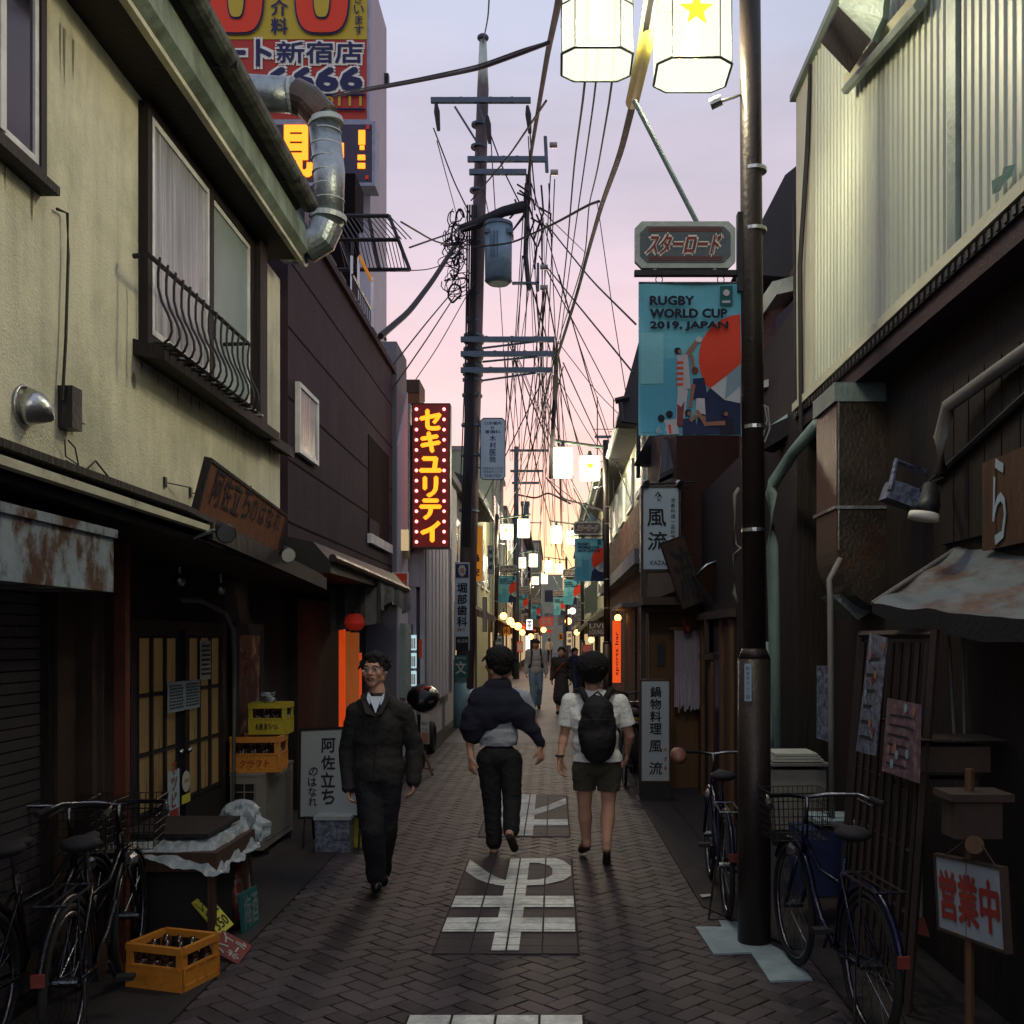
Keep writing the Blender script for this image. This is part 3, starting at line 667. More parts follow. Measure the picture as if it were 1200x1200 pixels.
# ================================================================ mauve two-storey building
t = thing('mauve_building', 'dark mauve panelled building between the cream house and the neon sign', 'building', (-4.5, 12, 0))
B((-8, 9.02, 2.3), (-2.35, 14.8, 5.62), 'upper_wall', 'mauve_wall', t)
B((-8, 9.0, 0), (-2.75, 15.0, 2.3), 'lower_wall', 'dark_wall', t)
B((-8, 9.0, 5.62), (-2.30, 14.86, 5.70), 'parapet_cap', 'mauve_wall', t)
for z in (5.12, 4.52, 3.9, 3.35, 2.8): B((-2.36, 9.03, z), (-2.346, 14.79, z+.018), 'panel_joint', 'groove', t)
wz = frame_x(-2.345, 9.25, 10.0, 3.46, 4.10, .04, .045, 'window', 'white_alu', t)
B((-2.34, 9.29, 3.5), (-2.315, 9.96, 4.06), 'pane', 'curtain_glass', wz)
B((-2.352, 12.9, 3.05), (-2.343, 14.5, 4.35), 'balcony_dark_sheet', 'groove', t)  # flush near-black sheet, the shade of the recess is put into its colour
B((-2.36, 12.85, 2.98), (-2.30, 14.55, 3.10), 'balcony_sill', 'white_alu', t)
B((-2.345, 12.9, 3.06), (-2.33, 13.6, 3.3), 'balcony_rail', 'mauve_wall', t)
for i in range(10): MB().box((-2.46, 9.6+i*.5, 5.70), (-2.32, 9.9+i*.5, 5.76)).build('roof_tile', 'roof_tile', t)
# dark porch and vinyl awning
t = thing('porch_awning', 'dark porch roof with grey vinyl side curtain right of the wooden signboard', 'awning', (-2.3, 11, 0))
MB().prism([(-2.75, 8.9, 2.75), (-2.1, 8.9, 2.62), (-1.95, 8.9, 2.45), (-1.95, 8.9, 2.35), (-2.75, 8.9, 2.35)], (0, 4.6, 0)).build('roof', 'black', t)
MB().tube([(-1.93, 8.9, 2.48), (-1.93, 13.5, 2.42)], .035, 8).build('edge_roll', 'dark_metal', t)
cu = MB()
N_ = 22
for i in range(N_):
    a, b_ = i/N_, (i+1)/N_
    f0 = lambda s_, q: Vector((-1.93+.03*math.sin(s_*22)*q, 11.2+2.5*s_, 2.42-q*(.26+.07*math.sin(s_*9+1))))
    for q in range(3): cu.quad(f0(a, q/3), f0(b_, q/3), f0(b_, (q+1)/3), f0(a, (q+1)/3))
cu.build('valance', 'awning_grey', t, True)
cu = MB()
for i in range(10):
    a, b_ = i/10, (i+1)/10
    f1 = lambda s_, z: Vector((-2.45+.55*s_, 11.2+.04*math.sin(s_*16), z+(.25*s_*0)))
    cu.quad(f1(a, 2.42), f1(b_, 2.42), f1(b_, 1.85+.1*b_), f1(a, 1.85+.1*a))
cu.build('side_curtain', 'awning_grey', t, True)
t = thing('orange_doorway', 'shop doorway with orange posts glowing behind the jacketed man', 'doorway', (-2.4, 12, 0))
B((-2.746, 10.6, 0), (-2.66, 12.6, 2.2), 'inner_wall', 'dark_wood', t)
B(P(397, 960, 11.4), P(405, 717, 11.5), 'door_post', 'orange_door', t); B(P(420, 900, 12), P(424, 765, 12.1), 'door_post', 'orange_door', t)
B(P(405, 940, 11.9), P(421, 740, 11.95), 'glass', 'glass_orange', t)
B(P(397, 722, 11.35), P(426, 714, 11.5), 'lintel', 'black', t)
a = P(416, 729, 11.2); t = thing('paper_lantern', 'round red paper lantern hanging by the orange doorway', 'lantern', a)
MB().ell(a, (.115, .115, .10), 18, 12).build('shade', 'red_lantern', t, True)
for s_ in (-1, 1): MB().cyl(a+Vector((0, 0, s_*.09)), a+Vector((0, 0, s_*.115)), .05).build('ring', 'black', t)
MB().tube([a+Vector((0, 0, .11)), a+Vector((0, 0, .4))], .004, 5).build('cord', 'wire', t)
for k in (-2, -1, 1, 2): MB().torus(a+Vector((0, 0, k*.032)), .115*math.sqrt(1-(k*.032/.10)**2)+.001, .002, 2, 24, 4).build('rib', 'red_wood', t)
# pipe, electric box right of porch
t = thing('pillar_building', 'pale grey building with a frosted shop window beyond the mauve one', 'building', (-4.4, 16, 0))
B((-8, 14.9, 0), (-2.30, 15.9, 6.1), 'wall', 'far_grey', t); 
MB().prism([(-2.3, 14.9, 0), (-2.3, 15.9, 0), (-2.3, 15.9, 5.6), (-2.3, 14.9, 4.6)], (.02, 0, 0)).build('side_panel', 'pale_wall', t)
B((-2.3, 15.1, .9), (-2.2, 15.7, 2.0), 'shop_window', 'glass_frost', t)  # pale frosted pane
B(P(450, 700, 14.9)+Vector((0, .0, 0)), P(472, 672, 14.95), 'price_board', 'orange_sign', t)

# dirt that has run down the plaster under sills, hooks and the conduit
rs_ = random.Random(5); n_st = 0
for (ya, yb, zt, k) in ((5.8, 8.6, 3.345, 26), (3.2, 4.6, 3.80, 7), (4.85, 5.0, 4.70, 4)):
    for i in range(k):
        y = rs_.uniform(ya, yb); w_ = rs_.uniform(.004, .016); L2 = rs_.uniform(.03, .16)*(2.2 if zt > 4 else 1); x = XW+.0025+.0002*i
        MB().quad((x, y-w_, zt), (x, y+w_, zt), (x, y+w_*.5, zt-L2*.5), (x, y+rs_.uniform(-.003, .003), zt-L2), (x, y-w_*.6, zt-L2*.45)).build('stain', 'stain', hh_house, loc=(-4.5, 5, 0))
a = PX(157, 445, XW+.003)
MB().quad(*[a+Vector((0, .03*math.cos(t_)*rs_.uniform(.5, 1.2), .045*math.sin(t_)*rs_.uniform(.5, 1.3))) for t_ in [i*.628 for i in range(10)]]).build('stain', 'stain', hh_house, loc=(-4.5, 5, 0))
# ================================================================ things at the foot of the left house
t = thing('ac_unit', 'beige outdoor air conditioner unit under the beer crates', 'air conditioner', (-2.5, 8.9, 0))
x0, x1, y0, y1, z1 = -2.63, -2.365, 8.3, 9.25, .66
B((x0, y0, .06), (x1, y1, z1), 'case', 'ac_grey', t)
B((x0-.005, y0-.005, z1), (x1+.006, y1+.005, z1+.02), 'top_cover', 'ac_grey', t)
B((x0+.03, y0-.004, .10), (x1-.06, y0-.001, z1-.06), 'grille_back', 'black', t)
for i in range(8): B((x0+.03, y0-.014, .11+i*.07), (x1-.06, y0-.006, .118+i*.07), 'grille_bar', 'ac_grey', t)
for i in range(3): B((x0+.03+i*.083, y0-.012, .10), (x0+.038+i*.083, y0-.007, z1-.05), 'grille_bar', 'ac_grey', t)
for i in range(22): B((x1+.001, y0+.1, .12+i*.023), (x1+.007, y1-.1, .13+i*.023), 'louvre', 'ac_grey', t)
for y in (y0+.1, y1-.15): B((x0+.02, y, 0), (x1+.01, y+.06, .06), 'foot', 'black', t)
def crate(name, label, m, w, d, hh, text_, tm, group=None):
    t = thing(name, label, 'crate', (0, 0, 0)); r_ = .012
    B((-w/2, -d/2, 0), (w/2, d/2, .012), 'base', m, t)
    for (nm, a, b_) in (('front', (-w/2, -d/2), (w/2, -d/2+r_)), ('back', (-w/2, d/2-r_), (w/2, d/2)), ('side', (-w/2, -d/2+r_), (-w/2+r_, d/2-r_)), ('side', (w/2-r_, -d/2+r_), (w/2, d/2-r_))):
        f = MB(); L_ = max(b_[0]-a[0], b_[1]-a[1]); ax = 0 if nm in ('front', 'back') else 1
        def seg(s0, s1, z0, z1_, out_=0.):
            lo = [a[0]-out_*(ax == 1), a[1]-out_*(ax == 0), z0]; hi = [b_[0]+out_*(ax == 1), b_[1]+out_*(ax == 0), z1_]
            lo[ax] = a[ax]+s0*L_; hi[ax] = a[ax]+s1*L_; f.box(lo, hi)
        seg(0, 1, .012, hh*.52); seg(0, .11, hh*.52, hh*.84); seg(.89, 1, hh*.52, hh*.84); seg(0, 1, hh*.84, hh, .008); seg(0, 1, hh*.49, hh*.53, .006)
        for k in ((0, .04), (.36, .40), (.60, .64), (.96, 1)): seg(k[0], k[1], .02, hh*.49, .006)
        seg(0, 1, .0, .03, .006)
        f.build('wall_panel', m, t)
    text(text_, (-w*.30, -d/2-.007, hh*.16), XR, UP, w*.6, hh*.2, tm, t, bold=.02)
    f = MB()
    for i in range(4):
        for j in range(3):
            c = Vector((-w*.36+i*w*.24, -d*.32+j*d*.32, 0)); f.cyl(c+Vector((0, 0, .012)), c+Vector((0, 0, hh*.6)), .032, .032, 8); f.cyl(c+Vector((0, 0, hh*.6)), c+Vector((0, 0, hh*.92)), .030, .013, 8)
    f.build('bottles', 'bottle', t, True)
    return t
c1 = crate('beer_crate', 'orange beer crate full of bottles on the air conditioner', 'crate_orange', .40, .34, .29, 'クラフト', 'ink_red')
place(c1, P(304, 913, 8.55), R(4)); c1.location.z = .682
c2 = crate('beer_crate', 'yellow beer crate topmost on the stack above the air conditioner', 'crate_yellow', .31, .31, .26, '札幌 黒ラベル', 'ink')
place(c2, P(318, 870, 8.72), R(3)); c2.location.z = .975
t = thing('plastic_bottles', 'clear plastic wrap and bottle tops poking out of the yellow crate', 'wrap', (c2.location.x, 8.72, 1.22))
f = MB(); c = ORG[0]
for i in range(9): f.add([c+Vector((rnd.uniform(-.12, .06), rnd.uniform(-.1, .1), rnd.uniform(0, .12))) for _ in range(3)], [(0, 1, 2)])
f.build('sheet', 'plastic_bag', t)
c3 = crate('beer_crate', 'orange plastic crate on the ground beside the parked bicycle', 'crate_orange', .34, .30, .22, 'キリン', 'crate_orange')
place(c3, (-1.98, 5.32, .004), R(-18))
# white stand sign with brushed name
z_ = 8.75
bl_ = P(352, 957, z_); r = (P(430, 955, z_-.12)-bl_).normalized(); u = (P(346, 860, z_+.12)-bl_).normalized()
u = (u-r*u.dot(r)).normalized()
t = thing('stand_sign', 'white illuminated-type stand sign with vertical brushed characters behind the jacketed man', 'sign', G(385, 1000))
wd, hh = .60, .73
board(bl_, r, u, wd, hh, .06, 'sign_white', t, 'panel', edge=.022, em='black')
text('阿佐立ち', bl_+r*.19+u*.09, r, u, .13, .58, 'ink', t, True, .035, .004, jit=.12)
text('のはなれ', bl_+r*.07+u*.08, r, u, .085, .34, 'ink', t, True, .03, .004, jit=.12)
text('立呑み焼鳥', bl_+r*.42+u*.18, r, u, .08, .46, 'ink', t, True, .03, .004, jit=.1)
for s_ in (.05, wd-.05): 
    MB().tube([bl_+r*s_, (bl_+r*s_).xy.to_3d()+Vector((0, -.1, .01))], .012, 6).build('leg', 'black', t)
    MB().tube([bl_+r*s_+u*.5-r.cross(u)*.05, (bl_+r*s_).xy.to_3d()+Vector((0, .3, .01))], .012, 6).build('leg', 'black', t)
a = G(388, 999); t = thing('storage_box', 'pale lilac plastic box behind the stand sign', 'box', a)
B(a+Vector((-.13, 0, 0)), a+Vector((.15, .3, .27)), 'body', 'poster_blue', t); B(a+Vector((-.145, -.012, .27)), a+Vector((.165, .312, .30)), 'lid', 'sign_white', t)
a = G(420, 993); t = thing('storage_box', 'small yellow crate standing right of the lilac box', 'box', a)
B(a+Vector((-.08, 0, 0)), a+Vector((.09, .3, .25)), 'body', 'crate_yellow', t); B(a+Vector((-.088, -.008, .25)), a+Vector((.098, .308, .27)), 'rim', 'crate_yellow', t)
# table with wrapped top
t = thing('side_table', 'low table wrapped in a translucent plastic sheet in front of the lattice doors', 'table', (-2.2, 6.1, 0))
for (x, y) in ((-2.46, 5.75), (-1.95, 5.75), (-2.46, 6.35), (-1.95, 6.35)): B((x, y, 0), (x+.04, y+.04, .48), 'leg', 'brown_wood', t)
B((-2.5, 5.7, .48), (-1.88, 6.42, .585), 'carcass', 'brown_wood', t)
B((-2.5, 5.85, .640), (-1.98, 6.45, .662), 'top', 'dark_wood', t)
B((-2.44, 5.80, .02), (-1.96, 6.33, .475), 'lower_box', 'soft_black', t)
f = MB(); nx, ny = 44, 44
def sheetp(i, j):
    x = -2.52+.68*i/nx; y = 5.66+.86*j/ny; e = min(.17, max(0, (i/nx-.86))*1.7)+min(.17, max(0, (.14-j/ny))*1.3)*(.75+.25*math.sin(x*9))+max(0, (j/ny-.9))*.6; e = min(e, .19)
    z = .622+.016*noise.noise(Vector((x*9, y*9, 0)))+.014*noise.noise(Vector((x*24, y*24, 3)))-e*(.78+.16*noise.noise(Vector((x*7, y*7, 5))))
    return Vector((x+.10*e*math.sin(y*21), y-.10*e*math.sin(x*23)-.1*e, z))
for i in range(nx):
    for j in range(ny): f.quad(sheetp(i, j), sheetp(i+1, j), sheetp(i+1, j+1), sheetp(i, j+1))
f.build('plastic_sheet', 'plastic_bag', t, True)
f = MB()
for i in range(40):
    for j in range(20):
        def q(i, j):
            a = 2*math.pi*i/40; b_ = math.pi*j/20/1.6; j = j*.4; k = 1+.12*math.sin(3*a+j)+.5*noise.noise(Vector((math.cos(a)*3, math.sin(a)*3, j*.8)))
            return Vector((-2.02+.14*k*math.sin(b_)*math.cos(a), 6.62+.12*k*math.sin(b_)*math.sin(a), .55+.19*math.cos(b_)))
        f.quad(q(i, j), q(i+1, j), q(i+1, j+1), q(i, j+1))
tag(f.build('plastic_bag', 'plastic_bag', smooth=True), 'crumpled white plastic bag behind the wrapped table', 'bag')
def pboard(p4, d0, d1, label, m, txt, tm, frame=None, cat='sign', name='price_board', bold=.03, nline=1):
    a, b_, c_, d_ = [P(p[0], p[1], dd) for p, dd in zip(p4, d0)]
    r = (b_-a).normalized(); u = (d_-a); u = (u-r*u.dot(r)).normalized()
    t = thing(name, label, cat, a); wd, hh = (b_-a).length, (d_-a).length
    board(a, r, u, wd, hh, .012, m, t, 'panel', edge=frame, em='dark_wood')
    for i, s_ in enumerate(txt):
        text(s_, a+r*wd*.1+u*(hh*(.93-(i+1)*.86/len(txt)+.02)), r, u, wd*.8, hh*.78/len(txt), tm, t, bold=bold, jit=.1)
    return t
pboard(((275, 1080), (298, 1070), (285, 985), (260, 985)), (6.2, 6.45, 6.35, 6.2), 0, 'brown price board with a red panel leaning by the wrapped table', 'red_card', ('II', '円'), 'poster_pink', .03)
pboard(((285, 1095), (305, 1082), (296, 1048), (276, 1052)), (6.15, 6.4, 6.3, 6.1), 0, 'small green chalk card under the brown price board', 'green_logo', ('梅酒',), 'pipe_teal')
pboard(((258, 1096), (274, 1083), (259, 1036), (243, 1050)), (5.75, 5.85, 5.95, 5.85), 0, 'yellow handwritten price card leaning on the table leg', 'yellow_card', ('レモン', 'サワー', '350'), 'ink')
pboard(((279, 1130), (296, 1108), (276, 1078), (261, 1098)), (5.6, 5.7, 5.8, 5.7), 0, 'red curled price card under the yellow one', 'red_card', ('ハイ', 'ボール'), 'paper')
# ================================================================ bicycles
def bicycle(label, fm, basket=True, childseat=False, bagm=None):
    t = thing('bicycle', label, 'bicycle', (0, 0, 0)); RW = .325; A = Vector((0, 0, RW)); Bf = Vector((0, 1.06, RW))
    for c in (A, Bf):
        w = MB().torus(c, RW-.015, .017, 0, 36, 8).build('wheel', 'tyre', t, True)
        MB().torus(c, RW-.042, .012, 0, 36, 6).build('rim', 'rim', w, True)
        MB().cyl(c+Vector((-.05, 0, 0)), c+Vector((.05, 0, 0)), .022).build('hub', 'rim', w)
        sp = MB()
        for i in range(20):
            a = 2*math.pi*i/20; s_ = 1 if i % 2 else -1
            sp.tube([c+Vector((.025*s_, .02*math.cos(a+.6), .02*math.sin(a+.6))), c+Vector((0, (RW-.045)*math.cos(a), (RW-.045)*math.sin(a)))], .0014, 3)
        sp.build('spokes', 'rim', w)
        MB().torus(c, RW+.022, .008, 0, 18, 4, -10 if c is A else 30, 170 if c is A else 150)
    f = MB(); bb = Vector((0, .42, .28)); st = Vector((0, .30, .74)); hd = Vector((0, .86, .80)); hb = Vector((0, .90, .62))
    f.tube([bb, st], .016); f.tube([bb, Vector((0, .62, .36)), hb], .019); f.tube([Vector((0, .33, .60)), Vector((0, .64, .60)), Vector((0, .87, .72))], .013)
    f.tube([hb, hd], .018)
    for s_ in (-1, 1):
        f.tube([bb+Vector((.02*s_, 0, 0)), A+Vector((.05*s_, 0, 0))], .010); f.tube([Vector((.015*s_, .31, .66)), A+Vector((.05*s_, 0, 0))], .008)
        f.tube([hb+Vector((.03*s_, .005, .0)), Vector((.045*s_, .98, .45)), Bf+Vector((.045*s_, 0, 0))], .011)
    f.build('frame', fm, t, True)
    m_ = MB().torus(A, RW+.025, .018, 0, 20, 6, 0, 165); m_.torus(Bf, RW+.025, .018, 0, 16, 6, 35, 165); m_.build('mudguard', fm, t, True)
    MB().tube([Vector((0, .30, .74)), Vector((0, .275, .84))], .012).build('seat_post', 'rim', t)
    s_ = MB().ell((0, .20, .87), (.085, .10, .035)).ell((0, .33, .868), (.035, .12, .026)); s_.build('saddle', 'soft_black', t, True)
    hbm = MB().tube([hd, Vector((0, .83, .94))], .012); hbm.tube([Vector((-.27, .62, .955)), Vector((-.24, .74, .965)), Vector((-.1, .83, .955)), Vector((0, .845, .94)), Vector((.1, .83, .955)), Vector((.24, .74, .965)), Vector((.27, .62, .955))], .011, 8)
    hbm.build('handlebar', 'rim', t, True)
    for s_ in (-1, 1):
        MB().tube([Vector((.268*s_, .64, .957)), Vector((.29*s_, .53, .948))], .016).build('grip', 'soft_black', t)
        MB().tube([Vector((.23*s_, .73, .945)), Vector((.26*s_, .60, .925))], .006).build('brake_lever', 'rim', t)
    MB().tube([Vector((.06, .42, .28)), Vector((.065, .52, .17))], .009).tube([Vector((-.06, .42, .28)), Vector((-.065, .32, .39))], .009).cyl((.03, .42, .28), (.034, .42, .28), .085, n=20).build('crank', 'dark_metal', t)
    for s_ in (-1, 1): MB().box((min(.07*s_, .15*s_), .42+.1*s_-.03, .28-.11*s_-.01), (max(.07*s_, .15*s_), .42+.1*s_+.03, .28-.11*s_+.012)).build('pedal', 'soft_black', t)
    rk = MB()
    for x in (-.06, 0, .06): rk.tube([(x, .16, .70), (x, -.22, .70)], .006, 5)
    rk.tube([(-.07, .16, .70), (.07, .16, .70)], .006, 5).tube([(-.07, -.22, .70), (.07, -.22, .70)], .006, 5)
    for s_ in (-1, 1): rk.tube([(.06*s_, -.05, .70), (.06*s_, 0, RW)], .006, 5)
    rk.build('rear_rack', 'rim', t)
    MB().tube([(.07, .0, RW), (.13, -.16, .02), (-.13, -.16, .02), (-.07, 0, RW)], .008, 5).build('kickstand', 'dark_metal', t)
    MB().cyl((0, .99, .62), (0, 1.06, .62), .03, .042).build('headlight', 'steel', t)
    MB().box((-.025, -.36, .42), (.025, -.345, .47)).build('reflector', 'red_card', t)
    if basket:
        b_ = MB()
        for i in range(7):
            z = .70+i*.042; e = .02*i/6
            b_.tube([(-.15-e, .90, z), (.15+e, .90, z), (.15+e, 1.14+e, z), (-.15-e, 1.14+e, z), (-.15-e, .90, z)], .0025, 4)
        for i in range(13):
            x = -.15+i*.025
            b_.tube([(x, .90, .70), (x*1.12, .90, .952)], .002, 4); b_.tube([(x, 1.14, .70), (x*1.12, 1.16, .952)], .002, 4); b_.tube([(x, .9, .70), (x, 1.14, .70)], .002, 4)
        for i in range(9):
            y = .90+i*.03
            for s_ in (-1, 1): b_.tube([(.15*s_, y, .70), (.17*s_, y+.003*i, .952)], .002, 4)
        b_.build('basket', 'dark_metal', t)
    if bagm:
        MB().ell((-.27, .55, .96), (.06, .13, .05), rot=Euler((R(10), 0, 0)).to_matrix()).build('grip_cover', bagm, t, True)
    return t
b1 = bicycle('blue city bicycle with wire basket parked right of the brown lamp post', 'bike_blue'); place(b1, (1.40, 4.55, .004), R(5))
b2 = bicycle('dark bicycle with brown grip cover parked just left of the lamp post foot', 'bike_blue', False, bagm='saddle_brown'); place(b2, (1.10, 6.55, .004), R(-3))
b3 = bicycle('black bicycle nearest the orange crate by the shutter', 'bike_black'); place(b3, (-2.06, 4.32, .004), R(9))
b4 = bicycle('black bicycle leaning close against the roller shutter at the left edge', 'bike_black'); place(b4, (-2.36, 4.2, .004), R(2))
b5 = bicycle('bicycle standing behind the white stand sign on the right', 'bike_black', False); place(b5, (.72+.12, 12.3, .004), R(0))
# ================================================================ lamp posts with lanterns, name plates and banners
LE = 165
def lantern(c, w, hh, star, gm, t):
    c = Vector(c); k = .30
    pr = [(-.5, -.5+k*.6), (-.5+k*.6, -.5), (.5-k*.6, -.5), (.5, -.5+k*.6), (.5, .5-k*.6), (.5-k*.6, .5), (-.5+k*.6, .5), (-.5, .5-k*.6)]
    pts = [c+Vector((x*w, y*w*.86, 0)) for x, y in pr]
    g = MB().prism(pts, (0, 0, hh)).build('lantern', gm, t)
    f = MB()
    for z in ((0, hh) if hh < .6 else (0, hh*.47, hh)):
        ring = [p*1 for p in pts]; cc = c+Vector((0, 0, z))
        ring = [cc+(p-c)*1.02 for p in pts]
        for i in range(8): f.tube([ring[i], ring[(i+1) % 8]], .008 if z == 0 else .005, 5)
    for p in pts: f.tube([c+(p-c)*1.01, c+(p-c)*1.01+Vector((0, 0, hh))], .0035, 4)
    f.cyl(c+Vector((0, 0, hh)), c+Vector((0, 0, hh+.12)), .06, .03); f.build('lantern_frame', 'lantern_frame', g)
    if gm.startswith('lantern'):
        MB().cyl(c+Vector((0, 0, hh*.3)), c+Vector((0, 0, hh*.75)), .035).build('lamp_tube', 'lamp_tube', g)
        ld = bpy.data.lights.new('lantern_light', 'POINT'); ld.energy = LE*(1.7 if gm == 'lantern_far' else 1); ld.color = (1, .88, .60); ld.shadow_soft_size = .12
        lo = bpy.data.objects.new('lantern_light', ld); C.objects.link(lo); lo.parent = g; lo.location = c+Vector((0, 0, hh*.5))
    if star:
        for d in ((XR, Vector((0, -1, 0))), (Vector((-1, 0, 0)), Vector((0, 1, 0)))):
            q = []
            for i in range(10):
                a = math.pi/2+i*math.pi/5; rr = w*.24*(1 if i % 2 == 0 else .42); q.append(c+Vector((0, 0, hh*.56))+d[1]*(w*.43+.008)+d[0]*math.cos(a)*rr+UP*math.sin(a)*rr)
            MB().add([c+Vector((0, 0, hh*.56))+d[1]*(w*.43+.008)]+q, [(0, 1+i, 1+(i+1) % 10) for i in range(10)]).build('star', 'star', g)
    return g
def banner_local(t, x0, x1, z0, z1, y, detail=1):
    w = x1-x0; h_ = z1-z0
    nx, nz_ = 14, 16
    def wav(u, v): return y+.012*math.sin(u*7+v*4)*(1-v*.3)+.01*math.sin(v*9)
    f = MB()
    for i in range(nx):
        for j in range(nz_):
            f.quad(*[Vector((x0+w*a/nx, wav(a/nx, b_/nz_), z0+h_*b_/nz_)) for a, b_ in ((i, j), (i+1, j), (i+1, j+1), (i, j+1))])
    f.build('cloth', 'teal', t, True)
    def pt(u, v, e=.004): return Vector((x0+w*u, wav(u, v)-e, z0+h_*v))
    def poly(pts, m, name, e=.004):      # fan of small pieces that follow the cloth
        g = MB(); cx = sum(p[0] for p in pts)/len(pts); cy = sum(p[1] for p in pts)/len(pts)
        n = len(pts); rr = 6
        pp = []
        for i in range(n):
            a, b_ = pts[i], pts[(i+1) % n]; k = max(1, int(math.hypot(a[0]-b_[0], a[1]-b_[1])/.08))
            pp += [(a[0]+(b_[0]-a[0])*j/k, a[1]+(b_[1]-a[1])*j/k) for j in range(k)]
        n = len(pp); vs = [pt(cx, cy, e)]
        for r_ in range(1, rr+1): vs += [pt(cx+(p[0]-cx)*r_/rr, cy+(p[1]-cy)*r_/rr, e) for p in pp]
        fs_ = [(0, 1+i, 1+(i+1) % n) for i in range(n)]
        for r_ in range(rr-1): fs_ += [(1+r_*n+i, 1+r_*n+(i+1) % n, 1+(r_+1)*n+(i+1) % n, 1+(r_+1)*n+i) for i in range(n)]
        g.add(vs, fs_).build(name, m, t, True)
    poly([(0.02, .34), (.24, .34), (.24, .67), (.02, .67)], 'teal_light', 'print_patch', .003)
    poly([(0.25, .02), (.5, .02), (.5, .5), (.25, .5)], 'teal_dark', 'print_patch', .003)
    poly([(0.02, .02), (.24, .02), (.24, .33), (.02, .33)], 'teal_dark', 'print_patch', .003)
    cx, cy, rx, ry = 1.0, .50, .42, .295
    # the disc on the right edge: red fan, pale wedge, navy foot
    arc = lambda a0, a1, n=10: [(min(.995, cx+rx*math.cos(R(a0+(a1-a0)*i/n))), cy+ry*math.sin(R(a0+(a1-a0)*i/n))) for i in range(n+1)]
    apex = (.70, .31)
    poly(arc(92, 222)+[(.995, .47)], 'banner_red', 'print_disc', .005)
    poly([apex, (.86, .39), (.995, .47), (.995, .215), (.84, .235)], 'banner_white', 'print_wedge', .007)
    poly([(.84, .235), (.86, .39), (.995, .47), (.995, .33)], 'banner_grey', 'print_wedge', .009)
    poly([(.55, .005), (.995, .005), (.995, .215), (.84, .235), (.70, .31), (.60, .23)], 'navy', 'print_field', .004)
    if detail:
        def cap(ax, ay, bx, by, r0, m, e=.010, name='print_figure'):
            d = math.hypot(bx-ax, (by-ay)*1.47) or 1; nx_, ny_ = -(by-ay)*1.47/d*r0, (bx-ax)/d*r0/1.47
            MB().quad(pt(ax-nx_, ay-ny_, e), pt(ax+nx_, ay+ny_, e), pt(bx+nx_*.8, by+ny_*.8, e), pt(bx-nx_*.8, by-ny_*.8, e)).build(name, m, t)
        def blob(x, y_, r0, m, e=.012):
            MB().quad(*[pt(x+r0*math.cos(i*math.pi/4), y_+r0/1.47*math.sin(i*math.pi/4), e) for i in range(8)]).build('print_figure', m, t)
        cap(.44, .30, .42, .52, .065, 'print_white'); 
        for k in range(5): cap(.365, .47-k*.035, .43, .47-k*.035, .010, 'banner_red', .013)
        cap(.47, .52, .56, .61, .025, 'print_skin'); cap(.43, .30, .40, .08, .05, 'print_white'); cap(.41, .22, .40, .06, .035, 'red_card', .013); blob(.375, .545, .035, 'print_black'); blob(.395, .54, .02, 'print_skin', .015)
        blob(.585, .625, .032, 'print_white'); cap(.53, .43, .51, .52, .018, 'print_skin'); blob(.545, .42, .035, 'red_card'); cap(.60, .24, .58, .37, .07, 'navy', .011); cap(.60, .12, .60, .24, .05, 'print_white', .012); cap(.53, .33, .50, .18, .02, 'print_skin', .013)
        for (x, y_, m1, m2) in ((.22, .10, 'teal_dark', 'print_black'), (.30, .125, 'print_white', 'print_black'), (.48, .13, 'navy', 'print_skin'), (.62, .10, 'navy', 'print_skin'), (.84, .13, 'print_black', 'print_skin')):
            cap(x+.02, .005, x+.01, y_-.02, .075, m1, .012); blob(x, y_+.015, .035, 'print_black', .015); blob(x+.01, y_+.01, .022, m2, .017)
        cap(.84, .08, .66, .07, .022, 'print_skin', .016); cap(.66, .06, .56, .16, .02, 'print_skin', .016); cap(.30, .07, .31, .01, .012, 'banner_red', .016); cap(.5, .09, .56, .13, .018, 'print_skin', .016)
        text('6', pt(.17, .015, .015), XR, UP, w*.05, h_*.04, 'print_white', t, name='lettering', off=.001, bold=.02)
    for i, s_ in enumerate(('RUGBY', 'WORLD CUP', '2019, JAPAN')):
        ww = (.42, .74, .75)[i]
        text(s_, (x0+w*.11, y-.030, z0+h_*(.845-.083*i)), XR, UP, w*ww, h_*.056, 'print_black', t, bold=.13, off=.001)
    poly([(.79, .85), (.91, .85), (.91, .975), (.79, .975)], 'green_logo', 'print_emblem', .02)
    if detail:
        MB().tube([pt(.85, .93, .022), pt(.85, .93, .024)], w*.032, 12).build('emblem_ball', 'print_white', t)
        MB().quad(pt(.81, .865, .023), pt(.89, .865, .023), pt(.89, .88, .023), pt(.81, .88, .023)).build('emblem_band', 'print_white', t)
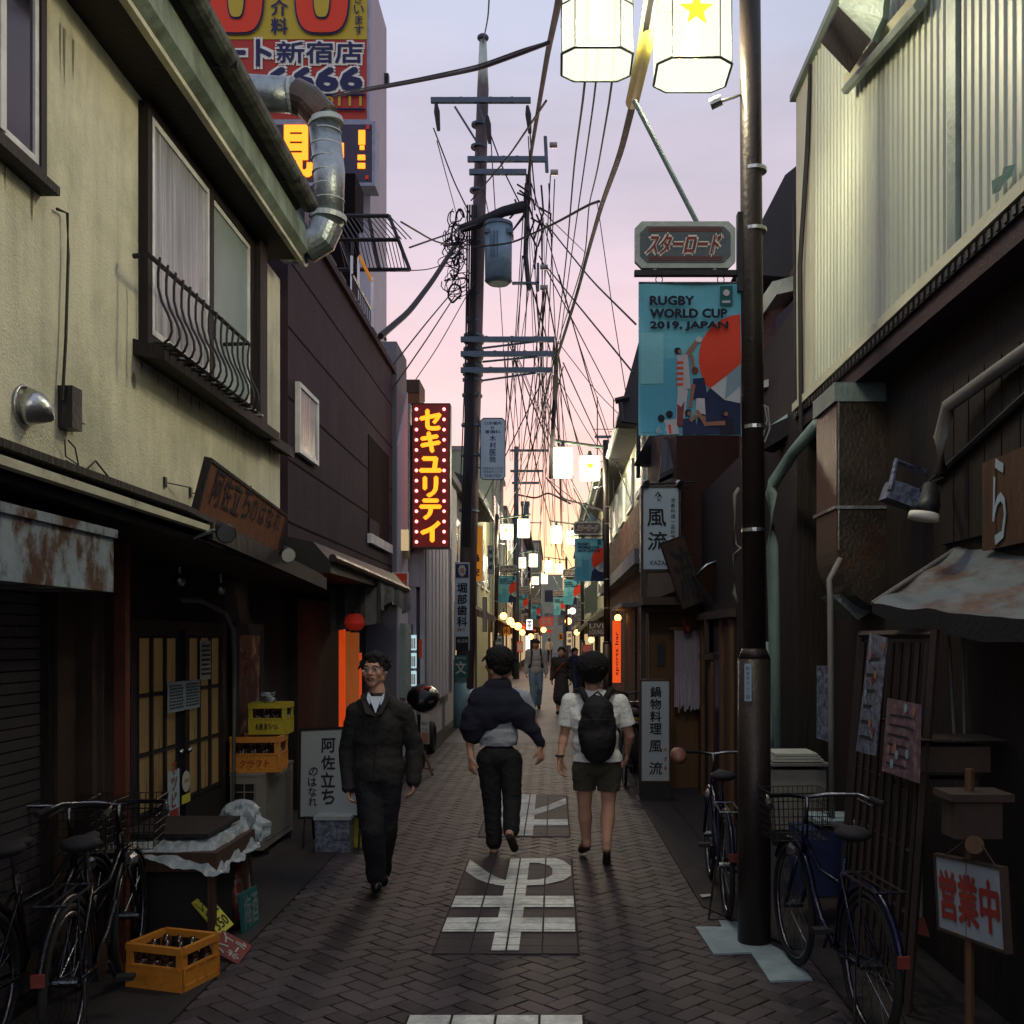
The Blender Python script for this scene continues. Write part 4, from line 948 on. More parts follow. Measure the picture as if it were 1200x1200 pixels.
def lamp_post(loc, label, blabel, mir=1, gm='lantern_glass', detail=1, hgt=6.4, group='star road lamp posts', yshift=0):
    t = thing('lamp_post', label, 'street lamp', (0, 0, 0))
    MB().cyl((0, 0, 0), (0, 0, 1.66), .096, .094, 24).tube([(0, 0, 1.66), (0, 0, 1.72)], .09, 24, rs=[.094, .07]).build('base_sleeve', 'pole_paint', t, True)
    MB().cyl((0, 0, 1.66), (-.03*mir, 0, hgt), .068, .060, 20).build('pole', 'pole_paint', t, True)
    s_ = -mir
    for z in (2.4, 3.0, 4.15, 4.5): MB().tube([(0, 0, z), (0, 0, z+.02)], .073, 18).build('strap', 'steel', t)
    MB().tube([(0, 0, 5.75), (s_*1.15, 0, 5.9)], .03, 8).build('arm', 'lantern_frame', t)
    lantern((s_*.92, 0, 5.13), .40, .60, 0, gm, t); lantern((s_*.36, .02, 5.08), .42, .48, 1, gm, t)
    MB().tube([(s_*.02, 0, 4.98), (s_*.12, -.02, 4.93), (s_*.2, -.03, 4.90)], .009, 6).build('hook', 'steel', t)
    MB().cyl((s_*.2, -.05, 4.9), (s_*.26, -.03, 4.88), .03).build('coupling', 'steel', t)
    MB().tube([(s_*.33, 0, 4.20), (s_*.70, .0, 4.92)], .015, 8).build('brace', 'pipe_teal', t)
    MB().box((min(0, s_*.70), -.02, 3.895), (max(0, s_*.70), .02, 3.925)).build('banner_bar', 'black', t)
    MB().box((min(s_*.05, s_*.10), -.03, 3.80), (max(s_*.05, s_*.10), .03, 4.26)).build('plate_bracket', 'black', t)
    xa, xb = sorted((s_*.13, s_*.68)); zc = 3.955; hh = .235; w = xb-xa; cc = .04
    def octa(e, y): return [Vector(p) for p in ((xa+cc-e, y, zc-e), (xb-cc+e, y, zc-e), (xb+e, y, zc+cc-e), (xb+e, y, zc+hh-cc+e), (xb-cc+e, y, zc+hh+e), (xa+cc-e, y, zc+hh+e), (xa-e, y, zc+hh-cc+e), (xa-e, y, zc+cc-e))]
    pl = MB().prism(octa(.018, -.018), (0, .036, 0)).build('name_plate', 'plaque_edge', t)
    MB().prism(octa(-.012, -.024), (0, .048, 0)).build('plate_face', 'plaque', pl)
    for k in range(3):
        for y in (-.027,): MB().box((xa+.06, y, zc+hh-.045+k*.01), (xb-.06, y+.002, zc+hh-.041+k*.01)).box((xa+.06, y, zc+.022+k*.01), (xb-.06, y+.002, zc+.026+k*.01)).build('plate_stripe', 'red_letter', pl)
    sh_ = Vector((1, 0, 0)); u = Vector((.22, 0, 1))
    text('スターロード', (xa+.045, -.0245, zc+.055), XR, u, w-.13, .125, 'cream_letter', pl, bold=.15, off=.003)
    text('スターロード', (xa+.050, -.0245, zc+.060), XR, u, w-.14, .115, 'red_letter', pl, bold=.04, off=.009)
    for x in (xa+.1, xb-.1): MB().tube([(x, 0, 3.92), (x, 0, 3.95)], .012).build('stud', 'steel', t)
    bn = thing('banner', blabel, 'banner', (0, 0, 0))
    xa2, xb2 = sorted((s_*.075, s_*.675))
    for x in (xa2+.12, xb2-.12): MB().torus((x, 0, 3.875), .020, .003, 1, 14, 5).build('ring', 'red_card', bn)
    MB().tube([(xa2, 0, 3.855), (xb2, 0, 3.855)], .007, 6).build('top_rod', 'steel', bn)
    banner_local(bn, xa2, xb2, 2.965, 3.855, 0., detail)
    if detail:
        MB().tube([(xb2, -.01, 3.20), (xb2+.10, -.02, 3.15), (xb2+.15, -.03, 3.12), (xb2+.16, -.03, 3.0), (xb2+.13, -.03, 2.92)], .005, 5).tube([(xb2+.13, -.03, 3.13), (xb2+.145, -.03, 3.05), (xb2+.12, -.03, 2.95)], .004, 5).build('tie_rope', 'paper', bn)
    return t, bn
tA, bA = lamp_post((0, 0, 0), 'tall brown lamp post nearest the camera with two glowing lanterns on its arm', 'rugby banner hanging from the nearest lamp post', 1)
place(tA, (1.165, 5.98, 0)); place(bA, (1.165, 5.98, 0))
tB, bB = copy_tree(tA), copy_tree(bA); place(tB, (1.2, -9.3, 0), 0, 'unseen lamp post added behind the viewer to light what faces the camera'); place(bB, (1.2, -9.3, 0), 0, 'rugby banner on the added lamp post behind the viewer')  # unseen post put in to light surfaces that face the camera
tC, bC = copy_tree(tA), copy_tree(bA); bpy.data.objects.remove(bC) if False else None
place(tC, (1.15, -3.2, 0), 0, 'second unseen lamp post added close behind the viewer as fill light'); place(bC, (1.15, -3.2, 0), 0, 'rugby banner on the second added lamp post close behind the viewer')  # another added post out of view, more fill for camera-facing surfaces
tg, bg = lamp_post((0, 0, 0), 'x', 'x', 1, 'lantern_far', 0, 5.9)
tl, bl2 = lamp_post((0, 0, 0), 'x', 'x', -1, 'lantern_far', 0, 5.9)
# words for the posts further on
rights = [((1.09, 21.3), 'brown lamp post second from the camera on the right, its lanterns against the pink sky', 'rugby banner second from the camera on the right side'),
          ((.98, 36), 'third lamp post on the right side of the street', 'third rugby banner on the right side of the street'),
          ((.62, 52), 'fourth lamp post on the right, deep in the street', 'fourth rugby banner on the right, half hidden behind the third')]
lefts = [((-1.95, 34), 'first lamp post on the left side beyond the white dental pole sign', 'leftmost of the distant rugby banners on the left side'),
         ((-1.92, 48), 'second lamp post on the left side of the distant street', 'second of the distant rugby banners on the left side'),
         ((-1.55, 63), 'third and farthest lamp post on the left side', 'farthest and smallest rugby banner on the left side')]
for i, ((x, y), la, lb) in enumerate(rights):
    a, b_ = (tg, bg) if i == 0 else (copy_tree(tg), copy_tree(bg)); place(a, (x, y, 0), 0, la); place(b_, (x, y, 0), 0, lb)
for i, ((x, y), la, lb) in enumerate(lefts):
    a, b_ = (tl, bl2) if i == 0 else (copy_tree(tl), copy_tree(bl2)); place(a, (x, y, 0), 0, la); place(b_, (x, y, 0), 0, lb)
for o in list(C.objects):
    if o.name.startswith('lamp_post'): o['group'] = 'star road lamp posts'
    if o.name.startswith('banner') and o.get('category'): o['group'] = 'rugby banners under the lamp posts'
a = PX(874, 812, 1.165); a = Vector((1.09, 5.885, 1.45)); 
t = thing('pole_sticker', 'small white vertical sticker on the nearest brown lamp post', 'sticker', a)
board(a+Vector((.0, -.005, -.03)), Vector((.9, -.35, 0)), UP, .04, .215, .003, 'sign_blue_white', t, 'sheet')
text('阿佐谷北二丁目', a+Vector((.008, -.009, -.02)), Vector((.9, -.35, 0)), UP, .022, .19, 'ink', t, True, 0)
# ================================================================ utility poles and wires
def upole(X, Y, H, r0, r1, label, arms, big=True, name='utility_pole'):
    t = thing(name, label, 'utility pole', (X, Y, 0))
    if big:
        top = P(566, 52, Y)
        MB().tube([(X, Y, 0), (top.x, Y, H-1.0)], r0, 20, rs=[r0, r1]).build('pole', 'pole_concrete', t, True)
        MB().tube([(top.x, Y, H-1.0), (top.x, Y, H-.02)], r1, 14, rs=[r1*1.0, .07]).build('pole_top', 'alu', t, True)
        MB().ell((top.x, Y, H), (.12, .12, .07)).build('cap', 'arm_metal', t, True)
    else:
        MB().tube([(X, Y, 0), (X, Y, H)], r0, 14, rs=[r0, r1]).build('pole', 'arm_metal', t, True)
    for (xa, xb, py) in arms:
        a, b_ = P(xa, py, Y-.28), P(xb, py, Y-.28)
        MB().box((a.x, Y-.33, a.z-.05), (b_.x, Y-.25, a.z+.05)).build('crossarm', 'arm_metal', t)
    return t
UY = 20.5
t = upole(-1.83, UY, 13.8, .19, .115, 'tall tapered utility pole tangled with cables rising left of the street', [(505, 622, 118), (548, 642, 187), (550, 617, 202), (540, 650, 398), (540, 651, 415), (540, 648, 434)])
def UP_(x, y, d=0.): return P(x, y, UY+d)
for (a, b_) in (((565, 408), (630, 400)), ((565, 424), (630, 418)), ((565, 446), (628, 437)), ((533, 125), (558, 165)), ((560, 120), (575, 165))): MB().tube([UP_(*a, -.3), UP_(*b_, -.3)], .022, 6).build('arm_stay', 'arm_metal', t)
for (x, y) in ((511, 135), (618, 138), (571, 150)): MB().tube([UP_(x, y-14, -.3), UP_(x+1, y-4, -.3), UP_(x+3, y+18, -.3)], .05, 8, rs=[.03, .06, .035]).build('insulator', 'black', t)
for (x, y) in ((648, 170), (649, 202)): MB().cyl(UP_(x-4, y, -.3), UP_(x+5, y, -.3), .055).build('insulator', 'insulator', t)
MB().tube([UP_(639, 160, -.3), UP_(641, 202, -.3)], .035).build('arm_post', 'arm_metal', t)
MB().tube([UP_(619, 205, -.3), UP_(616, 300, -.3), UP_(620, 340, -.3)], .05).build('riser', 'dark_metal', t)
MB().tube([UP_(540, 268, -.25), UP_(560, 262, -.4), UP_(590, 248, -.35), UP_(614, 242, -.3)], .09, 10, rs=[.08, .1, .1, .11]).build('cable_trough', 'wire', t, True)
tr = MB().cyl(UP_(584, 330, -.5), UP_(584, 266, -.5), .26, .27, 20).build('transformer', 'transformer', t, True)
MB().cyl(UP_(584, 266, -.5), UP_(584, 262, -.5), .29, .28, 20).build('lid', 'arm_metal', tr)
MB().cyl(UP_(584, 333, -.5), UP_(584, 329, -.5), .2, .27, 20).build('tank_base', 'arm_metal', tr)
for x in (574, 578, 582): MB().box(UP_(x, 300, -.78), UP_(x+1.5, 270, -.76)).build('cooling_fin', 'arm_metal', tr)
MB().box(UP_(568, 272, -.72), UP_(602, 277, -.3)).build('hanger', 'arm_metal', t)
MB().box(UP_(600, 330, -.35), UP_(632, 334, -.25)).build('crossarm', 'arm_metal', t)
MB().box(UP_(629, 340, -.35), UP_(632, 310, -.25)).build('arm_post', 'arm_metal', t)
for y in (313, 337): MB().cyl(UP_(633, y, -.3), UP_(642, y, -.3), .05).build('insulator', 'insulator', t)
for y in (395, 402, 411, 420, 430, 440, 447, 465, 500, 535, 600, 225, 285, 345, 378, 148, 174): 
    x = 543+(852-y)*.027; MB().tube([UP_(x-.1, y, 0), UP_(x, y-2.5, 0)], .205 if y > 380 else .165, 16).build('band', 'arm_metal', t)
rr_ = random.Random(3)
for i in range(44):      # loops of spare cable
    c = UP_(rr_.uniform(534, 548), rr_.triangular(246, 350, 275), -.25); pts = []
    ra, rb_ = rr_.triangular(.06, .36, .12), rr_.triangular(.05, .38, .12); ph = rr_.uniform(0, 6)
    for k in range(13):
        a = ph+k*rr_.uniform(.35, .55)*(1 if i % 3 else .6); pts.append(c+Vector((ra*math.cos(a)-.1, -.12*math.sin(a*1.3), rb_*math.sin(a))))
    MB().tube(pts, rr_.choice((.006, .009, .012, .022)), 5).build('cable_loop', 'wire', t)
for i in range(12):
    c = UP_(rr_.uniform(600, 635), rr_.uniform(215, 275), -.35); d = Vector((rr_.uniform(-.3, .5), 0, rr_.uniform(-1.1, -.2)))
    MB().tube([c, c+d*.5+Vector((.12, 0, 0)), c+d], .02, 5).build('cable_loop', 'wire', t)
for i in range(5): MB().tube([UP_(548+i*2.6, 240, -.23), UP_(545+i*2.4, 500, -.24), UP_(541+i*2.6, 640, -.24)], .018, 5).build('cable_run', 'wire', t)
sg = board(UP_(533, 762, -.23), XR, UP, .29, (762-660)*UY/F, .02, 'sign_blue_white', t, 'wrap_sign')
text('堀部歯科', UP_(535, 735, -.235), XR, UP, .22, (735-682)*UY/F*.98, 'ink', sg, True, .05)
MB().prism([UP_(*p, -.24) for p in ((534, 677), (549, 677), (549, 661), (534, 661))], (0, .003, 0)).build('shield_field', 'navy_print', sg)
MB().prism([UP_(*p, -.25) for p in ((537, 667), (538, 673), (541.5, 676), (545, 673), (546, 667), (544, 662.5), (539, 662.5))], (0, .003, 0)).build('shield', 'paper', sg)
text('田', UP_(539.5, 671.5, -.255), XR, UP, .07, .09, 'ink_red', sg, bold=.03)
MB().prism([UP_(*p, -.24) for p in ((534, 762), (549, 762), (549, 746), (534, 746))], (0, .003, 0)).build('note_field', 'ink', sg)
text('03-3338', UP_(536, 753, -.245), XR, UP, .2, .06, 'paper', sg); text('徒歩1分', UP_(536, 740, -.235), XR, UP, .15, .07, 'ink_red', sg, bold=.03)
sg = board(UP_(533, 794, -.22), XR, UP, .26, 26*UY/F, .01, 'green_logo', t, 'school_sign'); text('文', UP_(534, 776.5+13, -.23), XR, UP, .20, .24, 'paper', sg, bold=.05); text('通学路', UP_(535, 771.5+1, -.23), XR, UP, .18, .05, 'paper', sg)
MB().cyl((-1.83, UY, .9), (-1.83, UY, 1.35), .196, .194, 20).build('blue_band', 'pole_band', t, True)
MB().cyl((-1.83, UY, 0), (-1.83, UY, .9), .20, .196, 20).build('blue_band', 'pole_band', t, True)
# clinic sign hung off the pole
a = UP_(563, 562, -.1); t = thing('clinic_sign', 'white octagonal clinic sign with vertical blue characters right of the utility pole', 'sign', a)
w, hh = 29*20.4/F, 72*20.4/F; c_ = .06
MB().prism([a+Vector(p) for p in ((c_, 0, 0), (w-c_, 0, 0), (w, 0, c_), (w, 0, hh-c_), (w-c_, 0, hh), (c_, 0, hh), (0, 0, hh-c_), (0, 0, c_))], (0, .05, 0)).build('panel', 'sign_blue_white', t)
e = .03
f = MB()
q = [(c_, 0), (w-c_, 0), (w, c_), (w, hh-c_), (w-c_, hh), (c_, hh), (0, hh-c_), (0, c_)]
for i in range(8): f.tube([a+Vector((q[i][0], -.005, q[i][1])), a+Vector((q[(i+1) % 8][0], -.005, q[(i+1) % 8][1]))], .008, 4)
f.build('edge', 'navy_print', t)
text('木村医院', a+Vector((w*.32, 0, hh*.27)), XR, UP, w*.36, hh*.46, 'navy_print', t, True, .03)
text('○水曜内', a+Vector((w*.16, 0, hh*.89)), XR, UP, w*.68, hh*.055, 'navy_print', t, bold=.02); text('科', a+Vector((w*.42, 0, hh*.82)), XR, UP, w*.13, hh*.05, 'navy_print', t, bold=.02); text('胃腸科', a+Vector((w*.2, 0, hh*.75)), XR, UP, w*.6, hh*.055, 'navy_print', t, bold=.02)
for k in range(2): text('阿佐谷北二丁目', a+Vector((w*.12, 0, hh*(.165-.055*k))), XR, UP, w*.76, hh*.036, 'navy_print', t, bold=.01)
text('3338-7525', a+Vector((w*.16, 0, hh*.04)), XR, UP, w*.68, hh*.045, 'navy_print', t, bold=.02)
for z in (.2, .8): MB().tube([a+Vector((0, .02, hh*z)), a+Vector((-.22, .1, hh*z))], .015, 5).build('bracket', 'arm_metal', t)
t = upole(-1.69, 45, 10.2, .14, .1, 'pale grey utility pole with a transformer further down the street', [(598, 643, 528), (598, 637, 552), (600, 632, 566)], False)
t = upole((709-650)*40/F, 40.5, 7.6, .06, .05, 'thin antenna mast above the right-hand roofs', [(697, 722, 512), (697, 720, 524)], False, 'antenna_mast'); t['category'] = 'antenna'
def wire(pts, r, name='overhead_wire', label=None, group='overhead wires', m='wire'):
    p = [P(*q) for q in pts]; out_ = []
    for i in range(len(p)-1):
        for k in range(6): out_.append(p[i].lerp(p[i+1], k/6))
    out_.append(p[-1])
    # smooth the joints a little
    for _ in range(2): out_ = [out_[0]]+[(out_[i-1]+out_[i]*2+out_[i+1])/4 for i in range(1, len(out_)-1)]+[out_[-1]]
    return tag(MB().tube(out_, r, 5).build(name, m, loc=p[0]), label or 'thin black wire in the bundle strung along the street to the utility pole', 'wire', group)
wire([(656, -40, 8), (655, 0, 8.5), (642, 60, 11), (632, 120, 14), (622, 180, 18), (619, 215, 20)], .032, label='thick twisted cable running from the top of the frame to the upper crossarms', group='heavy cables')
wire([(775, -60, 5), (760, 20, 6), (742, 120, 7.4), (727, 180, 9), (705, 240, 12), (690, 292, 15), (676, 345, 17.5), (653, 418, 20)], .028, label='thick black cable sweeping under the left lantern to the lower crossarms', group='heavy cables')
tag(MB().tube([P(768, -20, 5.7), P(758, 45, 6.3), P(741, 120, 7.4)], .050, 10).build('cable_guard', 'cable_guard', smooth=True), 'yellow cable guard sleeve lit by the lanterns', 'cable guard')
for (a, b_) in (((686, 95, 7), (672, 200, 11)), ):
    wire([(690, -30, 6), (686, 96, 7.5), (673, 190, 11), (664, 300, 15), (650, 418, 20)], .010)
wire([(704, -30, 6), (699, 96, 7.5), (684, 200, 11), (668, 310, 15), (652, 434, 20)], .008)
wire([(722, -30, 6), (718, 96, 7.5), (700, 200, 11), (690, 240, 14), (686, 300, 15), (655, 398, 20)], .009)
wire([(574, -20, 12), (572, 20, 15), (566, 50, 20)], .012, label='single thin wire dropping to the very tip of the utility pole')
wire([(390, 113, 16), (480, 97, 13), (560, 81, 11), (612, 62, 10.4), (643, 50, 10)], .022, label='doubled service cable crossing from the billboard side to the thick cable')
wire([(400, 108, 18), (480, 94, 14), (560, 77, 12), (612, 58, 10.8), (643, 49, 10)], .010, label='thin messenger wire just above the doubled service cable')
wire([(446, 394, 13), (480, 365, 15), (508, 328, 17), (532, 290, 20)], .045, label='thick black cable rising from the mauve roof to the utility pole', group='heavy cables')
for (a, b_, c) in (((459, 430), (500, 378), (532, 340)), ((460, 456), (500, 398), (533, 347))): wire([(*a, 14.5), (*b_, 17), (*c, 20.2)], .012, label='thin wire slanting from the mauve building corner to the pole')
for (a, b_) in (((640, 312, 20), (742, 437, 14)), ((655, 322, 20), (700, 480, 24)), ((700, 480, 24), (740, 590, 20)), ((632, 300, 20), (720, 470, 30)), ((660, 425, 20.2), (740, 600, 38)), ((640, 560, 42), (716, 620, 22)), ((560, 600, 30), (640, 437, 20.2)), ((612, 225, 20.2), (690, 300, 40)), ((480, 290, 14), (560, 262, 20))):
    wire([a, b_], .014, label='long thin wire slanting across the pink sky right of the utility pole', group='slanting wires')
for (x0_, y0_, x1_, y1_) in ((645, 205, 622, 640), (650, 210, 632, 650), (618, 340, 606, 560), (624, 340, 646, 620), (628, 345, 652, 640), (634, 250, 640, 640), (652, 420, 646, 640), (648, 440, 651, 660), (655, 420, 668, 640), (612, 300, 600, 540), (575, 160, 598, 540), (619, 160, 640, 540), (512, 165, 548, 300), (643, 215, 660, 600), (600, 420, 612, 560), (636, 400, 622, 560), (590, 410, 618, 640), (630, 436, 672, 560)):
    wire([(x0_, y0_, 20.2), (x1_, y1_, 44)], .012, label='thin black wire running on down the street from the big utility pole', group='wires down the street')
wire([(652, 412, 20), (650, 470, 21), (648, 500, 21), (645, 560, 22)], .05, label='dangling bundle of taped cables below the lower crossarms', group='heavy cables')
wire([(640, 560, 40), (660, 585, 36), (690, 592, 30), (710, 600, 22)], .03); wire([(608, 580, 45), (628, 584, 44), (643, 577, 42), (668, 590, 36)], .04); wire([(450, 395, 13.5), (452, 398, 13.6)], .02)
wire([(553, 290, 20), (600, 285, 18), (650, 262, 15), (690, 240, 13), (702, 236, 12)], .018, label='cable crossing from the pole loops to the sweeping thick cable')

rw = random.Random(11)
for i in range(30):
    xa, ya = rw.choice(((620, 215), (632, 255), (616, 300), (636, 335), (653, 400), (653, 418), (650, 436), (600, 400), (628, 418), (618, 240)))
    xb, yb = rw.uniform(575, 735), rw.uniform(540, 660)
    ym = (ya+yb)/2+rw.uniform(4, 22)
    wire([(xa+rw.uniform(-5, 5), ya, 20.2), ((xa+xb)/2, ym, 27), (xb, yb, 40)], rw.choice((.007, .009, .012, .016)), label='thin black wire running on down the street from the big utility pole', group='wires down the street')
for i, (a, b_, c) in enumerate((((548, 292), (470, 260), 14), ((545, 300), (462, 318), 15), ((552, 235), (640, 118), 11), ((556, 330), (470, 470), 17), ((548, 345), (540, 560), 22), ((655, 402), (745, 505), 24), ((640, 262), (745, 380), 13), ((650, 436), (725, 560), 24), ((555, 260), (508, 150), 20.3), ((560, 175), (575, 262), 20.3), ((620, 140), (628, 240), 20.3), ((700, 238), (735, 470), 18), ((660, 430), (600, 640), 48), ((560, 460), (535, 600), 26), ((572, 150), (610, 240), 20.3))):
    wire([(*a, 20.2), ((a[0]+b_[0])/2, (a[1]+b_[1])/2+7, (20.2+c)/2), (*b_, c)], .009 if i % 2 else .014, label='slack service wire looping off the utility pole to a neighbouring roof', group='service wires')
for (x, y) in ((560, 187), (575, 187), (590, 187), (606, 187), (556, 202), (588, 202), (575, 118), (540, 118), (600, 118), (570, 398), (600, 398), (628, 398), (580, 415), (615, 415), (640, 415), (575, 434), (605, 434), (632, 434)):
    MB().cyl(UP_(x, y-4, -.29), UP_(x, y+3, -.29), .035, .028).build('insulator', rw.choice(['insulator', 'black']), bpy.data.objects['utility_pole'], loc=(-1.83, UY, 0))
# ================================================================ NEON, BILLBOARD and left middle distance
def fboard(px0, py0, px1, py1, d, dep, name, label, m, cat='sign', edge=None, em='dark_metal'):
    a = P(px0, py1, d); b_ = P(px1, py1, d); c = P(px0, py0, d)
    t = thing(name, label, cat, a); w, hh = b_.x-a.x, c.z-a.z
    board(a, XR, UP, w, hh, dep, m, t, 'panel', edge=edge, em=em)
    return t, a, w, hh
t, a, w, hh = fboard(484, 474, 526, 641, 16, .22, 'neon_sign', 'red neon sign box with yellow katakana and rows of round bulbs', 'neon_box', edge=.02)
text('セキュリティ', a+Vector((w*.19, -.01, hh*.03)), XR, UP, w*.60, hh*.94, 'neon', t, True, .10)
nb = 14
for i in range(nb):
    for x in (.10, .87):
        z = hh*(.965-.93*i/(nb-1)); MB().ell(a+Vector((w*x+.0, -.02, z)), .026, 8, 6).build('bulb', 'bulb', t, True)
B(a+Vector((-.13, .02, -.1)), a+Vector((-.05, .2, hh+.02)), 'side_post', 'galv', t)
for z in (.1, .45, .8): MB().tube([a+Vector((-.05, .1, hh*z)), a+Vector((-.45, .1, hh*z))], .018, 6).build('bracket', 'black', t)
MB().tube([a+Vector((.0, .05, -.02)), a+Vector((-.2, .0, -.3))], .02, 6).build('bracket', 'black', t)
t = thing('vent_box', 'rusty brown chimney box above the neon sign', 'chimney', P(478, 480, 17)); B(P(476, 480, 17), P(497, 458, 17.6), 'casing', 'sign_wood', t); B(P(475, 459.5, 16.98), P(498, 457, 17.7), 'cap', 'brown_wood', t)
# striped lit cylinder sign and red price board by the neon
t, a, w, hh = fboard(461, 672, 477, 707, 14.8, .05, 'price_sign', 'small red and orange price board below the grey vinyl valance', 'banner_red', edge=.015, em='white_alu')
text('生ビール', a+Vector((w*.1, 0, hh*.55)), XR, UP, w*.8, hh*.25, 'paper', t); text('280円', a+Vector((w*.1, 0, hh*.15)), XR, UP, w*.8, hh*.3, 'navy_print', t, bold=.03)
t = thing('glow_awning', 'cream fabric awning lit orange under the neon sign', 'awning', P(462, 655, 15.3))
MB().prism([P(462, 655, 15.6), P(480, 655, 15.3), P(480, 628, 15.3), P(462, 607, 15.6)], (0, .05, 0)).build('fabric', 'far_cream', t)
B(P(462, 645, 15.2), P(479, 621, 15.25), 'light_box', 'lit_window', t)
t = thing('vending_machine', 'lit drinks vending machine behind the jacketed man', 'vending machine', G(483, 850, 0)+Vector((0, 0, 0)))
d = 16.2; B(P(476, 865, d), P(489, 732, d+.6), 'case', 'far_grey', t)
for k in range(3): 
    f = board(P(478, 762+k*21, d-.01), XR, UP, .135, .24, .01, 'vending', t, 'display'); 
    for j in range(4): B(P(479+j*2.1, 760+k*21, d-.03), P(480.4+j*2.1, 748+k*21, d-.02), 'can', rnd.choice(['green_logo', 'banner_red', 'paper', 'navy']), f)
B(P(491, 771, 15.8), P(494.5, 749, 15.9), 'coin_panel', 'banner_red', t)
# small A-board with yellow legs and round mirror-like motorcycle hood
t = thing('easel_sign', 'small wooden easel with a handwritten sheet right of the jacketed man', 'easel', G(503, 908))
e0 = G(503, 908); 
MB().tube([P(492, 868, 13.6), P(507, 908, 13.3)], .018, 6).tube([P(499, 868, 13.6), P(496, 900, 13.9)], .018, 6).tube([P(496, 900, 13.35), P(508, 902, 13.35)], .012, 6).build('leg', 'tan_wood', t)
board(P(493, 872, 13.5), XR, UP, .11, .40, .02, 'paper', t, 'sheet'); board(P(494, 870, 13.46), XR, UP, .09, .13, .01, 'print_skin', t, 'photo')
text('本日の', P(494, 850, 13.49), XR, UP, .08, .05, 'navy_print', t); text('ランチ', P(494, 858, 13.49), XR, UP, .08, .06, 'navy_print', t)
t = thing('motor_scooter', 'dark parked scooter with a rounded hood behind the jacketed man', 'scooter', G(498, 880))
MB().ell(P(496, 818, 13.8), (.22, .35, .17), 18, 12, Euler((R(12), R(12), 0)).to_matrix()).build('cowl', 'bike_black', t, True)
MB().ell(P(501, 806, 13.7), (.05, .04, .02)).build('tail_light', 'banner_red', t, True)
MB().torus(G(494, 896, .24)+Vector((0, -.1, 0)), .2, .06, 0, 24, 8).build('wheel', 'tyre', t, True)
B(P(489, 872, 13.9), P(502, 835, 14.3), 'body', 'bike_black', t)
MB().torus(G(494, 893, .24)+Vector((0, 1.15, 0)), .2, .06, 0, 24, 8).build('wheel', 'tyre', t, True)
# big billboard block
BD = 27
t = thing('billboard_building', 'tall pale building carrying the red and yellow telephone billboard', 'building', P(340, 748, BD))
x0, x1 = P(180, 0, BD).x, P(434, 0, BD).x
MB().box((x0, BD, 0), (x1, BD+2.6, 19.4)).build('wall', 'pale_wall', t)
B((x0+4.2, BD-.02, 0), (x1-.3, BD-.001, P(0, 222, BD).z), 'lower_facade', 'groove', t)
B((x1-.03, BD+2.2, 17.6), (x1+.12, BD+2.4, 17.9), 'spout', 'dark_metal', t)

t, a, w, hh = fboard(200, -70, 430, 140, BD-.5, .3, 'billboard', 'red and yellow billboard with large zeros and telephone digits', 'bb_red', edge=.06, em='bb_frame')
k_ = (BD-.5)/F
def bt(txt, x0, y0, x1, y1, m, bold=.03, off=.01, out=None, ow=.14, vert=False):
    o = P(x0, y1, BD-.5)
    if out: text(txt, o, XR, UP, (x1-x0)*k_, (y1-y0)*k_, out, t, vert, bold+ow, off)
    text(txt, o, XR, UP, (x1-x0)*k_, (y1-y0)*k_, m, t, vert, bold, off+.02)
board(P(200, 46, BD-.52), XR, UP, 230*k_, 116*k_, .02, 'bb_yellow', t, 'yellow_field')
for cx in (278, 378):
    for (rx, ry, m_, o_) in ((33, 66, 'navy_print', .06), (31, 64, 'banner_red', .08), (11, 49, 'navy_print', .10), (9.5, 47, 'bb_yellow', .12)):
        pts = []
        for q in range(40):
            a_ = 2*math.pi*q/40; ca, sa = math.cos(a_), math.sin(a_); e_ = .55
            pts.append(P(cx+rx*math.copysign(abs(ca)**e_, ca), -24+ry*math.copysign(abs(sa)**e_, sa), BD-.52)+Vector((0, -o_, 0)))
        MB().quad(*pts).build('numeral', m_, t)
bt('紹介料', 313, -22, 343, 43, 'navy_print', .05, .04, vert=True)
bt('ございます', 415, -18, 427, 43, 'navy_print', .03, .04, vert=True)
bt('ート', 262, 48, 318, 78, 'navy_print', .06, .03, 'cream_letter'); bt('新宿店', 325, 50, 425, 75, 'navy_print', .04, .03, 'cream_letter')
bt('6666', 315, 81, 424, 107, 'navy_print', .09, .03, 'cream_letter'); bt('03-5300-0111', 290, 114, 424, 125, 'bb_yellow', .04, .03)
MB().tube([P(200, 111, BD-.56), P(428, 111, BD-.56)], .03, 5).tube([P(200, 128, BD-.56), P(428, 128, BD-.56)], .03, 5).build('rule_line', 'navy_print', t)
t, a, w, hh = fboard(300, 146, 436, 214, BD-1.2, .6, 'led_board', 'dark LED display with orange dot characters under the billboard', 'led_panel', edge=.08, em='bb_frame')
text('見', P(330, 207, BD-1.2), XR, UP, 34*k_, 56*k_, 'led', t, bold=.06, off=.05)
for (x0_, y0_, x1_, y1_) in ((393, 168, 403, 184), (420, 153, 428, 169), (421.5, 171, 427, 175), (419, 182, 428, 187), (419, 191.5, 428, 197)): B(P(x0_, y1_, BD-1.24), P(x1_, y0_, BD-1.21), 'led_glyph', 'led', t)
for (x, y) in ((431, 149), (430, 208)): B(P(x-2, y+2, BD-1.24), P(x+2, y-2, BD-1.21), 'led_glyph', 'banner_red', t)
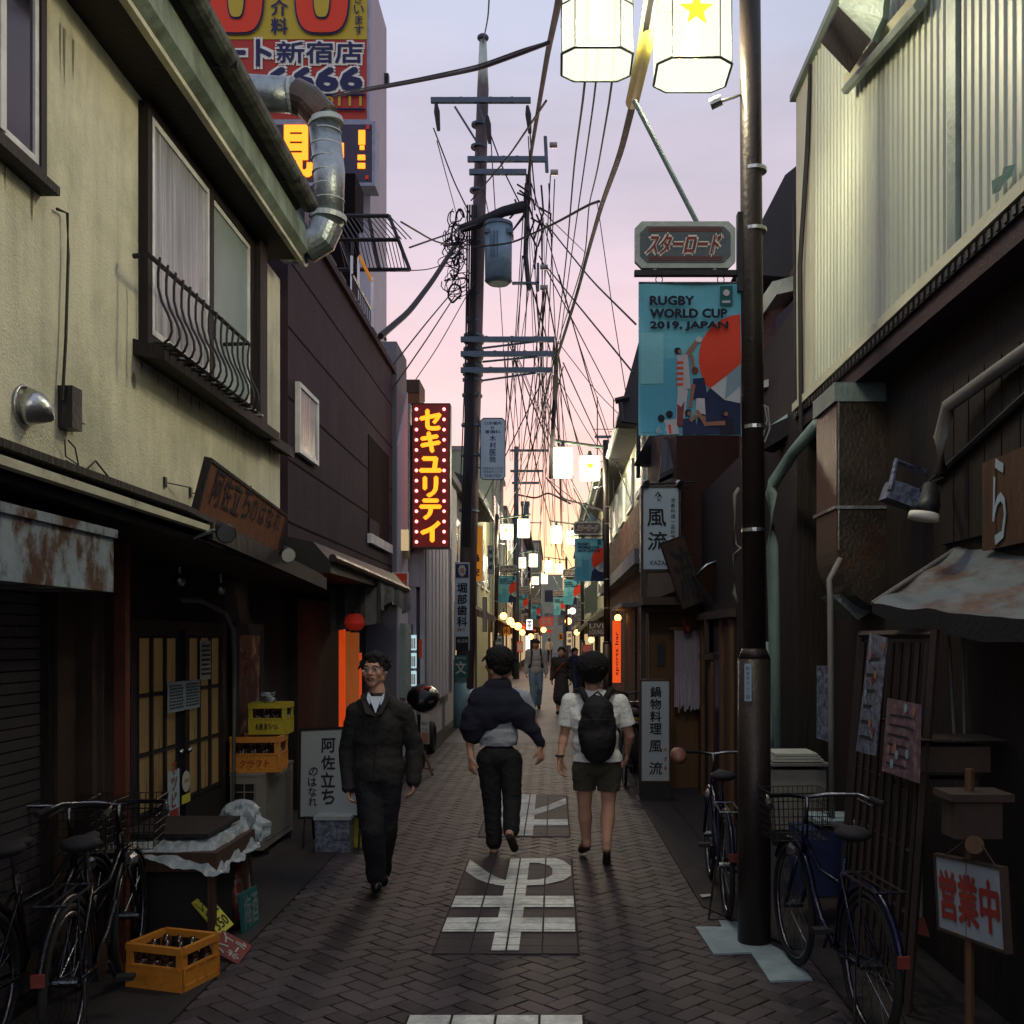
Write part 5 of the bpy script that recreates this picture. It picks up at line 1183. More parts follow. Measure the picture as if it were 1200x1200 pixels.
# steel escape balcony below the LED board
t = thing('steel_balcony', 'steel mesh escape balcony jutting over the mauve roof', 'balcony', P(420, 300, 18))
f = MB()
for i in range(17):
    a_ = P(375+i*5.2, 255, 18); b_ = P(386+i*6, 280, 17.2); f.tube([a_, b_], .012, 4)
f.build('mesh_floor', 'dark_metal', t)
f = MB()
for (x0_, y0_, x1_, y1_) in ((360, 253, 456, 253), (456, 253, 480, 316), (390, 281, 467, 281), (395, 316, 480, 316), (432, 254, 444, 314), (400, 281, 412, 316)): f.tube([P(x0_, y0_, 17.6), P(x1_, y1_, 17.4)], .035, 6)
f.build('frame', 'dark_metal', t)
f = MB()
for i in range(18):
    f.tube([P(398+i*4.1, 284, 17.5), P(405+i*4.1, 314, 17.4)], .008, 4)
f.build('mesh_floor', 'dark_metal', t)
B(P(402, 252, 18.2), P(426, 226, 19), 'door_block', 'groove', t)
MB().tube([P(412, 330, 16.5), P(413, 284, 16.5)], .025, 6).build('post', 'dark_metal', t)
t = thing('roof_railing', 'thin steel railing on the mauve building roof', 'railing', P(420, 370, 16))
f = MB().tube([P(413, 322, 13.5), P(436, 366, 16)], .02, 5).tube([P(413, 345, 13.5), P(436, 386, 16)], .012, 5)
for i in range(12): f.tube([P(413+i*2.1, 324+i*4, 13.5+i*.22), P(413+i*2.1, 346+i*3.6, 13.5+i*.22)], .008, 4)
f.build('rail', 'dark_metal', t)
for (x, y0_, y1_) in ((412, 300, 345), (420, 302, 352), (436, 325, 385)): MB().tube([P(x, y1_, 15), P(x, y0_, 15)], .02, 5).build('post', 'steel', t)
MB().tube([P(421, 300, 15), P(436, 330, 15)], .025, 5).build('brace', 'orange_sign', t)
# orange sign beyond the pole
t, a, w, hh = fboard(549, 617, 565, 681, 26, .25, 'orange_shop_sign', 'orange vertical sign with black characters just right of the utility pole', 'orange_sign', edge=.02, em='white_alu')
text('鳥安', P(553, 679, 26), XR, UP, 9*26/F, 34*26/F, 'ink', t, True, .05); text('焼鳥', P(554, 640, 26), XR, UP, 6*26/F, 18*26/F, 'ink_red', t, True, .02)
# ================================================================ far street houses
def windows_on(face, t, x, ys, zs, w, hh, lit, far=True):
    for y in ys:
        for z in zs:
            s_ = 1 if face == 'L' else -1
            wf = B((min(x, x+.05*s_), y, z), (max(x, x+.05*s_), y+w, z+hh), 'window', 'white_alu', t)
            B((min(x+.05*s_, x+.06*s_), y+.06, z+.06), (max(x+.05*s_, x+.06*s_), y+w/2-.02, z+hh-.06), 'pane', rnd.choice(lit), wf)
            B((min(x+.05*s_, x+.06*s_), y+w/2+.02, z+.06), (max(x+.05*s_, x+.06*s_), y+w-.06, z+hh-.06), 'pane', rnd.choice(lit), wf)
def house(side, X, y0, y1, H, m, label, roof='flat', lower='far_brown', shop=None, wdw=True, aw=None):
    t = thing('town_house', label, 'building', (X-3 if side == 'L' else X+3, (y0+y1)/2, 0))
    s_ = -1 if side == 'L' else 1; xa, xb = sorted((X, X+6*s_))
    B((xa, y0, 2.6), (xb, y1, H), 'upper_wall', m, t)
    xc = X+.06*s_; xa2, xb2 = sorted((xc, X+6*s_)); B((xa2, y0+.02, 0), (xb2, y1-.02, 2.6), 'shop_front', lower, t)
    if roof == 'flat':
        xd, xe = sorted((X-.10*s_, X+6*s_)); B((xd, y0-.06, H), (xe, y1+.06, H+.16), 'parapet', 'far_grey', t)
        xd, xe = sorted((X-.03*s_, X-.001*s_))
    else:
        MB().prism([(X-.45*s_, y0-.2, H-.05), (X-.45*s_, y0-.2, H+.08), (X+3*s_, y0-.2, H+1.5), (X+6*s_, y0-.2, H+.2), (X+6*s_, y0-.2, H-.05)], (0, y1-y0+.4, 0)).build('roof', 'roof_tile', t)
        MB().tube([(X-.5*s_, y0-.2, H+.02), (X-.5*s_, y1+.2, H+.02)], .055, 8).build('gutter', 'hood', t)
    if wdw:
        zs = [z for z in (3.4, 6.0, 8.4) if z+1.2 < H]
        n = max(1, int((y1-y0)/2.2)); ys = [y0+.5+i*(y1-y0-.4)/n for i in range(n)]
        windows_on(side, t, X, ys, zs, min(1.4, (y1-y0)/n-.6), 1.15, ['glass_dark', 'curtain_glass', 'glass_frost'])
        zf = [z for z in (3.5, 6.1) if z+1 < H]
        for z in zf:
            xx = X+.6*s_; x_a, x_b = sorted((xx, xx+.8*s_)); wf = B((x_a, y0-.04, z), (x_b, y0-.001, z+1), 'window', 'white_alu', t); B((x_a+.06, y0-.05, z+.06), (x_b-.06, y0-.041, z+.94), 'pane', 'glass_dark', wf)
    if shop:
        for k in range(max(1, int((y1-y0)/3))):
            ya = y0+.5+k*3; xx = sorted((xc-.0*s_, xc-.04*s_)); B((xx[0], ya, .4), (xx[1], ya+1.9, 2.0), 'shop_window', shop, t)
    if aw:
        ya, yb = y0+.3, y1-.3
        MB().prism([(X-.002*s_, ya, 2.75), (X-.62*s_, ya, 2.4), (X-.62*s_, ya, 2.25), (X-.002*s_, ya, 2.58)], (0, yb-ya, 0)).build('shop_awning', aw, t)
    MB().tube([(X-.06*s_, y0+.15, 0), (X-.06*s_, y0+.15, H)], .04, 6).build('downpipe', 'pipe_grey', t)
    return t
house('L', -2.15, 16.3, 22.5, 5.0, 'pale_wall', 'pale corrugated shop behind the neon sign', 'flat', 'pale_wall', None, False)
t = thing('ribbed_wall', 'tall white ribbed metal cladding lit pink below the neon sign', 'wall cladding', (-2.14, 17, 0))
for i in range(9): B((-2.15+.004, 16.35+i*.55, .7), (-2.08, 16.35+i*.55+.42, 4.2), 'rib', 'pale_wall', t)
house('L', -2.3, 22.6, 29.5, 5.2, 'far_grey', 'grey shop house behind the utility pole', 'pitch', 'far_grey', 'lit_window', True, 'far_brown')
house('L', -2.35, 29.6, 37.0, 6.2, 'far_cream', 'cream three-storey house right of the orange sign', 'flat', 'far_cream', None)
house('L', -2.3, 37.2, 46, 8.6, 'far_green', 'pale green narrow block with roof tanks', 'flat', 'far_brown', 'lit_window', True, 'far_cream')
house('L', -2.25, 46.2, 58, 7.6, 'far_cream', 'cream block behind the second left lamp post', 'flat', 'far_brown', 'lit_window', True, 'orange_glow')
house('L', -2.0, 58.2, 74, 8.2, 'far_grey', 'grey block behind the third left lamp post', 'pitch', 'far_brown', 'lit_window', True, 'shop_red')
house('L', -1.1, 75, 92, 8.8, 'far_cream', 'cream block closing the left side of the street', 'flat', 'far_brown', 'lit_window', True, 'shop_red')
house('R', 1.75, 96, 112, 8.2, 'far_grey', 'grey house at the far right end of the street', 'pitch', 'far_brown', 'lit_window')
house('R', 1.55, 60, 80, 8.0, 'far_cream', 'cream house beyond the fourth right lamp post', 'flat', 'far_brown', 'lit_window')
house('R', 1.6, 42, 59.5, 7.2, 'far_green', 'pale green house behind the third right lamp post', 'pitch', 'far_brown', 'lit_window', True, 'far_cream')
house('R', 1.7, 30, 41.5, 6.6, 'far_cream', 'cream house with gutter eaves right of the second lamp post', 'pitch', 'far_brown', 'lit_window', True, 'far_cream')
t = thing('end_building', 'pale building closing the far end of the street', 'building', (0, 125, 0)); B((-14, 124, 0), (1.0, 132, 9.5), 'wall', 'far_cream', t); B((1.0, 126, 0), (14, 134, 7.5), 'wall', 'far_grey', t)
for i in range(6):
    for k in range(2): B((-6+i*1.6, 123.96, 3.4+k*2.8), (-5+i*1.6, 123.99, 4.8+k*2.8), 'window', 'glass_dark', t)
t = thing('roof_tank', 'blue-grey water tank on the pale green block', 'tank', P(566, 612, 39)); MB().prism([P(563, 610, 39), P(569, 610, 39), P(571, 594, 39), P(562, 594, 39)], (0, .6, 0)).build('tank', 'transformer', t)
MB().box(P(562, 594, 38.9), P(578, 592.5, 39.7)).build('lid', 'arm_metal', t)
t = thing('roof_sign', 'small framed vertical sign on a distant roof', 'sign', P(577, 602, 42)); MB().box(P(575, 602, 42), P(579, 582, 42.2)).build('panel', 'shop_red', t); text('あさがや', P(575.6, 601, 42), XR, UP, .1, .65, 'paper', t, True)
t = thing('roof_tank', 'grey transformer box hung on the distant pole', 'transformer', P(616, 607, 44.4)); B(P(611, 611, 44.4), P(620, 591, 45), 'tank', 'arm_metal', t); B(P(610, 592, 44.35), P(621, 590, 45.1), 'lid', 'arm_metal', t)
MB().box(P(599, 612, 44.3), P(635, 613.5, 44.4)).build('shelf', 'arm_metal', t)
t, a, w, hh = fboard(632, 723, 648, 733, 70, .8, 'red_shop_sign', 'red box sign over a shop at the far end of the street', 'shop_red', edge=None); text('薬局', P(634, 732, 70), XR, UP, .7, .45, 'paper', t, bold=.03)
t = thing('road_sign', 'small red triangular road sign in the distance', 'road sign', P(645, 770, 60)); MB().prism([P(642.5, 738, 60), P(647.5, 738, 60), P(645, 744, 60)], (0, .03, 0)).build('plate', 'shop_red', t); MB().tube([P(645, 775, 60.05), P(645, 738, 60.05)], .03, 6).build('post', 'steel', t)
for i, (x, y, d, r_, m_, lab) in enumerate(((598, 728, 33, .12, 'warm_lamp', 'warm lamp glowing under the first left banner'), (607, 734, 44, .16, 'warm_lamp', 'second warm lamp low on the left side of the distant street'), (693, 750, 30, .085, 'warm_lamp', 'round warm lamp beside the printed shop board on the right'), (724, 724, 21, .07, 'warm_lamp', 'bright lamp at the top of the orange bar banner'), (666, 728, 60, .2, 'warm_lamp', 'small orange lamp deep in the street on the right'), (671, 716, 50, .16, 'lantern_far', 'white shop lamp under the third right banner'), (664, 717, 55, .16, 'lantern_far', 'white shop lamp left of the third right banner'), (601, 732, 36, .1, 'warm_lamp', 'warm lamp right below the first left banner'))):
    c = P(x, y, d); t = thing('shop_lamp', lab, 'lamp', c); MB().ell(c, r_, 12, 8).build('globe', m_, t, True); MB().tube([c+Vector((0, 0, r_*.9)), c+Vector((0, .15, r_*2.2))], .015, 5).build('bracket', 'black', t)
for (px, py0, py1, d, ww, m_, tx, tm, lab) in ((610, 712, 722, 46, 5, 'paper', '酒', 'ink', 'small white sign on the left below the second banner'), (566, 700, 740, 24, 4, 'far_grey', '', 'ink', 'narrow grey meter board on the wall right of the utility pole'), (616, 745, 772, 30, 5, 'lit_white', '', 'ink', 'bright white light box beside the walking man with a cap'), (583, 772, 790, 26, 3, 'lit_white', '', 'ink', 'small lit panel low on the left beyond the pole')):
    t, a, w, hh = fboard(px, py0, px+ww, py1, d, .12, 'shop_sign', lab, m_, edge=.01)
    if tx: text(tx, a, XR, UP, w, hh, tm, t, True, .03)
# ================================================================ RIGHT side
XR_ = 1.9
t = thing('corrugated_house', 'cream corrugated metal upper storey overhanging on the right', 'building', (4, 5.5, 0))
f = MB(); y = 3.0; k = 0; pts = []
while y < 7.42:
    for (dy, dx) in ((0, 0), (.042, 0), (.050, -.011), (.075, -.011)): pts.append((XR_+dx, y+dy))
    y += .084
for i in range(len(pts)-1):
    (xa, ya), (xb, yb) = pts[i], pts[i+1]; f.quad((xa, ya, 3.62), (xb, yb, 3.62), (xb, yb, 6.0), (xa, ya, 6.0))
tag(f.build('corrugated_cladding', 'corrugated', t), kind='stuff')
B((XR_+.02, .3, 3.64), (8, 8.0, 6.0), 'wall_core', 'corrugated', t)
B((XR_-.05, .3, 6.0), (8, 8.06, 6.05), 'roof_cap', 'hood', t)
B((XR_-.01, 7.45, 3.62), (XR_+.02, 7.55, 6.0), 'corner_strip', 'corr_trim', t)
for i in range(5): B((XR_-.012, 7.55+i*.092, 3.62), (XR_+.02, 7.55+i*.092+.088, 5.998), 'flat_panel', 'corr_trim', t)
MB().box((XR_-.03, 4.78, 3.62), (XR_+.02, 4.88, 6.0)).build('corner_strip', 'hood', t)
B((XR_-.035, .3, 3.56), (XR_+.05, 8.05, 3.62), 'base_flashing', 'corr_trim', t)
B((XR_-.02, .3, 3.50), (XR_+.04, 8.05, 3.555), 'base_rail', 'dark_metal', t)
for i in range(60): B((XR_-.028, 3.2+i*.08, 3.508), (XR_-.021, 3.235+i*.08, 3.545), 'rail_slot', 'black', t) if i < 60 else None
B((XR_, .3, 3.40), (8, 8.0, 3.50), 'underside', 'mauve_wall', t)
MB().tube([(XR_-.02, 7.98, 3.5), (XR_-.02, 8.05, 5.2)], .012, 6).tube([(XR_-.03, 7.75, 3.3), (XR_-.05, 7.7, 4.6), (XR_-.03, 7.55, 5.4), (XR_-.03, 7.5, 5.98)], .014, 6).tube([(XR_-.03, 7.8, 3.3), (XR_-.05, 7.76, 4.6), (XR_-.03, 7.62, 5.4), (XR_-.03, 7.5, 5.98)], .010, 6).build('cable', 'wire', t)
# tilted beam and vent hood
a, b_ = PX(995, 92, XR_-.06), PX(1082, -10, XR_-.06)
MB().tube([a, b_], .045, 4).build('rain_rail', 'corr_trim', t)
MB().tube([a+Vector((-.02, 0, -.07)), b_+Vector((-.02, 0, -.07))], .03, 6).build('rain_rail_lower', 'hood', t)  # darker solid tube just below the rain rail
hd = MB().prism([P(962, 50, 6.15), P(996, 86, 6.07), P(1022, 45, 5.65), P(983, 8, 5.77)], (0, .02, .02)).build('hood_mouth', 'black', t)
MB().prism([P(983, 8, 5.76), P(1022, 47, 5.64), P(1034, 20, 5.5), P(1042, -60, 5.38), P(987, -60, 5.6)], (.04, .03, 0)).build('vent_hood', 'hood', t)
wf = MB().box((XR_-.03, 3.2, 5.45), (XR_+.01, 4.70, 5.95)).build('window', 'dark_metal', t); B((XR_-.04, 3.3, 5.5), (XR_-.031, 4.6, 5.88), 'pane', 'glass_dark', wf)
B((XR_-.06, 3.2, 5.38), (XR_+.01, 4.76, 5.45), 'window_sill', 'corr_trim', t)
tag(MB().add([PX(x, y, XR_-.05) for x, y in ((1163, 228), (1162, 212), (1174, 205), (1176, 196), (1190, 192), (1186, 206), (1177, 214), (1172, 224))], [tuple(range(8))]).build('tape_scrap', 'green_logo'), 'torn strip of green tape at the lower corner of the corrugated wall', 'tape')
# ground floor of that house: dark timber
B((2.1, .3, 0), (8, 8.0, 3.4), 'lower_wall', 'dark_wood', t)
B((1.9, 3.0, 3.0), (2.1, 3.2, 3.4), 'bracket', 'dark_wood', t)
for i in range(9): B((2.07, 3.8+i*.19, 2.28), (2.1, 3.8+i*.19+.175, 3.1), 'plank', 'dark_wood', t)
MB().tube([(2.02, 3.5, 3.05), (2.02, 4.7, 3.0), (1.98, 5.15, 2.95), (1.96, 5.2, 2.8), (1.96, 5.2, 2.62)], .035, 10).build('drain_pipe', 'pipe_grey', t, True)
MB().tube([(2.05, 6.0, 2.55), (2.05, 4.0, 2.92)], .02, 6).build('conduit', 'dark_metal', t)
a = PX(1176, 640, 2.06); t = thing('wooden_name_sign', 'wooden planks coloured as if lit, with one large white hiragana character at the right edge', 'sign', a)
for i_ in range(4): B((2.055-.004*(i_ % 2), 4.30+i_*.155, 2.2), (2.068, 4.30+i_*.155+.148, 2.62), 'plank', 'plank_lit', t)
text('ら', (2.055, 4.79, 2.215), (0, -1, 0), UP, .14, .40, 'sign_blue_white', t, bold=.02, off=.006)
# stainless duct
t = thing('kitchen_duct', 'large square stainless kitchen duct with rust stains and a curved lower end', 'duct', (1.95, 6.7, 2.3))
B((1.79, 6.5, 2.62), (2.17, 7.0, 3.28), 'duct_section', 'stainless', t); B((1.77, 6.48, 2.60), (2.19, 7.02, 2.62), 'flange', 'galv', t); B((1.77, 6.48, 3.28), (2.3, 7.02, 3.40), 'flange', 'hood', t)
B((1.79, 6.5, 2.34), (2.17, 7.0, 2.60), 'duct_section', 'stainless', t)
f = MB(); n_ = 8
for i in range(n_):
    a0, a1 = math.pi/2*i/n_, math.pi/2*(i+1)/n_
    for (r0, r1) in ((.02, .40),):
        c = Vector((2.19, 0, 2.34))
        q = [(c.x-r1*math.cos(a0), c.z-r1*math.sin(a0)), (c.x-r1*math.cos(a1), c.z-r1*math.sin(a1)), (c.x-r0*math.cos(a1), c.z-r0*math.sin(a1)), (c.x-r0*math.cos(a0), c.z-r0*math.sin(a0))]
        f.prism([(x, 6.5, z) for x, z in q], (0, .5, 0))
f.build('elbow', 'stainless', t)
for x in (1.80, 2.16): MB().tube([(x, 6.495, 2.34), (x, 6.495, 3.28)], .006, 5).build('seam', 'steel', t)
MB().prism([(1.83, 6.75, 2.06), (2.0, 6.75, 1.9), (2.12, 6.75, 1.98), (2.0, 6.75, 2.1)], (0, .3, 0)).build('grease_tray', 'galv', t)
# spot lamp with white bowl
a = P(1085, 604, 5.2); t = thing('bowl_lamp', 'black spot lamp with a cream bowl pointing down by the wooden sign', 'lamp', a)
MB().tube([a+Vector((-.01, 0, .0)), a+Vector((.015, 0, .05)), a+Vector((.04, .05, .16))], .05, 18, rs=[.075, .055, .035]).build('bowl', 'black', t, True)
MB().tube([a+Vector((-.014, 0, -.022)), a+Vector((-.008, 0, .012))], .07, 18, rs=[.078, .074]).build('lens_ring', 'cream_letter', t, True)
MB().tube([a+Vector((.04, .05, .16)), a+Vector((.14, .15, .2))], .02, 8).build('arm', 'black', t)
t = thing('security_camera', 'bluish floodlight head bolted near the kitchen duct', 'lamp', P(1055, 580, 5.7)); B(P(1042, 590, 5.7), P(1070, 572, 5.85), 'head', 'poster_blue', t, rot=(0, R(20), 0)); MB().tube([P(1043, 575, 5.7), P(1050, 540, 5.75), P(1094, 556, 5.8)], .018, 6).build('arm', 'poster_blue', t)
# fabric awning
t = thing('tarp_awning', 'dirty blue grey tarp awning sagging over the shop entrance at the right edge', 'awning', (2, 4.5, 2))
c0, c1, c2, c3 = P(1022, 707, 5.25), P(1122, 642, 5.35), P(1330, 608, 4.0), P(1300, 716, 3.7)
f = MB(); n_ = 30
def ap(i, j):
    u, v = i/n_, j/n_; wv = .012*noise.noise(Vector((u*7, v*2, 0))); p = (c0.lerp(c3, u)).lerp(c1.lerp(c2, u), v); return p+Vector((0, 0, -.03*math.sin(math.pi*u)*(1-v)+.012*math.sin(v*14+u*6)-.02*math.sin(math.pi*v)+wv-.012*abs(math.sin(u*10))))
for i in range(n_):
    for j in range(n_): f.quad(ap(i, j), ap(i+1, j), ap(i+1, j+1), ap(i, j+1))
f.build('canopy', 'tarp', t, True)
f = MB()
for i in range(n_):
    a0, a1 = ap(i, 0), ap(i+1, 0); s0, s1 = -.05-.03*abs(math.sin(i/n_*9)), -.05-.03*abs(math.sin((i+1)/n_*9))
    f.quad(a0, a1, a1+Vector((0, 0, s1-.06*((i+1)/n_))), a0+Vector((0, 0, s0-.06*(i/n_))))
f.build('valance', 'soft_black', t, True)
MB().tube([c0, c1], .012, 6).tube([c1, P(1115, 648, 5.6)], .012, 6).build('frame_rod', 'pipe_grey', t)
MB().tube([P(1112, 745, 5.1), P(1120, 900, 5.1)], .008, 5).tube([P(1128, 745, 5.1), P(1131, 900, 5.1)], .008, 5).build('hanging_pole', 'pipe_grey', t)
# lattice screen
t = thing('lattice_screen', 'tall wooden lattice panel leaning beside the shop entrance', 'screen', (1.75, 5.4, 0))
def lp(y, z): return Vector((1.78+.10*(z/1.8)-.12, y, z))
y0, y1 = 4.86, 5.98
for i in range(9):
    y = y0+.06+(y1-y0-.12)*i/8; MB().tube([lp(y, .02), lp(y-.10+.02*(i % 3-1)*0, 1.76)], .014, 4).build('slat', 'slat_wood', t)
for z in (.15, .45, .75, 1.05, 1.35): MB().tube([lp(y0-.02, z)+Vector((.02, 0, 0)), lp(y1, z)+Vector((.02, 0, 0))], .016, 4).build('rail', 'dark_wood', t)
for (a, b_) in (((y0-.04, .02), (y0-.12, 1.82)), ((y1, .02), (y1-.10, 1.82)), ((y0-.12, 1.80), (y1-.1, 1.80))): MB().tube([lp(*a), lp(*b_)], .022, 4).build('frame', 'slat_wood', t)
for (p4, lab, m_) in ((((1003, 880), (1026, 886), (1040, 748), (1019, 742)), 'long narrow blue menu sheet hung on the lattice', 'poster_blue'), (((1033, 903), (1077, 918), (1079, 826), (1040, 818)), 'square pinkish menu with round dish photos on the lattice', 'poster_pink')):
    pts = [PX(x, y, 1.62) for x, y in p4]; tt = thing('menu_sheet', lab, 'menu', pts[0]); MB().prism(pts, (.004, 0, 0)).build('sheet', m_, tt)
    u1, v1 = pts[1]-pts[0], pts[3]-pts[0]
    for i in range(7):
        q = pts[0]+u1*rnd.uniform(.15, .85)+v1*rnd.uniform(.1, .9); MB().tube([q+Vector((-.003, 0, 0)), q+Vector((-.005, 0, 0))], .022, 10).build('dish_photo', rnd.choice(['print_skin', 'paper_blue', 'banner_grey', 'red_card']), tt)
    for i in range(6):
        q = pts[0]+u1*.12+v1*(.12+.13*i); MB().quad(q+Vector((-.002, 0, 0)), q+u1*rnd.uniform(.3, .7)+Vector((-.002, 0, 0)), q+u1*.5+v1*.03+Vector((-.002, 0, 0)), q+v1*.03+Vector((-.002, 0, 0))).build('print_line', 'ink', tt)
# open sign
p = [P(1101, 1086, 4.39), P(1178, 1114, 3.85), P(1180, 1030, 3.85), P(1101, 1004, 4.39)]
t = thing('open_sign', 'white hanging board with three red brushed characters at lower right', 'sign', p[0])
r = (p[1]-p[0]).normalized(); u = p[3]-p[0]; u = (u-r*u.dot(r)).normalized(); w, hh = (p[1]-p[0]).length, u.dot(p[3]-p[0])
board(p[0], r, u, w, hh, .02, 'sign_white', t, 'panel', edge=.012, em='slat_wood')
text('営業中', p[0]+r*w*.05+u*hh*.16, r, u, w*.9, hh*.66, 'ink_red', t, bold=.05)
top = P(1143, 978, 4.1)
for q in (p[3]+r*.03, p[2]-r*.03): MB().tube([q, top], .004, 5).build('cord', 'slat_wood', t)
t = thing('sign_stand', 'wooden pole stand that carries the white open board', 'stand', (1.68, 4.2, 0))
MB().tube([(top.x, top.y+.06, .0), (top.x, top.y+.06, 1.25)], .018, 6).build('pole', 'tan_wood', t)
B((top.x-.11, top.y-.04, 1.13), (top.x+.14, top.y+.16, 1.16), 'shelf', 'slat_wood', t); B((top.x-.09, top.y-.02, .98), (top.x+.10, top.y+.12, 1.13), 'box', 'slat_wood', t)
MB().tube([(top.x, top.y, .99), (top.x+.0, top.y-.01, .99)], .001, 4)
MB().tube([P(1142, 990, 4.05), P(1142, 990, 4.06)], .036, 16).build('round_tag', 'tan_wood', t)
t = thing('broom', 'red-headed broom leaning by the lattice screen', 'broom', P(1080, 1100, 5.0)); MB().tube([P(1078, 930, 5.2), P(1079, 1075, 5.05)], .010, 6).build('stick', 'pipe_grey', t); MB().prism([P(1075, 1075, 5.05), P(1083, 1075, 5.05), P(1090, 1098, 5.0), P(1071, 1094, 5.0)], (0, .03, 0)).build('head', 'red_card', t)
t = thing('shelf_box', 'dark wooden counter box under the tarp awning', 'box', (1.9, 4.6, 1.1)); B(P(1072, 905, 4.75), P(1140, 870, 4.95), 'body', 'slat_wood', t); B(P(1066, 868, 4.7), P(1148, 860, 5.0), 'top', 'slat_wood', t); B(P(1080, 940, 4.78), P(1130, 908, 4.95), 'drawer', 'dark_wood', t)
# wrapped cool box, tables, pipes behind bike
t = thing('foam_box', 'grey storage chest with a folded cloth on its lid behind the bicycle basket', 'chest', (1.75, 7.0, 0)); d = 6.9
B(P(905, 972, d), P(953, 895, d+.35), 'body', 'ac_grey', t); B(P(903, 895, d-.02), P(956, 890, d+.37), 'lid', 'pipe_grey', t)
for k in range(3): B(P(906+k, 890-k*3.4, d+.01), P(951-k*3, 886.6-k*3.4, d+.33), 'folded_cloth', 'paper', t)
t = thing('blue_bin', 'pale teal tabletop over a dark blue bin behind the right bicycle', 'bin', (1.75, 6.3, 0)); d = 6.3
B(P(958, 962, d), P(990, 956, d+.35), 'top', 'stone_patch', t); B(P(938, 1050, d), P(984, 963, d+.3), 'body', 'navy', t)
tag(MB().tube([P(975, 958, 6.4), P(974, 850, 6.4), P(973, 700, 6.4), P(972, 680, 6.45), P(985, 655, 6.5)], .020, 8).build('drain_pipe', 'pipe_grey', smooth=True), 'thin pale drain pipe running down beside the blue menu poster', 'pipe')
tag(MB().tube([P(958, 497, 7.2), P(930, 530, 7.6), P(906, 566, 7.9), P(904, 578, 7.9), P(905, 640, 7.9), P(908, 760, 7.9), P(912, 990, 7.9)], .045, 14).build('drain_pipe', 'pipe_teal', smooth=True), 'thick teal downpipe bending from the duct to the pavement', 'pipe')
tag(MB().tube([P(899, 752, 7.6), P(904, 860, 7.6), P(905, 880, 7.6)], .014, 6).build('drain_pipe', 'pipe_teal', smooth=True), 'thin slanting teal rod beside the thick downpipe', 'pipe')
tag(MB().tube([P(866, 572, 8.8), P(861, 580, 8.8), P(861, 638, 8.8), P(868, 642, 8.8), P(861, 650, 8.8), P(860, 695, 8.8), P(864, 707, 8.8)], .018, 8).build('conduit', 'pipe_grey', smooth=True), 'pale bent conduit on the red stucco wall left of the lamp post', 'conduit')
t = thing('menu_poster', 'blue white poster on the dark wall behind the drain pipe', 'poster', P(957, 865, 6.6)); MB().prism([P(957, 865, 6.7), P(973, 870, 6.5), P(973, 780, 6.5), P(957, 780, 6.7)], (.01, 0, 0)).build('sheet', 'poster_blue', t)
# houses behind: dark tiled roof, mauve stucco, red stucco
t = thing('stucco_house', 'dark tiled house with mauve stucco gable behind the lamp post', 'building', (4, 10, 0))
B((1.9, 8.02, 0), (8, 9.4, 4.4), 'wall', 'dark_wood', t)
B((2.2, 9.4, 3.5), (8, 13.2, 5.2), 'gable_wall', 'mauve_stucco', t)
B((1.75, 9.4, 0), (8, 12.2, 3.5), 'lower_wall', 'dark_wood', t)
B((1.45, 12.2, 2.35), (8, 16, 4.7), 'upper_wall', 'red_stucco', t)
MB().prism([P(861, 320, 9.6)+Vector((0, 0, 0)), P(920, 205, 9.6), P(1000, 140, 9.6), P(1000, 330, 9.6)], (0, 3.2, 0)).build('roof', 'roof_tile', t)
MB().prism([P(868, 385, 9.3), P(905, 330, 9.3), P(950, 318, 9.3), P(950, 336, 9.3), P(910, 345, 9.3), P(875, 395, 9.3)], (0, .5, 0)).build('ridge_cap', 'alu', t)
MB().prism([P(888, 448, 9.2), P(950, 430, 8.7), P(950, 440, 8.7), P(888, 456, 9.2)], (.2, .4, 0)).build('ledge', 'alu', t)
wf = MB().prism([P(909, 425, 9.15), P(932, 415, 9.0), P(932, 350, 9.0), P(909, 372, 9.15)], (.05, .1, 0)).build('window', 'glass_dark', t)
MB().prism([P(912, 422, 9.1), P(921, 418, 9.05), P(921, 408, 9.05), P(913, 412, 9.1)], (.01, .01, 0)).build('towel', 'poster_blue', t)
MB().prism([P(893, 522, 8.6), P(930, 500, 8.3), P(930, 480, 8.3), P(893, 505, 8.6)], (.1, .1, 0)).build('glass_canopy', 'sign_blue_white', t)
MB().prism([P(893, 528, 8.6), P(960, 488, 8.0), P(960, 472, 8.0), P(893, 503, 8.6)], (.12, .12, 0)).build('canopy_frame', 'dark_metal', t)
MB().prism([P(908, 512, 8.55), P(912, 510, 8.55), P(912, 495, 8.55), P(908, 498, 8.55)], (.01, 0, 0)).build('orange_tab', 'orange_sign', t)
# eaves over the sign
t2 = thing('eaves_roof', 'ragged dark tile eaves over the white vertical restaurant sign', 'roof', P(800, 520, 12.6))
for i in range(14):
    x = 775+i*8; MB().prism([P(x, 560-i*3.6, 12.5), P(x+7.4, 557-i*3.6, 12.5), P(x+7.4, 520-i*1.2, 13.1), P(x, 522-i*1.2, 13.1)], (0, .0, .06)).build('tile', 'roof_tile', t2)
MB().prism([P(772, 562, 12.7), P(880, 512, 12.7), P(880, 500, 13.4), P(778, 512, 13.4)], (0, .1, -.04)).build('soffit', 'dark_wood', t2)
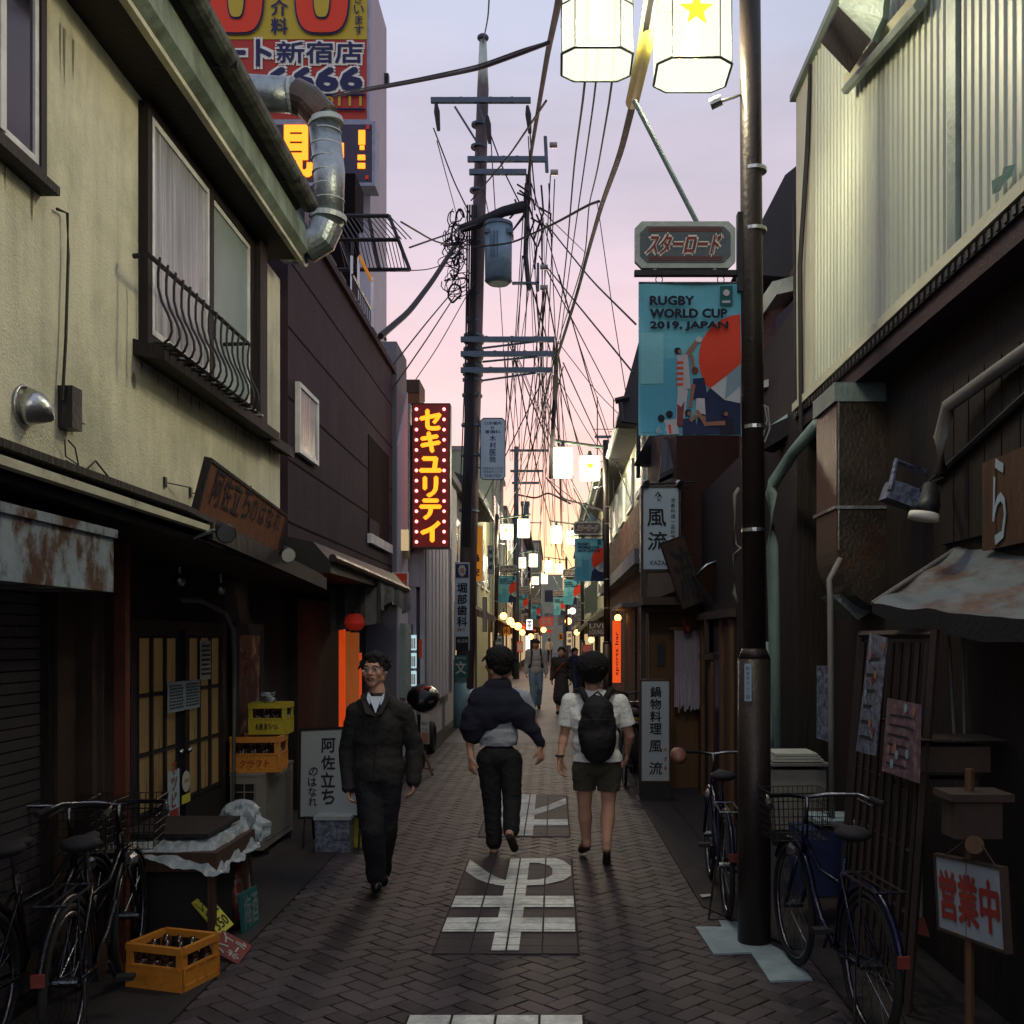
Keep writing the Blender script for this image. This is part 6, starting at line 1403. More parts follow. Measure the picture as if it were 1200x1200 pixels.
# porch: timber screen, rope curtain, doors
t = thing('timber_porch', 'narrow timber porch with sliding doors and a slatted end wall', 'porch', (1.4, 12.2, 0))
B((1.12, 12.2, 0), (1.8, 12.3, 2.1), 'end_wall', 'tan_wood', t)
for i in range(11): B((1.12+i*.03, 12.175, .1), (1.134+i*.03, 12.2, 2.0), 'slat', 'tan_wood', t)
B((1.06, 12.0, 2.08), (2.0, 12.34, 2.16), 'lintel', 'tan_wood', t); B((1.0, 11.6, 2.16), (1.8, 12.4, 2.25), 'porch_roof', 'slat_wood', t)
B((1.22, 12.16, 1.45), (1.31, 12.174, 1.72), 'peephole', 'black', t)
B((1.70, 9.5, 0), (1.75, 12.1, 2.15), 'wall_board', 'dark_wood', t)
for y in (9.7, 10.25, 11.0, 11.6): B((1.66, y, 0), (1.70, y+.10, 2.0), 'post', 'tan_wood', t)
B((1.62, 9.6, 1.98), (1.75, 11.8, 2.06), 'door_hood', 'slat_wood', t)
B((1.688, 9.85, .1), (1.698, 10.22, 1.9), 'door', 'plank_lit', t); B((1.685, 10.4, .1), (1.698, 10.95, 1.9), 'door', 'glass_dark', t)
f = MB()
for (x, d_) in ((835, 10.9), (858, 10.6)): B(P(x-2, 905, d_), P(x+2, 775, d_+.05), 'post', 'tan_wood', t)
B(P(838, 900, 10.95), P(852, 782, 11.0), 'door', 'glass_dark', t); B(P(853, 900, 10.95), P(868, 778, 11.0), 'door', 'tan_wood', t); B(P(822, 773, 10.9), P(870, 766, 11.1), 'door_hood', 'slat_wood', t); B(P(826, 765, 11.0), P(870, 725, 11.05), 'transom', 'slat_wood', t)
t = thing('rope_curtain', 'pale lilac rope curtain hanging in the porch doorway', 'curtain', P(806, 835, 12))
MB().tube([P(784, 737, 12), P(824, 736, 12)], .02, 6).build('rod', 'tan_wood', t)
for i in range(24):
    x = 791+i*1.27; yb = 828+rnd.uniform(-4, 7)
    MB().tube([P(x, 738, 12+.02*(i % 2)), P(x+.3, 780, 12+.02*(i % 2)), P(x-.2+rnd.uniform(-.4, .4), yb, 12)], .0075, 5, rs=[.0075, .0075, .009]).build('rope', 'rope_purple', t)
tag(MB().ell(P(806, 737, 11.9), (.055, .05, .06)).ell(P(802, 730, 11.9), (.03, .03, .05)).build('ornament', 'red_card', smooth=True), 'dark red knot ornament on top of the rope curtain', 'ornament')
# hanging restaurant sign
t, a, w, hh = fboard(754, 572, 795, 667, 12, .18, 'restaurant_sign', 'white vertical lightbox with a two-character restaurant name and small roof lamps', 'sign_blue_white', edge=.03, em='dark_metal')
text('風流', a+Vector((w*.10, 0, hh*.20)), XR, UP, w*.56, hh*.58, 'ink', t, True, .03, jit=.08)
text('京都料理一品料理', a+Vector((w*.78, 0, hh*.36)), XR, UP, w*.13, hh*.52, 'ink', t, True, .01)
text('KAZARU', a+Vector((w*.2, 0, hh*.05)), XR, UP, w*.62, hh*.055, 'ink', t, bold=.02)
f = MB()
for (x0_, y0_, x1_, y1_) in ((.34, .90, .42, .95), (.42, .95, .50, .90), (.40, .88, .46, .92), (.46, .92, .52, .88)): f.tube([a+Vector((w*x0_, -.004, hh*y0_)), a+Vector((w*x1_, -.004, hh*y1_))], .006, 4)
f.build('crest', 'ink', t); text('大', a+Vector((w*.38, 0, hh*.835)), XR, UP, w*.12, hh*.04, 'ink', t, bold=.02)
for x in (-.02, .95): MB().cyl(a+Vector((w*x, -.08, hh+.06)), a+Vector((w*x+.03, -.12, hh+.03)), .03, .05).build('roof_lamp', 'steel', t)
MB().tube([a+Vector((0, .05, hh+.05)), a+Vector((w+.2, .05, hh+.08))], .015, 6).build('hanger', 'dark_metal', t)
MB().box(a+Vector((-.03, .0, -2.6)), a+Vector((.03, .06, -.03))).build('post', 'pole_paint', t)
# old wooden sign and glass bowl lamp
pboard(((800, 713), (826, 703), (815, 626), (790, 634)), (11.4, 11.5, 11.5, 11.4), 0, 'old carved dark wooden board tilted under the restaurant sign', 'slat_wood', ('流',), 'ink', .012, cat='sign', name='wooden_board')
t = thing('shade_lamp', 'curved glass shade on an iron arm over the porch', 'lamp', P(835, 700, 11.2))
f = MB()
for i in range(8):
    a0, a1 = i/8, (i+1)/8
    q = lambda s_: P(815+36*s_, 675-21*math.sin(s_*1.5), 11.1)
    f.quad(q(a0), q(a1), P(843+10*a1, 712, 11.4), P(843+10*a0, 712, 11.4))
f.build('shade', 'red_stucco', t, True); MB().tube([P(815, 675, 11.1), P(828, 662, 11.1), P(851, 654, 11.1)], .014, 6).build('rim', 'steel', t, True); MB().tube([P(812, 675, 11.1), P(838, 712, 11.1)], .03, 6).build('arm', 'black', t)
t = thing('spotlight', 'small steel spotlight in front of the restaurant sign corner', 'lamp', P(783, 645, 11.6)); MB().tube([P(782, 638, 11.6), P(786, 657, 11.6)], .04, 12, rs=[.03, .055]).build('head', 'steel', t, True); MB().torus(P(788, 636, 11.6), .05, .008, 1).build('bracket', 'steel', t)
# standing white sign
z_ = 11.3; t = thing('standing_lightbox', 'tall white standing sign with vertical black characters on a black base at right', 'sign', G(770, 936))
a = P(752, 915, z_); w, hh = (784-752)*z_/F, (915-798)*z_/F
board(a, XR, UP, w, hh, .14, 'sign_white', t, 'panel', edge=.018, em='brown_wood')
B(a+Vector((-.02, .0, -.22)), a+Vector((w+.02, .14, -.02)), 'base', 'black', t); B(a+Vector((-.06, -.12, -.26)), a+Vector((w+.06, .26, -.20)), 'foot', 'black', t)
text('鍋物料理', a+Vector((w*.28, 0, hh*.46)), XR, UP, w*.46, hh*.49, 'ink', t, True, .05); text('風', a+Vector((w*.25, 0, hh*.27)), XR, UP, w*.5, hh*.15, 'ink', t, True, .03, jit=.1); text('流', a+Vector((w*.25, 0, hh*.05)), XR, UP, w*.5, hh*.15, 'ink', t, True, .03, jit=.1)
text('かざる', a+Vector((w*.80, 0, hh*.08)), XR, UP, w*.13, hh*.28, 'ink_red', t, True, .03)
# brick building and orange banner
t = thing('brick_building', 'red brick bar front beyond the white restaurant sign', 'building', (3, 19, 0))
B((1.5, 16.6, 0), (6, 29.5, 4.2), 'wall_core', 'joint', t)
bm_ = MB().box((-.006, 0, 0), (0.02, .212, .058)).build('tmp', 'brick_wall', t); bme = bm_.data; bpy.data.objects.remove(bm_)
allb = []
for k in range(62):
    for j in range(58):
        y = 16.62+j*.224+(.112 if k % 2 else 0)
        if 16.6 < y < 29.2 and not (18.5 < y < 21.5 and .3 < k*.068 < 2.2): allb.append((y, .02+k*.068))
allb.sort(key=lambda q: q[0])
rest = MB()
for i, (y, z) in enumerate(allb):
    if i < 290:
        o = bpy.data.objects.new('brick', bme); C.objects.link(o); o.parent = t; o.location = Vector((1.5-rnd.uniform(0, .004), y, z))-ORG[0]
    else: rest.box((1.494-rnd.uniform(0, .003), y, z), (1.51, y+.212, z+.058))
tag(rest.build('brick_field', 'brick_wall', t), kind='stuff')
f = MB()
for k in range(44):
    for j in range(3): x = 1.5+j*.224-(.1 if k % 2 else 0); f.box((max(1.5, x), 16.585, .02+k*.068), (x+.212, 16.61, .078+k*.068))
tag(f.build('brick_return', 'brick_wall', t), kind='stuff')
B((1.46, 18.6, .2), (1.505, 21.4, 2.3), 'entrance', 'dark_wood', t); MB().box((1.2, 18.4, 2.35), (1.5, 21.6, 2.42)).build('entrance_hood', 'pipe_grey', t)
B((1.3, 16.7, 3.0), (1.5, 29.4, 3.25), 'cornice', 'far_grey', t)
B((1.55, 16.6, 4.2), (6, 29.5, 5.6), 'upper_wall', 'far_cream', t)
MB().prism([(1.15, 16.5, 5.5), (1.15, 16.5, 5.6), (3, 16.5, 6.6), (6, 16.5, 5.6), (6, 16.5, 5.5)], (0, 13.1, 0)).build('roof', 'roof_tile', t)
MB().tube([(1.12, 16.5, 5.55), (1.12, 29.5, 5.55)], .06, 8).build('gutter', 'hood', t)
for y in (17.5, 20, 22.5, 25, 27.5): 
    wf = B((1.50, y, 4.35), (1.55, y+1.5, 5.3), 'window', 'white_alu', t); B((1.49, y+.08, 4.42), (1.499, y+1.42, 5.22), 'pane', 'glass_frost', wf)
t = thing('roof_gable', 'black tiled gable end behind the big rugby banner', 'roof', P(740, 480, 15.5))
MB().prism([P(722, 497, 15.8), P(750, 395, 15.8), P(800, 420, 15.8), P(800, 500, 15.8)], (0, .3, 0)).build('gable', 'roof_tile', t)
MB().tube([P(721, 470, 15.7), P(737, 466, 15.7)], .05, 6).build('gutter', 'dark_metal', t); MB().tube([P(727, 472, 15.7), P(729, 494, 15.7), P(748, 497, 15.7), P(748, 560, 15.7)], .04, 6).build('downpipe', 'dark_metal', t)
MB().prism([P(744, 542, 15.4), P(762, 508, 15.4), P(778, 508, 15.6), P(770, 545, 15.6)], (0, .3, 0)).build('lower_eave', 'roof_tile', t)
t, a, w, hh = fboard(718, 727, 727.5, 800, 20.5, .05, 'bar_banner', 'glowing orange vertical banner reading sports bar beside the brick wall', 'orange_glow')
text('sports bar', a+Vector((w*.8, 0, hh*.12)), Vector((0, 0, 1)), Vector((-1, 0, 0)), hh*.7, w*.5, 'ink', t, bold=.03)
t, a, w, hh = fboard(690, 729, 711, 745, 22.5, .1, 'shop_board', 'dark printed shop board covered with white lettering right of centre', 'far_brown', edge=.02)
text('LIVE', a+Vector((w*.05, 0, hh*.55)), XR, UP, w*.9, hh*.35, 'paper', t); text('LOUNGE', a+Vector((w*.05, 0, hh*.1)), XR, UP, w*.9, hh*.35, 'paper', t)
t = thing('slanted_awning', 'pale sloping awning over a shop on the right near the walkers', 'awning', P(700, 725, 24)); MB().prism([P(678, 737, 25), P(706, 712, 24), P(707, 715, 24), P(679, 741, 25)], (0, 1.5, 0)).build('fabric', 'far_cream', t)
t = thing('plastic_screen', 'translucent hanging plastic sheet right of the fourth banner', 'sheet', P(690, 690, 27)); MB().prism([P(685, 720, 27), P(700, 715, 26), P(700, 680, 26), P(685, 690, 27)], (0, .02, 0)).build('sheet', 'far_green', t)
t = thing('motorcycle', 'dark motorcycle parked beside the standing white sign', 'motorcycle', G(742, 905)); c = G(742, 905)
for dy in (0, 1.3): MB().torus(c+Vector((0, dy, .3)), .25, .06, 0, 24, 8).build('wheel', 'tyre', t, True)
MB().ell(c+Vector((0, .7, .75)), (.16, .4, .14), 14, 10).build('tank', 'bike_blue', t, True); MB().ell(c+Vector((0, .15, .78)), (.13, .35, .07), 14, 10).build('seat', 'soft_black', t, True)
MB().box(c+Vector((-.12, .35, .25)), c+Vector((.12, .9, .6))).build('engine', 'dark_metal', t); MB().tube([c+Vector((-.3, 1.0, 1.05)), c+Vector((0, 1.15, .98)), c+Vector((.3, 1.0, 1.05))], .015, 6).tube([c+Vector((0, 1.15, .98)), c+Vector((0, 1.3, .3))], .025, 6).build('handlebar', 'rim', t); MB().ell(c+Vector((0, -.1, .72)), (.06, .04, .04)).build('tail_light', 'yellow_card', t, True)
t = thing('arch_finial', 'pale metal spire ornament above the second right name plate', 'ornament', P(690, 610, 30)); MB().tube([P(693, 620, 30), P(693, 604, 30), P(693, 600, 30)], .3, 8, rs=[.32, .06, .01]).build('cone', 'hood', t)
for (px, y0_, y1_, d, lab) in ((700, 465, 560, 26, 'thin television aerial mast with cross rods against the pink sky'), (719, 468, 600, 24, 'second thin aerial mast nearer the black gable')):
    t = thing('aerial', lab, 'antenna', P(px, y1_, d)); MB().tube([P(px, y1_, d), P(px, y0_, d)], .015, 5).build('mast', 'dark_metal', t)
    for yy in (y0_+38, y0_+58, y0_+76): MB().tube([P(px-5, yy, d), P(px+24 if px < 710 else px+8, yy, d)], .010, 5).build('element', 'dark_metal', t)

for (px0, py0, px1, py1, d, m_, tx, vert, lab) in (
    (572, 640, 578, 672, 31, 'sign_white', '居酒屋', True, 'small white vertical sign on the cream house behind the orange sign'),
    (590, 735, 597, 744, 38, 'orange_sign', '串', False, 'tiny orange sign under the first left banner'),
    (617, 726, 624, 738, 52, 'lit_white', '茶', False, 'small lit white sign below the farthest left banner'),
    (606, 752, 612, 764, 40, 'shop_red', '麺', False, 'small red sign low beside the left shop lights'),
    (626, 742, 631, 752, 66, 'lit_window', '湯', False, 'small warm lit box at the far left shops'),
    (664, 740, 670, 756, 48, 'lit_window', '酒場', True, 'small warm lit vertical box on the far right shops'),
    (676, 702, 681, 728, 34, 'sign_white', 'スナック', True, 'narrow white vertical sign behind the second right banner'),
    (683, 756, 692, 764, 28, 'shop_red', 'BAR', False, 'little red sign above the head of the man with the backpack'),
    (655, 742, 660, 750, 74, 'orange_sign', '鮨', False, 'tiny orange sign right of the street end'),
    (583, 745, 588, 768, 27, 'sign_blue_white', '整骨院', True, 'pale vertical sign low on the wall beyond the pole')):
    t, a, w, hh = fboard(px0, py0, px1, py1, d, .15, 'shop_sign', lab, m_, edge=.015)
    text(tx, a+Vector((w*.1, 0, hh*.08)), XR, UP, w*.8, hh*.84, 'paper' if m_ in ('shop_red',) else 'ink', t, vert, .03)
for (x, y, d, r_, lab) in ((590, 722, 37, .13, 'pink-white paper lantern under the first left name plate'), (612, 741, 48, .14, 'small warm lamp low between the second and third left posts'), (622, 746, 60, .17, 'far warm lamp left of the capped man'), (676, 741, 32, .09, 'small orange lamp right of the woman in black'), (637, 738, 75, .2, 'tiny warm lamp beneath the red box sign')):
    c = P(x, y, d); t = thing('shop_lamp', lab, 'lamp', c); MB().ell(c, r_, 12, 8).build('globe', 'warm_lamp', t, True); MB().tube([c+Vector((0, 0, r_*.9)), c+Vector((0, .15, r_*2.2))], .015, 5).build('bracket', 'black', t)
# ================================================================ PEOPLE (one voxel-joined body each, clothes over it)
class Body(MB):
    def cap(s, a, b, r0, r1, n=14):
        a, b = Vector(a), Vector(b); d = b-a; L_ = d.length
        if L_ < 1e-6: return s.ell(a, r0, n, 8)
        u = d/L_; pts = []; rs = []
        for i in range(5): t_ = math.pi/2*(1-i/4); pts.append(a-u*r0*math.sin(t_)); rs.append(max(.0004, r0*math.cos(t_)))
        for i in range(5): t_ = math.pi/2*(i/4); pts.append(b+u*r1*math.sin(t_)); rs.append(max(.0004, r1*math.cos(t_)))
        o = len(s.v); ref = u.orthogonal().normalized(); w = u.cross(ref)
        for p, r_ in zip(pts, rs):
            for j in range(n): t_ = 2*math.pi*j/n; s.v.append(p+ref*math.cos(t_)*r_+w*math.sin(t_)*r_)
        k = len(pts)
        for i in range(k-1):
            for j in range(n): s.f.append((o+i*n+j, o+i*n+(j+1) % n, o+(i+1)*n+(j+1) % n, o+(i+1)*n+j))
        s.f.append(tuple(o+j for j in range(n))[::-1]); s.f.append(tuple(o+(k-1)*n+j for j in range(n)))
        return s
    def chain(s, pts, rs):
        for i in range(len(pts)-1): s.cap(pts[i], pts[i+1], rs[i], rs[i+1])
        return s
    def done(s, name, m, parent, vox=.008, sm=4, wrinkle=0, wsc=9, seed=0, cut=None):
        o = s.build(name, m, parent, True)
        md = o.modifiers.new('r', 'REMESH'); md.mode = 'VOXEL'; md.voxel_size = vox; md.use_smooth_shade = True
        ms = o.modifiers.new('s', 'SMOOTH'); ms.iterations = sm; ms.factor = .5
        dg = bpy.context.evaluated_depsgraph_get(); dg.update()
        me = bpy.data.meshes.new_from_object(o.evaluated_get(dg)); me.name = name
        o.modifiers.clear(); o.data = me
        if not me.materials: me.materials.append(M[m])
        if cut:
            bm = bmesh.new(); bm.from_mesh(me)
            for (co, no) in cut: bmesh.ops.bisect_plane(bm, geom=bm.verts[:]+bm.edges[:]+bm.faces[:], plane_co=Vector(co)-(ORG[0] if True else 0), plane_no=Vector(no), clear_outer=True)
            bm.to_mesh(me); bm.free()
        if wrinkle:
            nn_ = [v.normal.copy() for v in me.vertices]
            for v, n_ in zip(me.vertices, nn_):
                p = v.co*wsc+Vector((seed, seed*2, 0)); q = Vector((p.x, p.y, p.z*1.7))
                w_ = 1-abs(noise.noise(q))*2.2; v.co += n_*(w_*wrinkle+noise.noise(q*2.3)*wrinkle*.5)
        me.shade_smooth()
        return o
def hand(bd, w, d, n, side, curl=.5, sc=1.):
    """w wrist, d towards the fingertips, n palm normal, side +1/-1 which way the thumb leaves"""
    w, d, n = Vector(w), Vector(d).normalized(), Vector(n); n = (n-d*n.dot(d)).normalized(); s_ = d.cross(n).normalized()*side
    for k, off in enumerate((.028, .010, -.009, -.027)):
        L_ = (.066, .074, .069, .054)[k]*sc; base = w+d*.088*sc+s_*off*sc
        bd.cap(w+s_*off*.55*sc+d*.01, base, .0135*sc, .0115*sc, 10)
        c1_, c2_ = curl*.8+k*.05, curl*1.7+k*.08
        d1 = (d*math.cos(c1_)+n*math.sin(c1_)).normalized(); d2 = (d*math.cos(c2_)+n*math.sin(c2_)).normalized(); d3 = (d*math.cos(c2_*1.35)+n*math.sin(c2_*1.35)).normalized()
        m1 = base+d1*L_*.45; m2 = m1+d2*L_*.32
        bd.cap(base, m1, .0100*sc, .0092*sc, 8).cap(m1, m2, .0092*sc, .0084*sc, 8).cap(m2, m2+d3*L_*.25, .0084*sc, .0074*sc, 8)
    b_ = w+d*.024*sc+s_*.024*sc; dt = (d*.72+s_*.62+n*.25).normalized(); m1 = b_+dt*.040*sc; dt2 = (d*.9+s_*.25+n*.4).normalized()
    bd.cap(b_, m1, .0145*sc, .0115*sc, 8).cap(m1, m1+dt2*.034*sc, .0108*sc, .0088*sc, 8)
    return bd
def head(bd, c, yaw, tilt=0, sc=1.):
    """c centre of the skull; yaw: facing direction angle about Z (0 faces the camera)"""
    Rm = Matrix.Rotation(yaw, 3, 'Z') @ Matrix.Rotation(tilt, 3, 'X'); c = Vector(c)
    L_ = lambda x, y, z: c+Rm @ (Vector((x, y, z))*sc)
    e = lambda p, r_: bd.ell(L_(*p), Vector(r_)*sc, 18, 14, Rm)
    e((0, .012, .022), (.076, .094, .092)); e((0, -.030, -.035), (.060, .062, .078)); e((0, -.050, -.088), (.034, .034, .026))
    e((0, -.070, .028), (.050, .026, .022)); 
    bd.cap(L_(0, -.088, .010), L_(0, -.108, -.026), .0085*sc, .0135*sc, 8); bd.cap(L_(-.012, -.096, -.030), L_(.012, -.096, -.030), .009*sc, .009*sc, 8)
    for s_ in (-1, 1):
        e((.045*s_, -.060, -.022), (.022, .026, .024)); e((.074*s_, .005, -.008), (.010, .019, .032)); e((.050*s_, .0, -.052), (.020, .036, .030))
        bd.cap(L_(.015*s_, -.090, .020), L_(.048*s_, -.078, .021), .008*sc, .007*sc, 8)
    bd.cap(L_(-.016, -.088, -.056), L_(.016, -.088, -.056), .011*sc, .011*sc, 8)
    return L_, Rm
def face_parts(L_, Rm, par, sc=1., m_eye=True):
    for s_ in (-1, 1):
        MB().ell(L_(.030*s_, -.0805, .004), Vector((.0145, .009, .0075))*sc, 12, 8, Rm).build('eye', 'eye_white', par, True)
        MB().ell(L_(.030*s_, -.0870, .004), Vector((.0062, .004, .0062))*sc, 10, 8, Rm).build('iris', 'eye_dark', par, True)
        MB().tube([L_(.014*s_, -.089, .011), L_(.030*s_, -.091, .0135), L_(.046*s_, -.083, .009)], .0028*sc, 6).build('eyelid', 'skin', par, True)
        MB().tube([L_(.013*s_, -.097, .024), L_(.032*s_, -.095, .0285), L_(.050*s_, -.083, .023)], .0035*sc, 6).build('eyebrow', 'hair', par, True)
    MB().tube([L_(-.023, -.094, -.0575), L_(-.008, -.1005, -.0535), L_(0, -.101, -.055), L_(.008, -.1005, -.0535), L_(.023, -.094, -.0575)], .0038*sc, 8).tube([L_(-.018, -.095, -.0625), L_(0, -.100, -.0655), L_(.018, -.095, -.0625)], .0045*sc, 8).build('lips', 'lip', par, True)
def hair(L_, Rm, par, sc=1., back=.02, lob=((0, .022, .040, .084, .100, .090),), front=True, vox=.006, m='hair', seed=1):
    b_ = Body()
    for (x, y, z, a, b2, c_) in lob: b_.ell(L_(x, y, z), Vector((a, b2, c_))*sc, 18, 14, Rm)
    rg = random.Random(seed)
    for i in range(90):          # locks
        a = rg.uniform(0, 2*math.pi); el = rg.uniform(.1, 1.45)
        d_ = Vector((math.cos(a)*math.cos(el), math.sin(a)*math.cos(el), math.sin(el)))
        p = Vector((0, .022, .036))+Vector((d_.x*.080, d_.y*.096, d_.z*.086)); t_ = Vector((d_.x*.02+rg.uniform(-.016, .016), d_.y*.015+rg.uniform(-.01, .02), -.030))
        if p.y < -.05 and p.z < .06: continue
        b_.cap(L_(*(p*1.06)), L_(*(p*1.10+t_*1.3)), .011*sc, .0045*sc, 6)
    return b_.done('hair', m, par, vox, 1, .005, 34, seed)
def torso(b_, J, g=0., fat=1., hip=1.):
    """J: dict of joints in world coordinates"""
    ch, pe, nk = J['chest'], J['pelvis'], J['neck']; Rz = J['R']
    b_.ell(ch, Vector((.165*fat+g, .115*fat+g, .16+g)), 18, 12, Rz); b_.ell((ch+pe)/2, Vector((.150*fat+g, .105*fat+g, .17+g)), 18, 12, Rz); b_.ell(pe, Vector((.160*hip+g, .115*fat+g, .12+g)), 18, 12, Rz)
    for s_ in 'LR': b_.cap(ch+Vector((0, 0, .08)), J['sh'+s_], .075+g, .046+g*.8); b_.cap(ch+Vector((0, 0, -.02)), J['sh'+s_]+Vector((0, 0, -.06)), .09+g, .045+g*.8); b_.cap(nk+Vector((0, .0, -.045 if g > .005 else -.01)), J['sh'+s_]+Vector((0, 0, .0)), .052+g*.5, .040+g*.8)
    b_.cap(ch+Vector((0, 0, .14)), nk+Vector((0, 0, -.045 if g > .005 else 0)), .07+g, .054+g*.4)
    return b_
def person(label, base, J, **k):
    t = thing('person', label, 'person', base)
    J = {a: (Vector(v) if not isinstance(v, (float, int, Matrix)) else v) for a, v in J.items()}
    J.setdefault('R', Matrix.Identity(3))
    b_ = Body(); vox = k.get('vox', .0065)
    L_, Rm = head(b_, J['head'], J['yaw'], J.get('tilt', 0), k.get('hs', 1.))
    b_.cap(J['neck'], J['head']+Vector((0, 0, -.05)), .054, .052)
    torso(b_, J, -.012, k.get('fat', 1.), k.get('hip', 1.))
    for s_ in 'LR':
        b_.chain([J['sh'+s_], J['el'+s_], J['wr'+s_]], [.047, .038, .026])
        mid = J['el'+s_].lerp(J['wr'+s_], .3); b_.cap(J['el'+s_], mid, .039, .040)
        hd_ = J.get('hd'+s_, J['wr'+s_]-J['el'+s_]); sgn = -1 if s_ == 'L' else 1
        hand(b_, J['wr'+s_], hd_, J['pn'+s_], J.get('th'+s_, 1), k.get('curl', .5), k.get('hsc', 1.))
        b_.chain([J['hip'+s_], J['kn'+s_], J['an'+s_]], [.086, .056, .040]); b_.cap(J['kn'+s_].lerp(J['an'+s_], .12), J['kn'+s_].lerp(J['an'+s_], .42), .054, .060); b_.cap(J['kn'+s_].lerp(J['an'+s_], .42), J['kn'+s_].lerp(J['an'+s_], .75), .059, .042)
        b_.cap(J['an'+s_], J['he'+s_], .040, .034); b_.cap(J['he'+s_], J['to'+s_], .036, .026); b_.cap(J['an'+s_], J['to'+s_].lerp(J['he'+s_], .45), .038, .030)
    body = b_.done('body', k.get('skin', 'skin'), t, vox, 3)
    return t, J, L_, Rm, body
def kp(d0):      # joints measured at depth d0, dz metres nearer (-) or further (+)
    return lambda x, y, dz=0.: P(x, y, d0+dz)
# ---- man in a dark jacket walking towards the camera
d0 = 7.15; K = kp(d0)
J = dict(head=K(439, 786), neck=K(443, 812), chest=K(444, 852, .02), pelvis=K(443, 908, .02), yaw=R(-7), tilt=R(-5), shL=K(417, 835), shR=K(472, 835), elL=K(408, 880, .03), elR=K(486, 876, .05), wrL=K(409, 918, -.05), wrR=K(485, 911, .0), hdR=(0, -.15, -1), hdL=(0, -.1, -1), pnL=(1, 0, 0), pnR=(-1, 0, 0),
         thL=-1, thR=1, hipL=K(430, 915), hipR=K(455, 915), knL=K(437, 975, -.10), knR=K(452, 974, .06), anL=K(441, 1028, .02), anR=K(447, 1020, .24), heL=K(441, 1034, .07), heR=K(447, 1024, .28), toL=K(441, 1040, -.16), toR=K(449, 1033, .08))
t, J, L_, Rm, body = person('bespectacled man in a black jacket and trousers walking towards the camera', G(443, 1046), J, vox=.006, fat=.95, hs=1.04)
face_parts(L_, Rm, t, 1.04)
hair(L_, Rm, t, 1.04, lob=((0, .030, .034, .085, .088, .090), (0, -.028, .088, .066, .050, .034), (.070, .000, .018, .016, .028, .032), (-.070, .000, .018, .016, .028, .032)), seed=3)
g_ = MB()
for s_ in (-1, 1):
    pts = [L_(.031*s_+.021*math.cos(a*math.pi/8), -.107+.0*a, .002+.0155*math.sin(a*math.pi/8)) for a in range(17)]; g_.tube(pts, .0016, 5)
    g_.tube([L_(.052*s_, -.106, .005), L_(.076*s_, -.06, .006), L_(.080*s_, .01, .002)], .0014, 4)
g_.tube([L_(-.010, -.107, .004), L_(.010, -.107, .004)], .0014, 4); g_.build('glasses', 'steel', t)
MB().ell(L_(.083, -.006, -.012), .009).build('earbud', 'paper', t, True)
b_ = Body(); torso(b_, J, .026, 1.0)
b_.ell(J['pelvis']+Vector((0, 0, .04)), (.190, .14, .20), 18, 12); b_.ell(J['chest']+Vector((0, 0, -.04)), (.190, .135, .24), 18, 12)
b_.cap(J['pelvis']+Vector((-.05, 0, -.10)), J['pelvis']+Vector((.05, 0, -.10)), .145, .145)
jk = b_.done('jacket', 'jacket', t, .009, 8, .010, 4, 2, cut=[((0, 0, .80), (0, 0, -1))])
for s_ in 'LR': b_ = Body(); b_.chain([J['sh'+s_], J['el'+s_], J['wr'+s_]+Vector((0, 0, -.02))], [.070, .064, .050]); b_.done('sleeve', 'jacket', t, .008, 8, .007, 6, 2)
# open collar showing the shirt
cb = J['neck']
fy = -.145
sv = [Vector(v) for v in ((-.040, -.095, -.020), (.044, -.095, -.020), (.040, -.135, -.05), (.010, -.160, -.130), (-.026, -.135, -.05))]
MB().prism([cb+v for v in sv], (0, .03, 0)).build('shirt_front', 'shirt_white', t)
for s_ in (-1, 1): MB().prism([cb+Vector(v) for v in ((.058*s_+.002, -.065, .012), (.014*s_+.004, -.112, -.048), (.044*s_, -.135, -.078), (.070*s_, -.085, -.012))], (0, .008, 0)).build('collar', 'shirt_white', t)
for s_ in (-1, 1):
    MB().prism([cb+Vector(v) for v in ((.060*s_, -.05, .035), (.060*s_, -.115, -.035), (.012, -.172, -.150), (.055*s_, -.172, -.13), (.105*s_, -.10, -.02), (.085*s_, -.04, .03))], (0, .018, 0)).build('lapel', 'jacket', t)
MB().tube([cb+Vector((.010, -.170, -.15)), cb+Vector((.006, -.176, -.42)), cb+Vector((0, -.172, -.66))], .004, 5).build('zip', 'soft_black', t)
b_ = Body(); b_.ell(J['pelvis'], (.162, .118, .12), 18, 12)
for s_ in 'LR': b_.chain([J['hip'+s_]+Vector((0, 0, .0)), J['kn'+s_], J['an'+s_]+Vector((0, 0, .0))], [.098, .080, .068])
b_.done('trousers', 'trousers', t, .009, 8, .007, 5, 5)
for s_ in 'LR':
    b_ = Body(); b_.cap(J['he'+s_]+Vector((0, 0, -.0)), J['to'+s_], .043, .038); b_.cap(J['an'+s_], J['he'+s_], .045, .042); b_.done('shoe', 'bike_black', t, .006, 2)
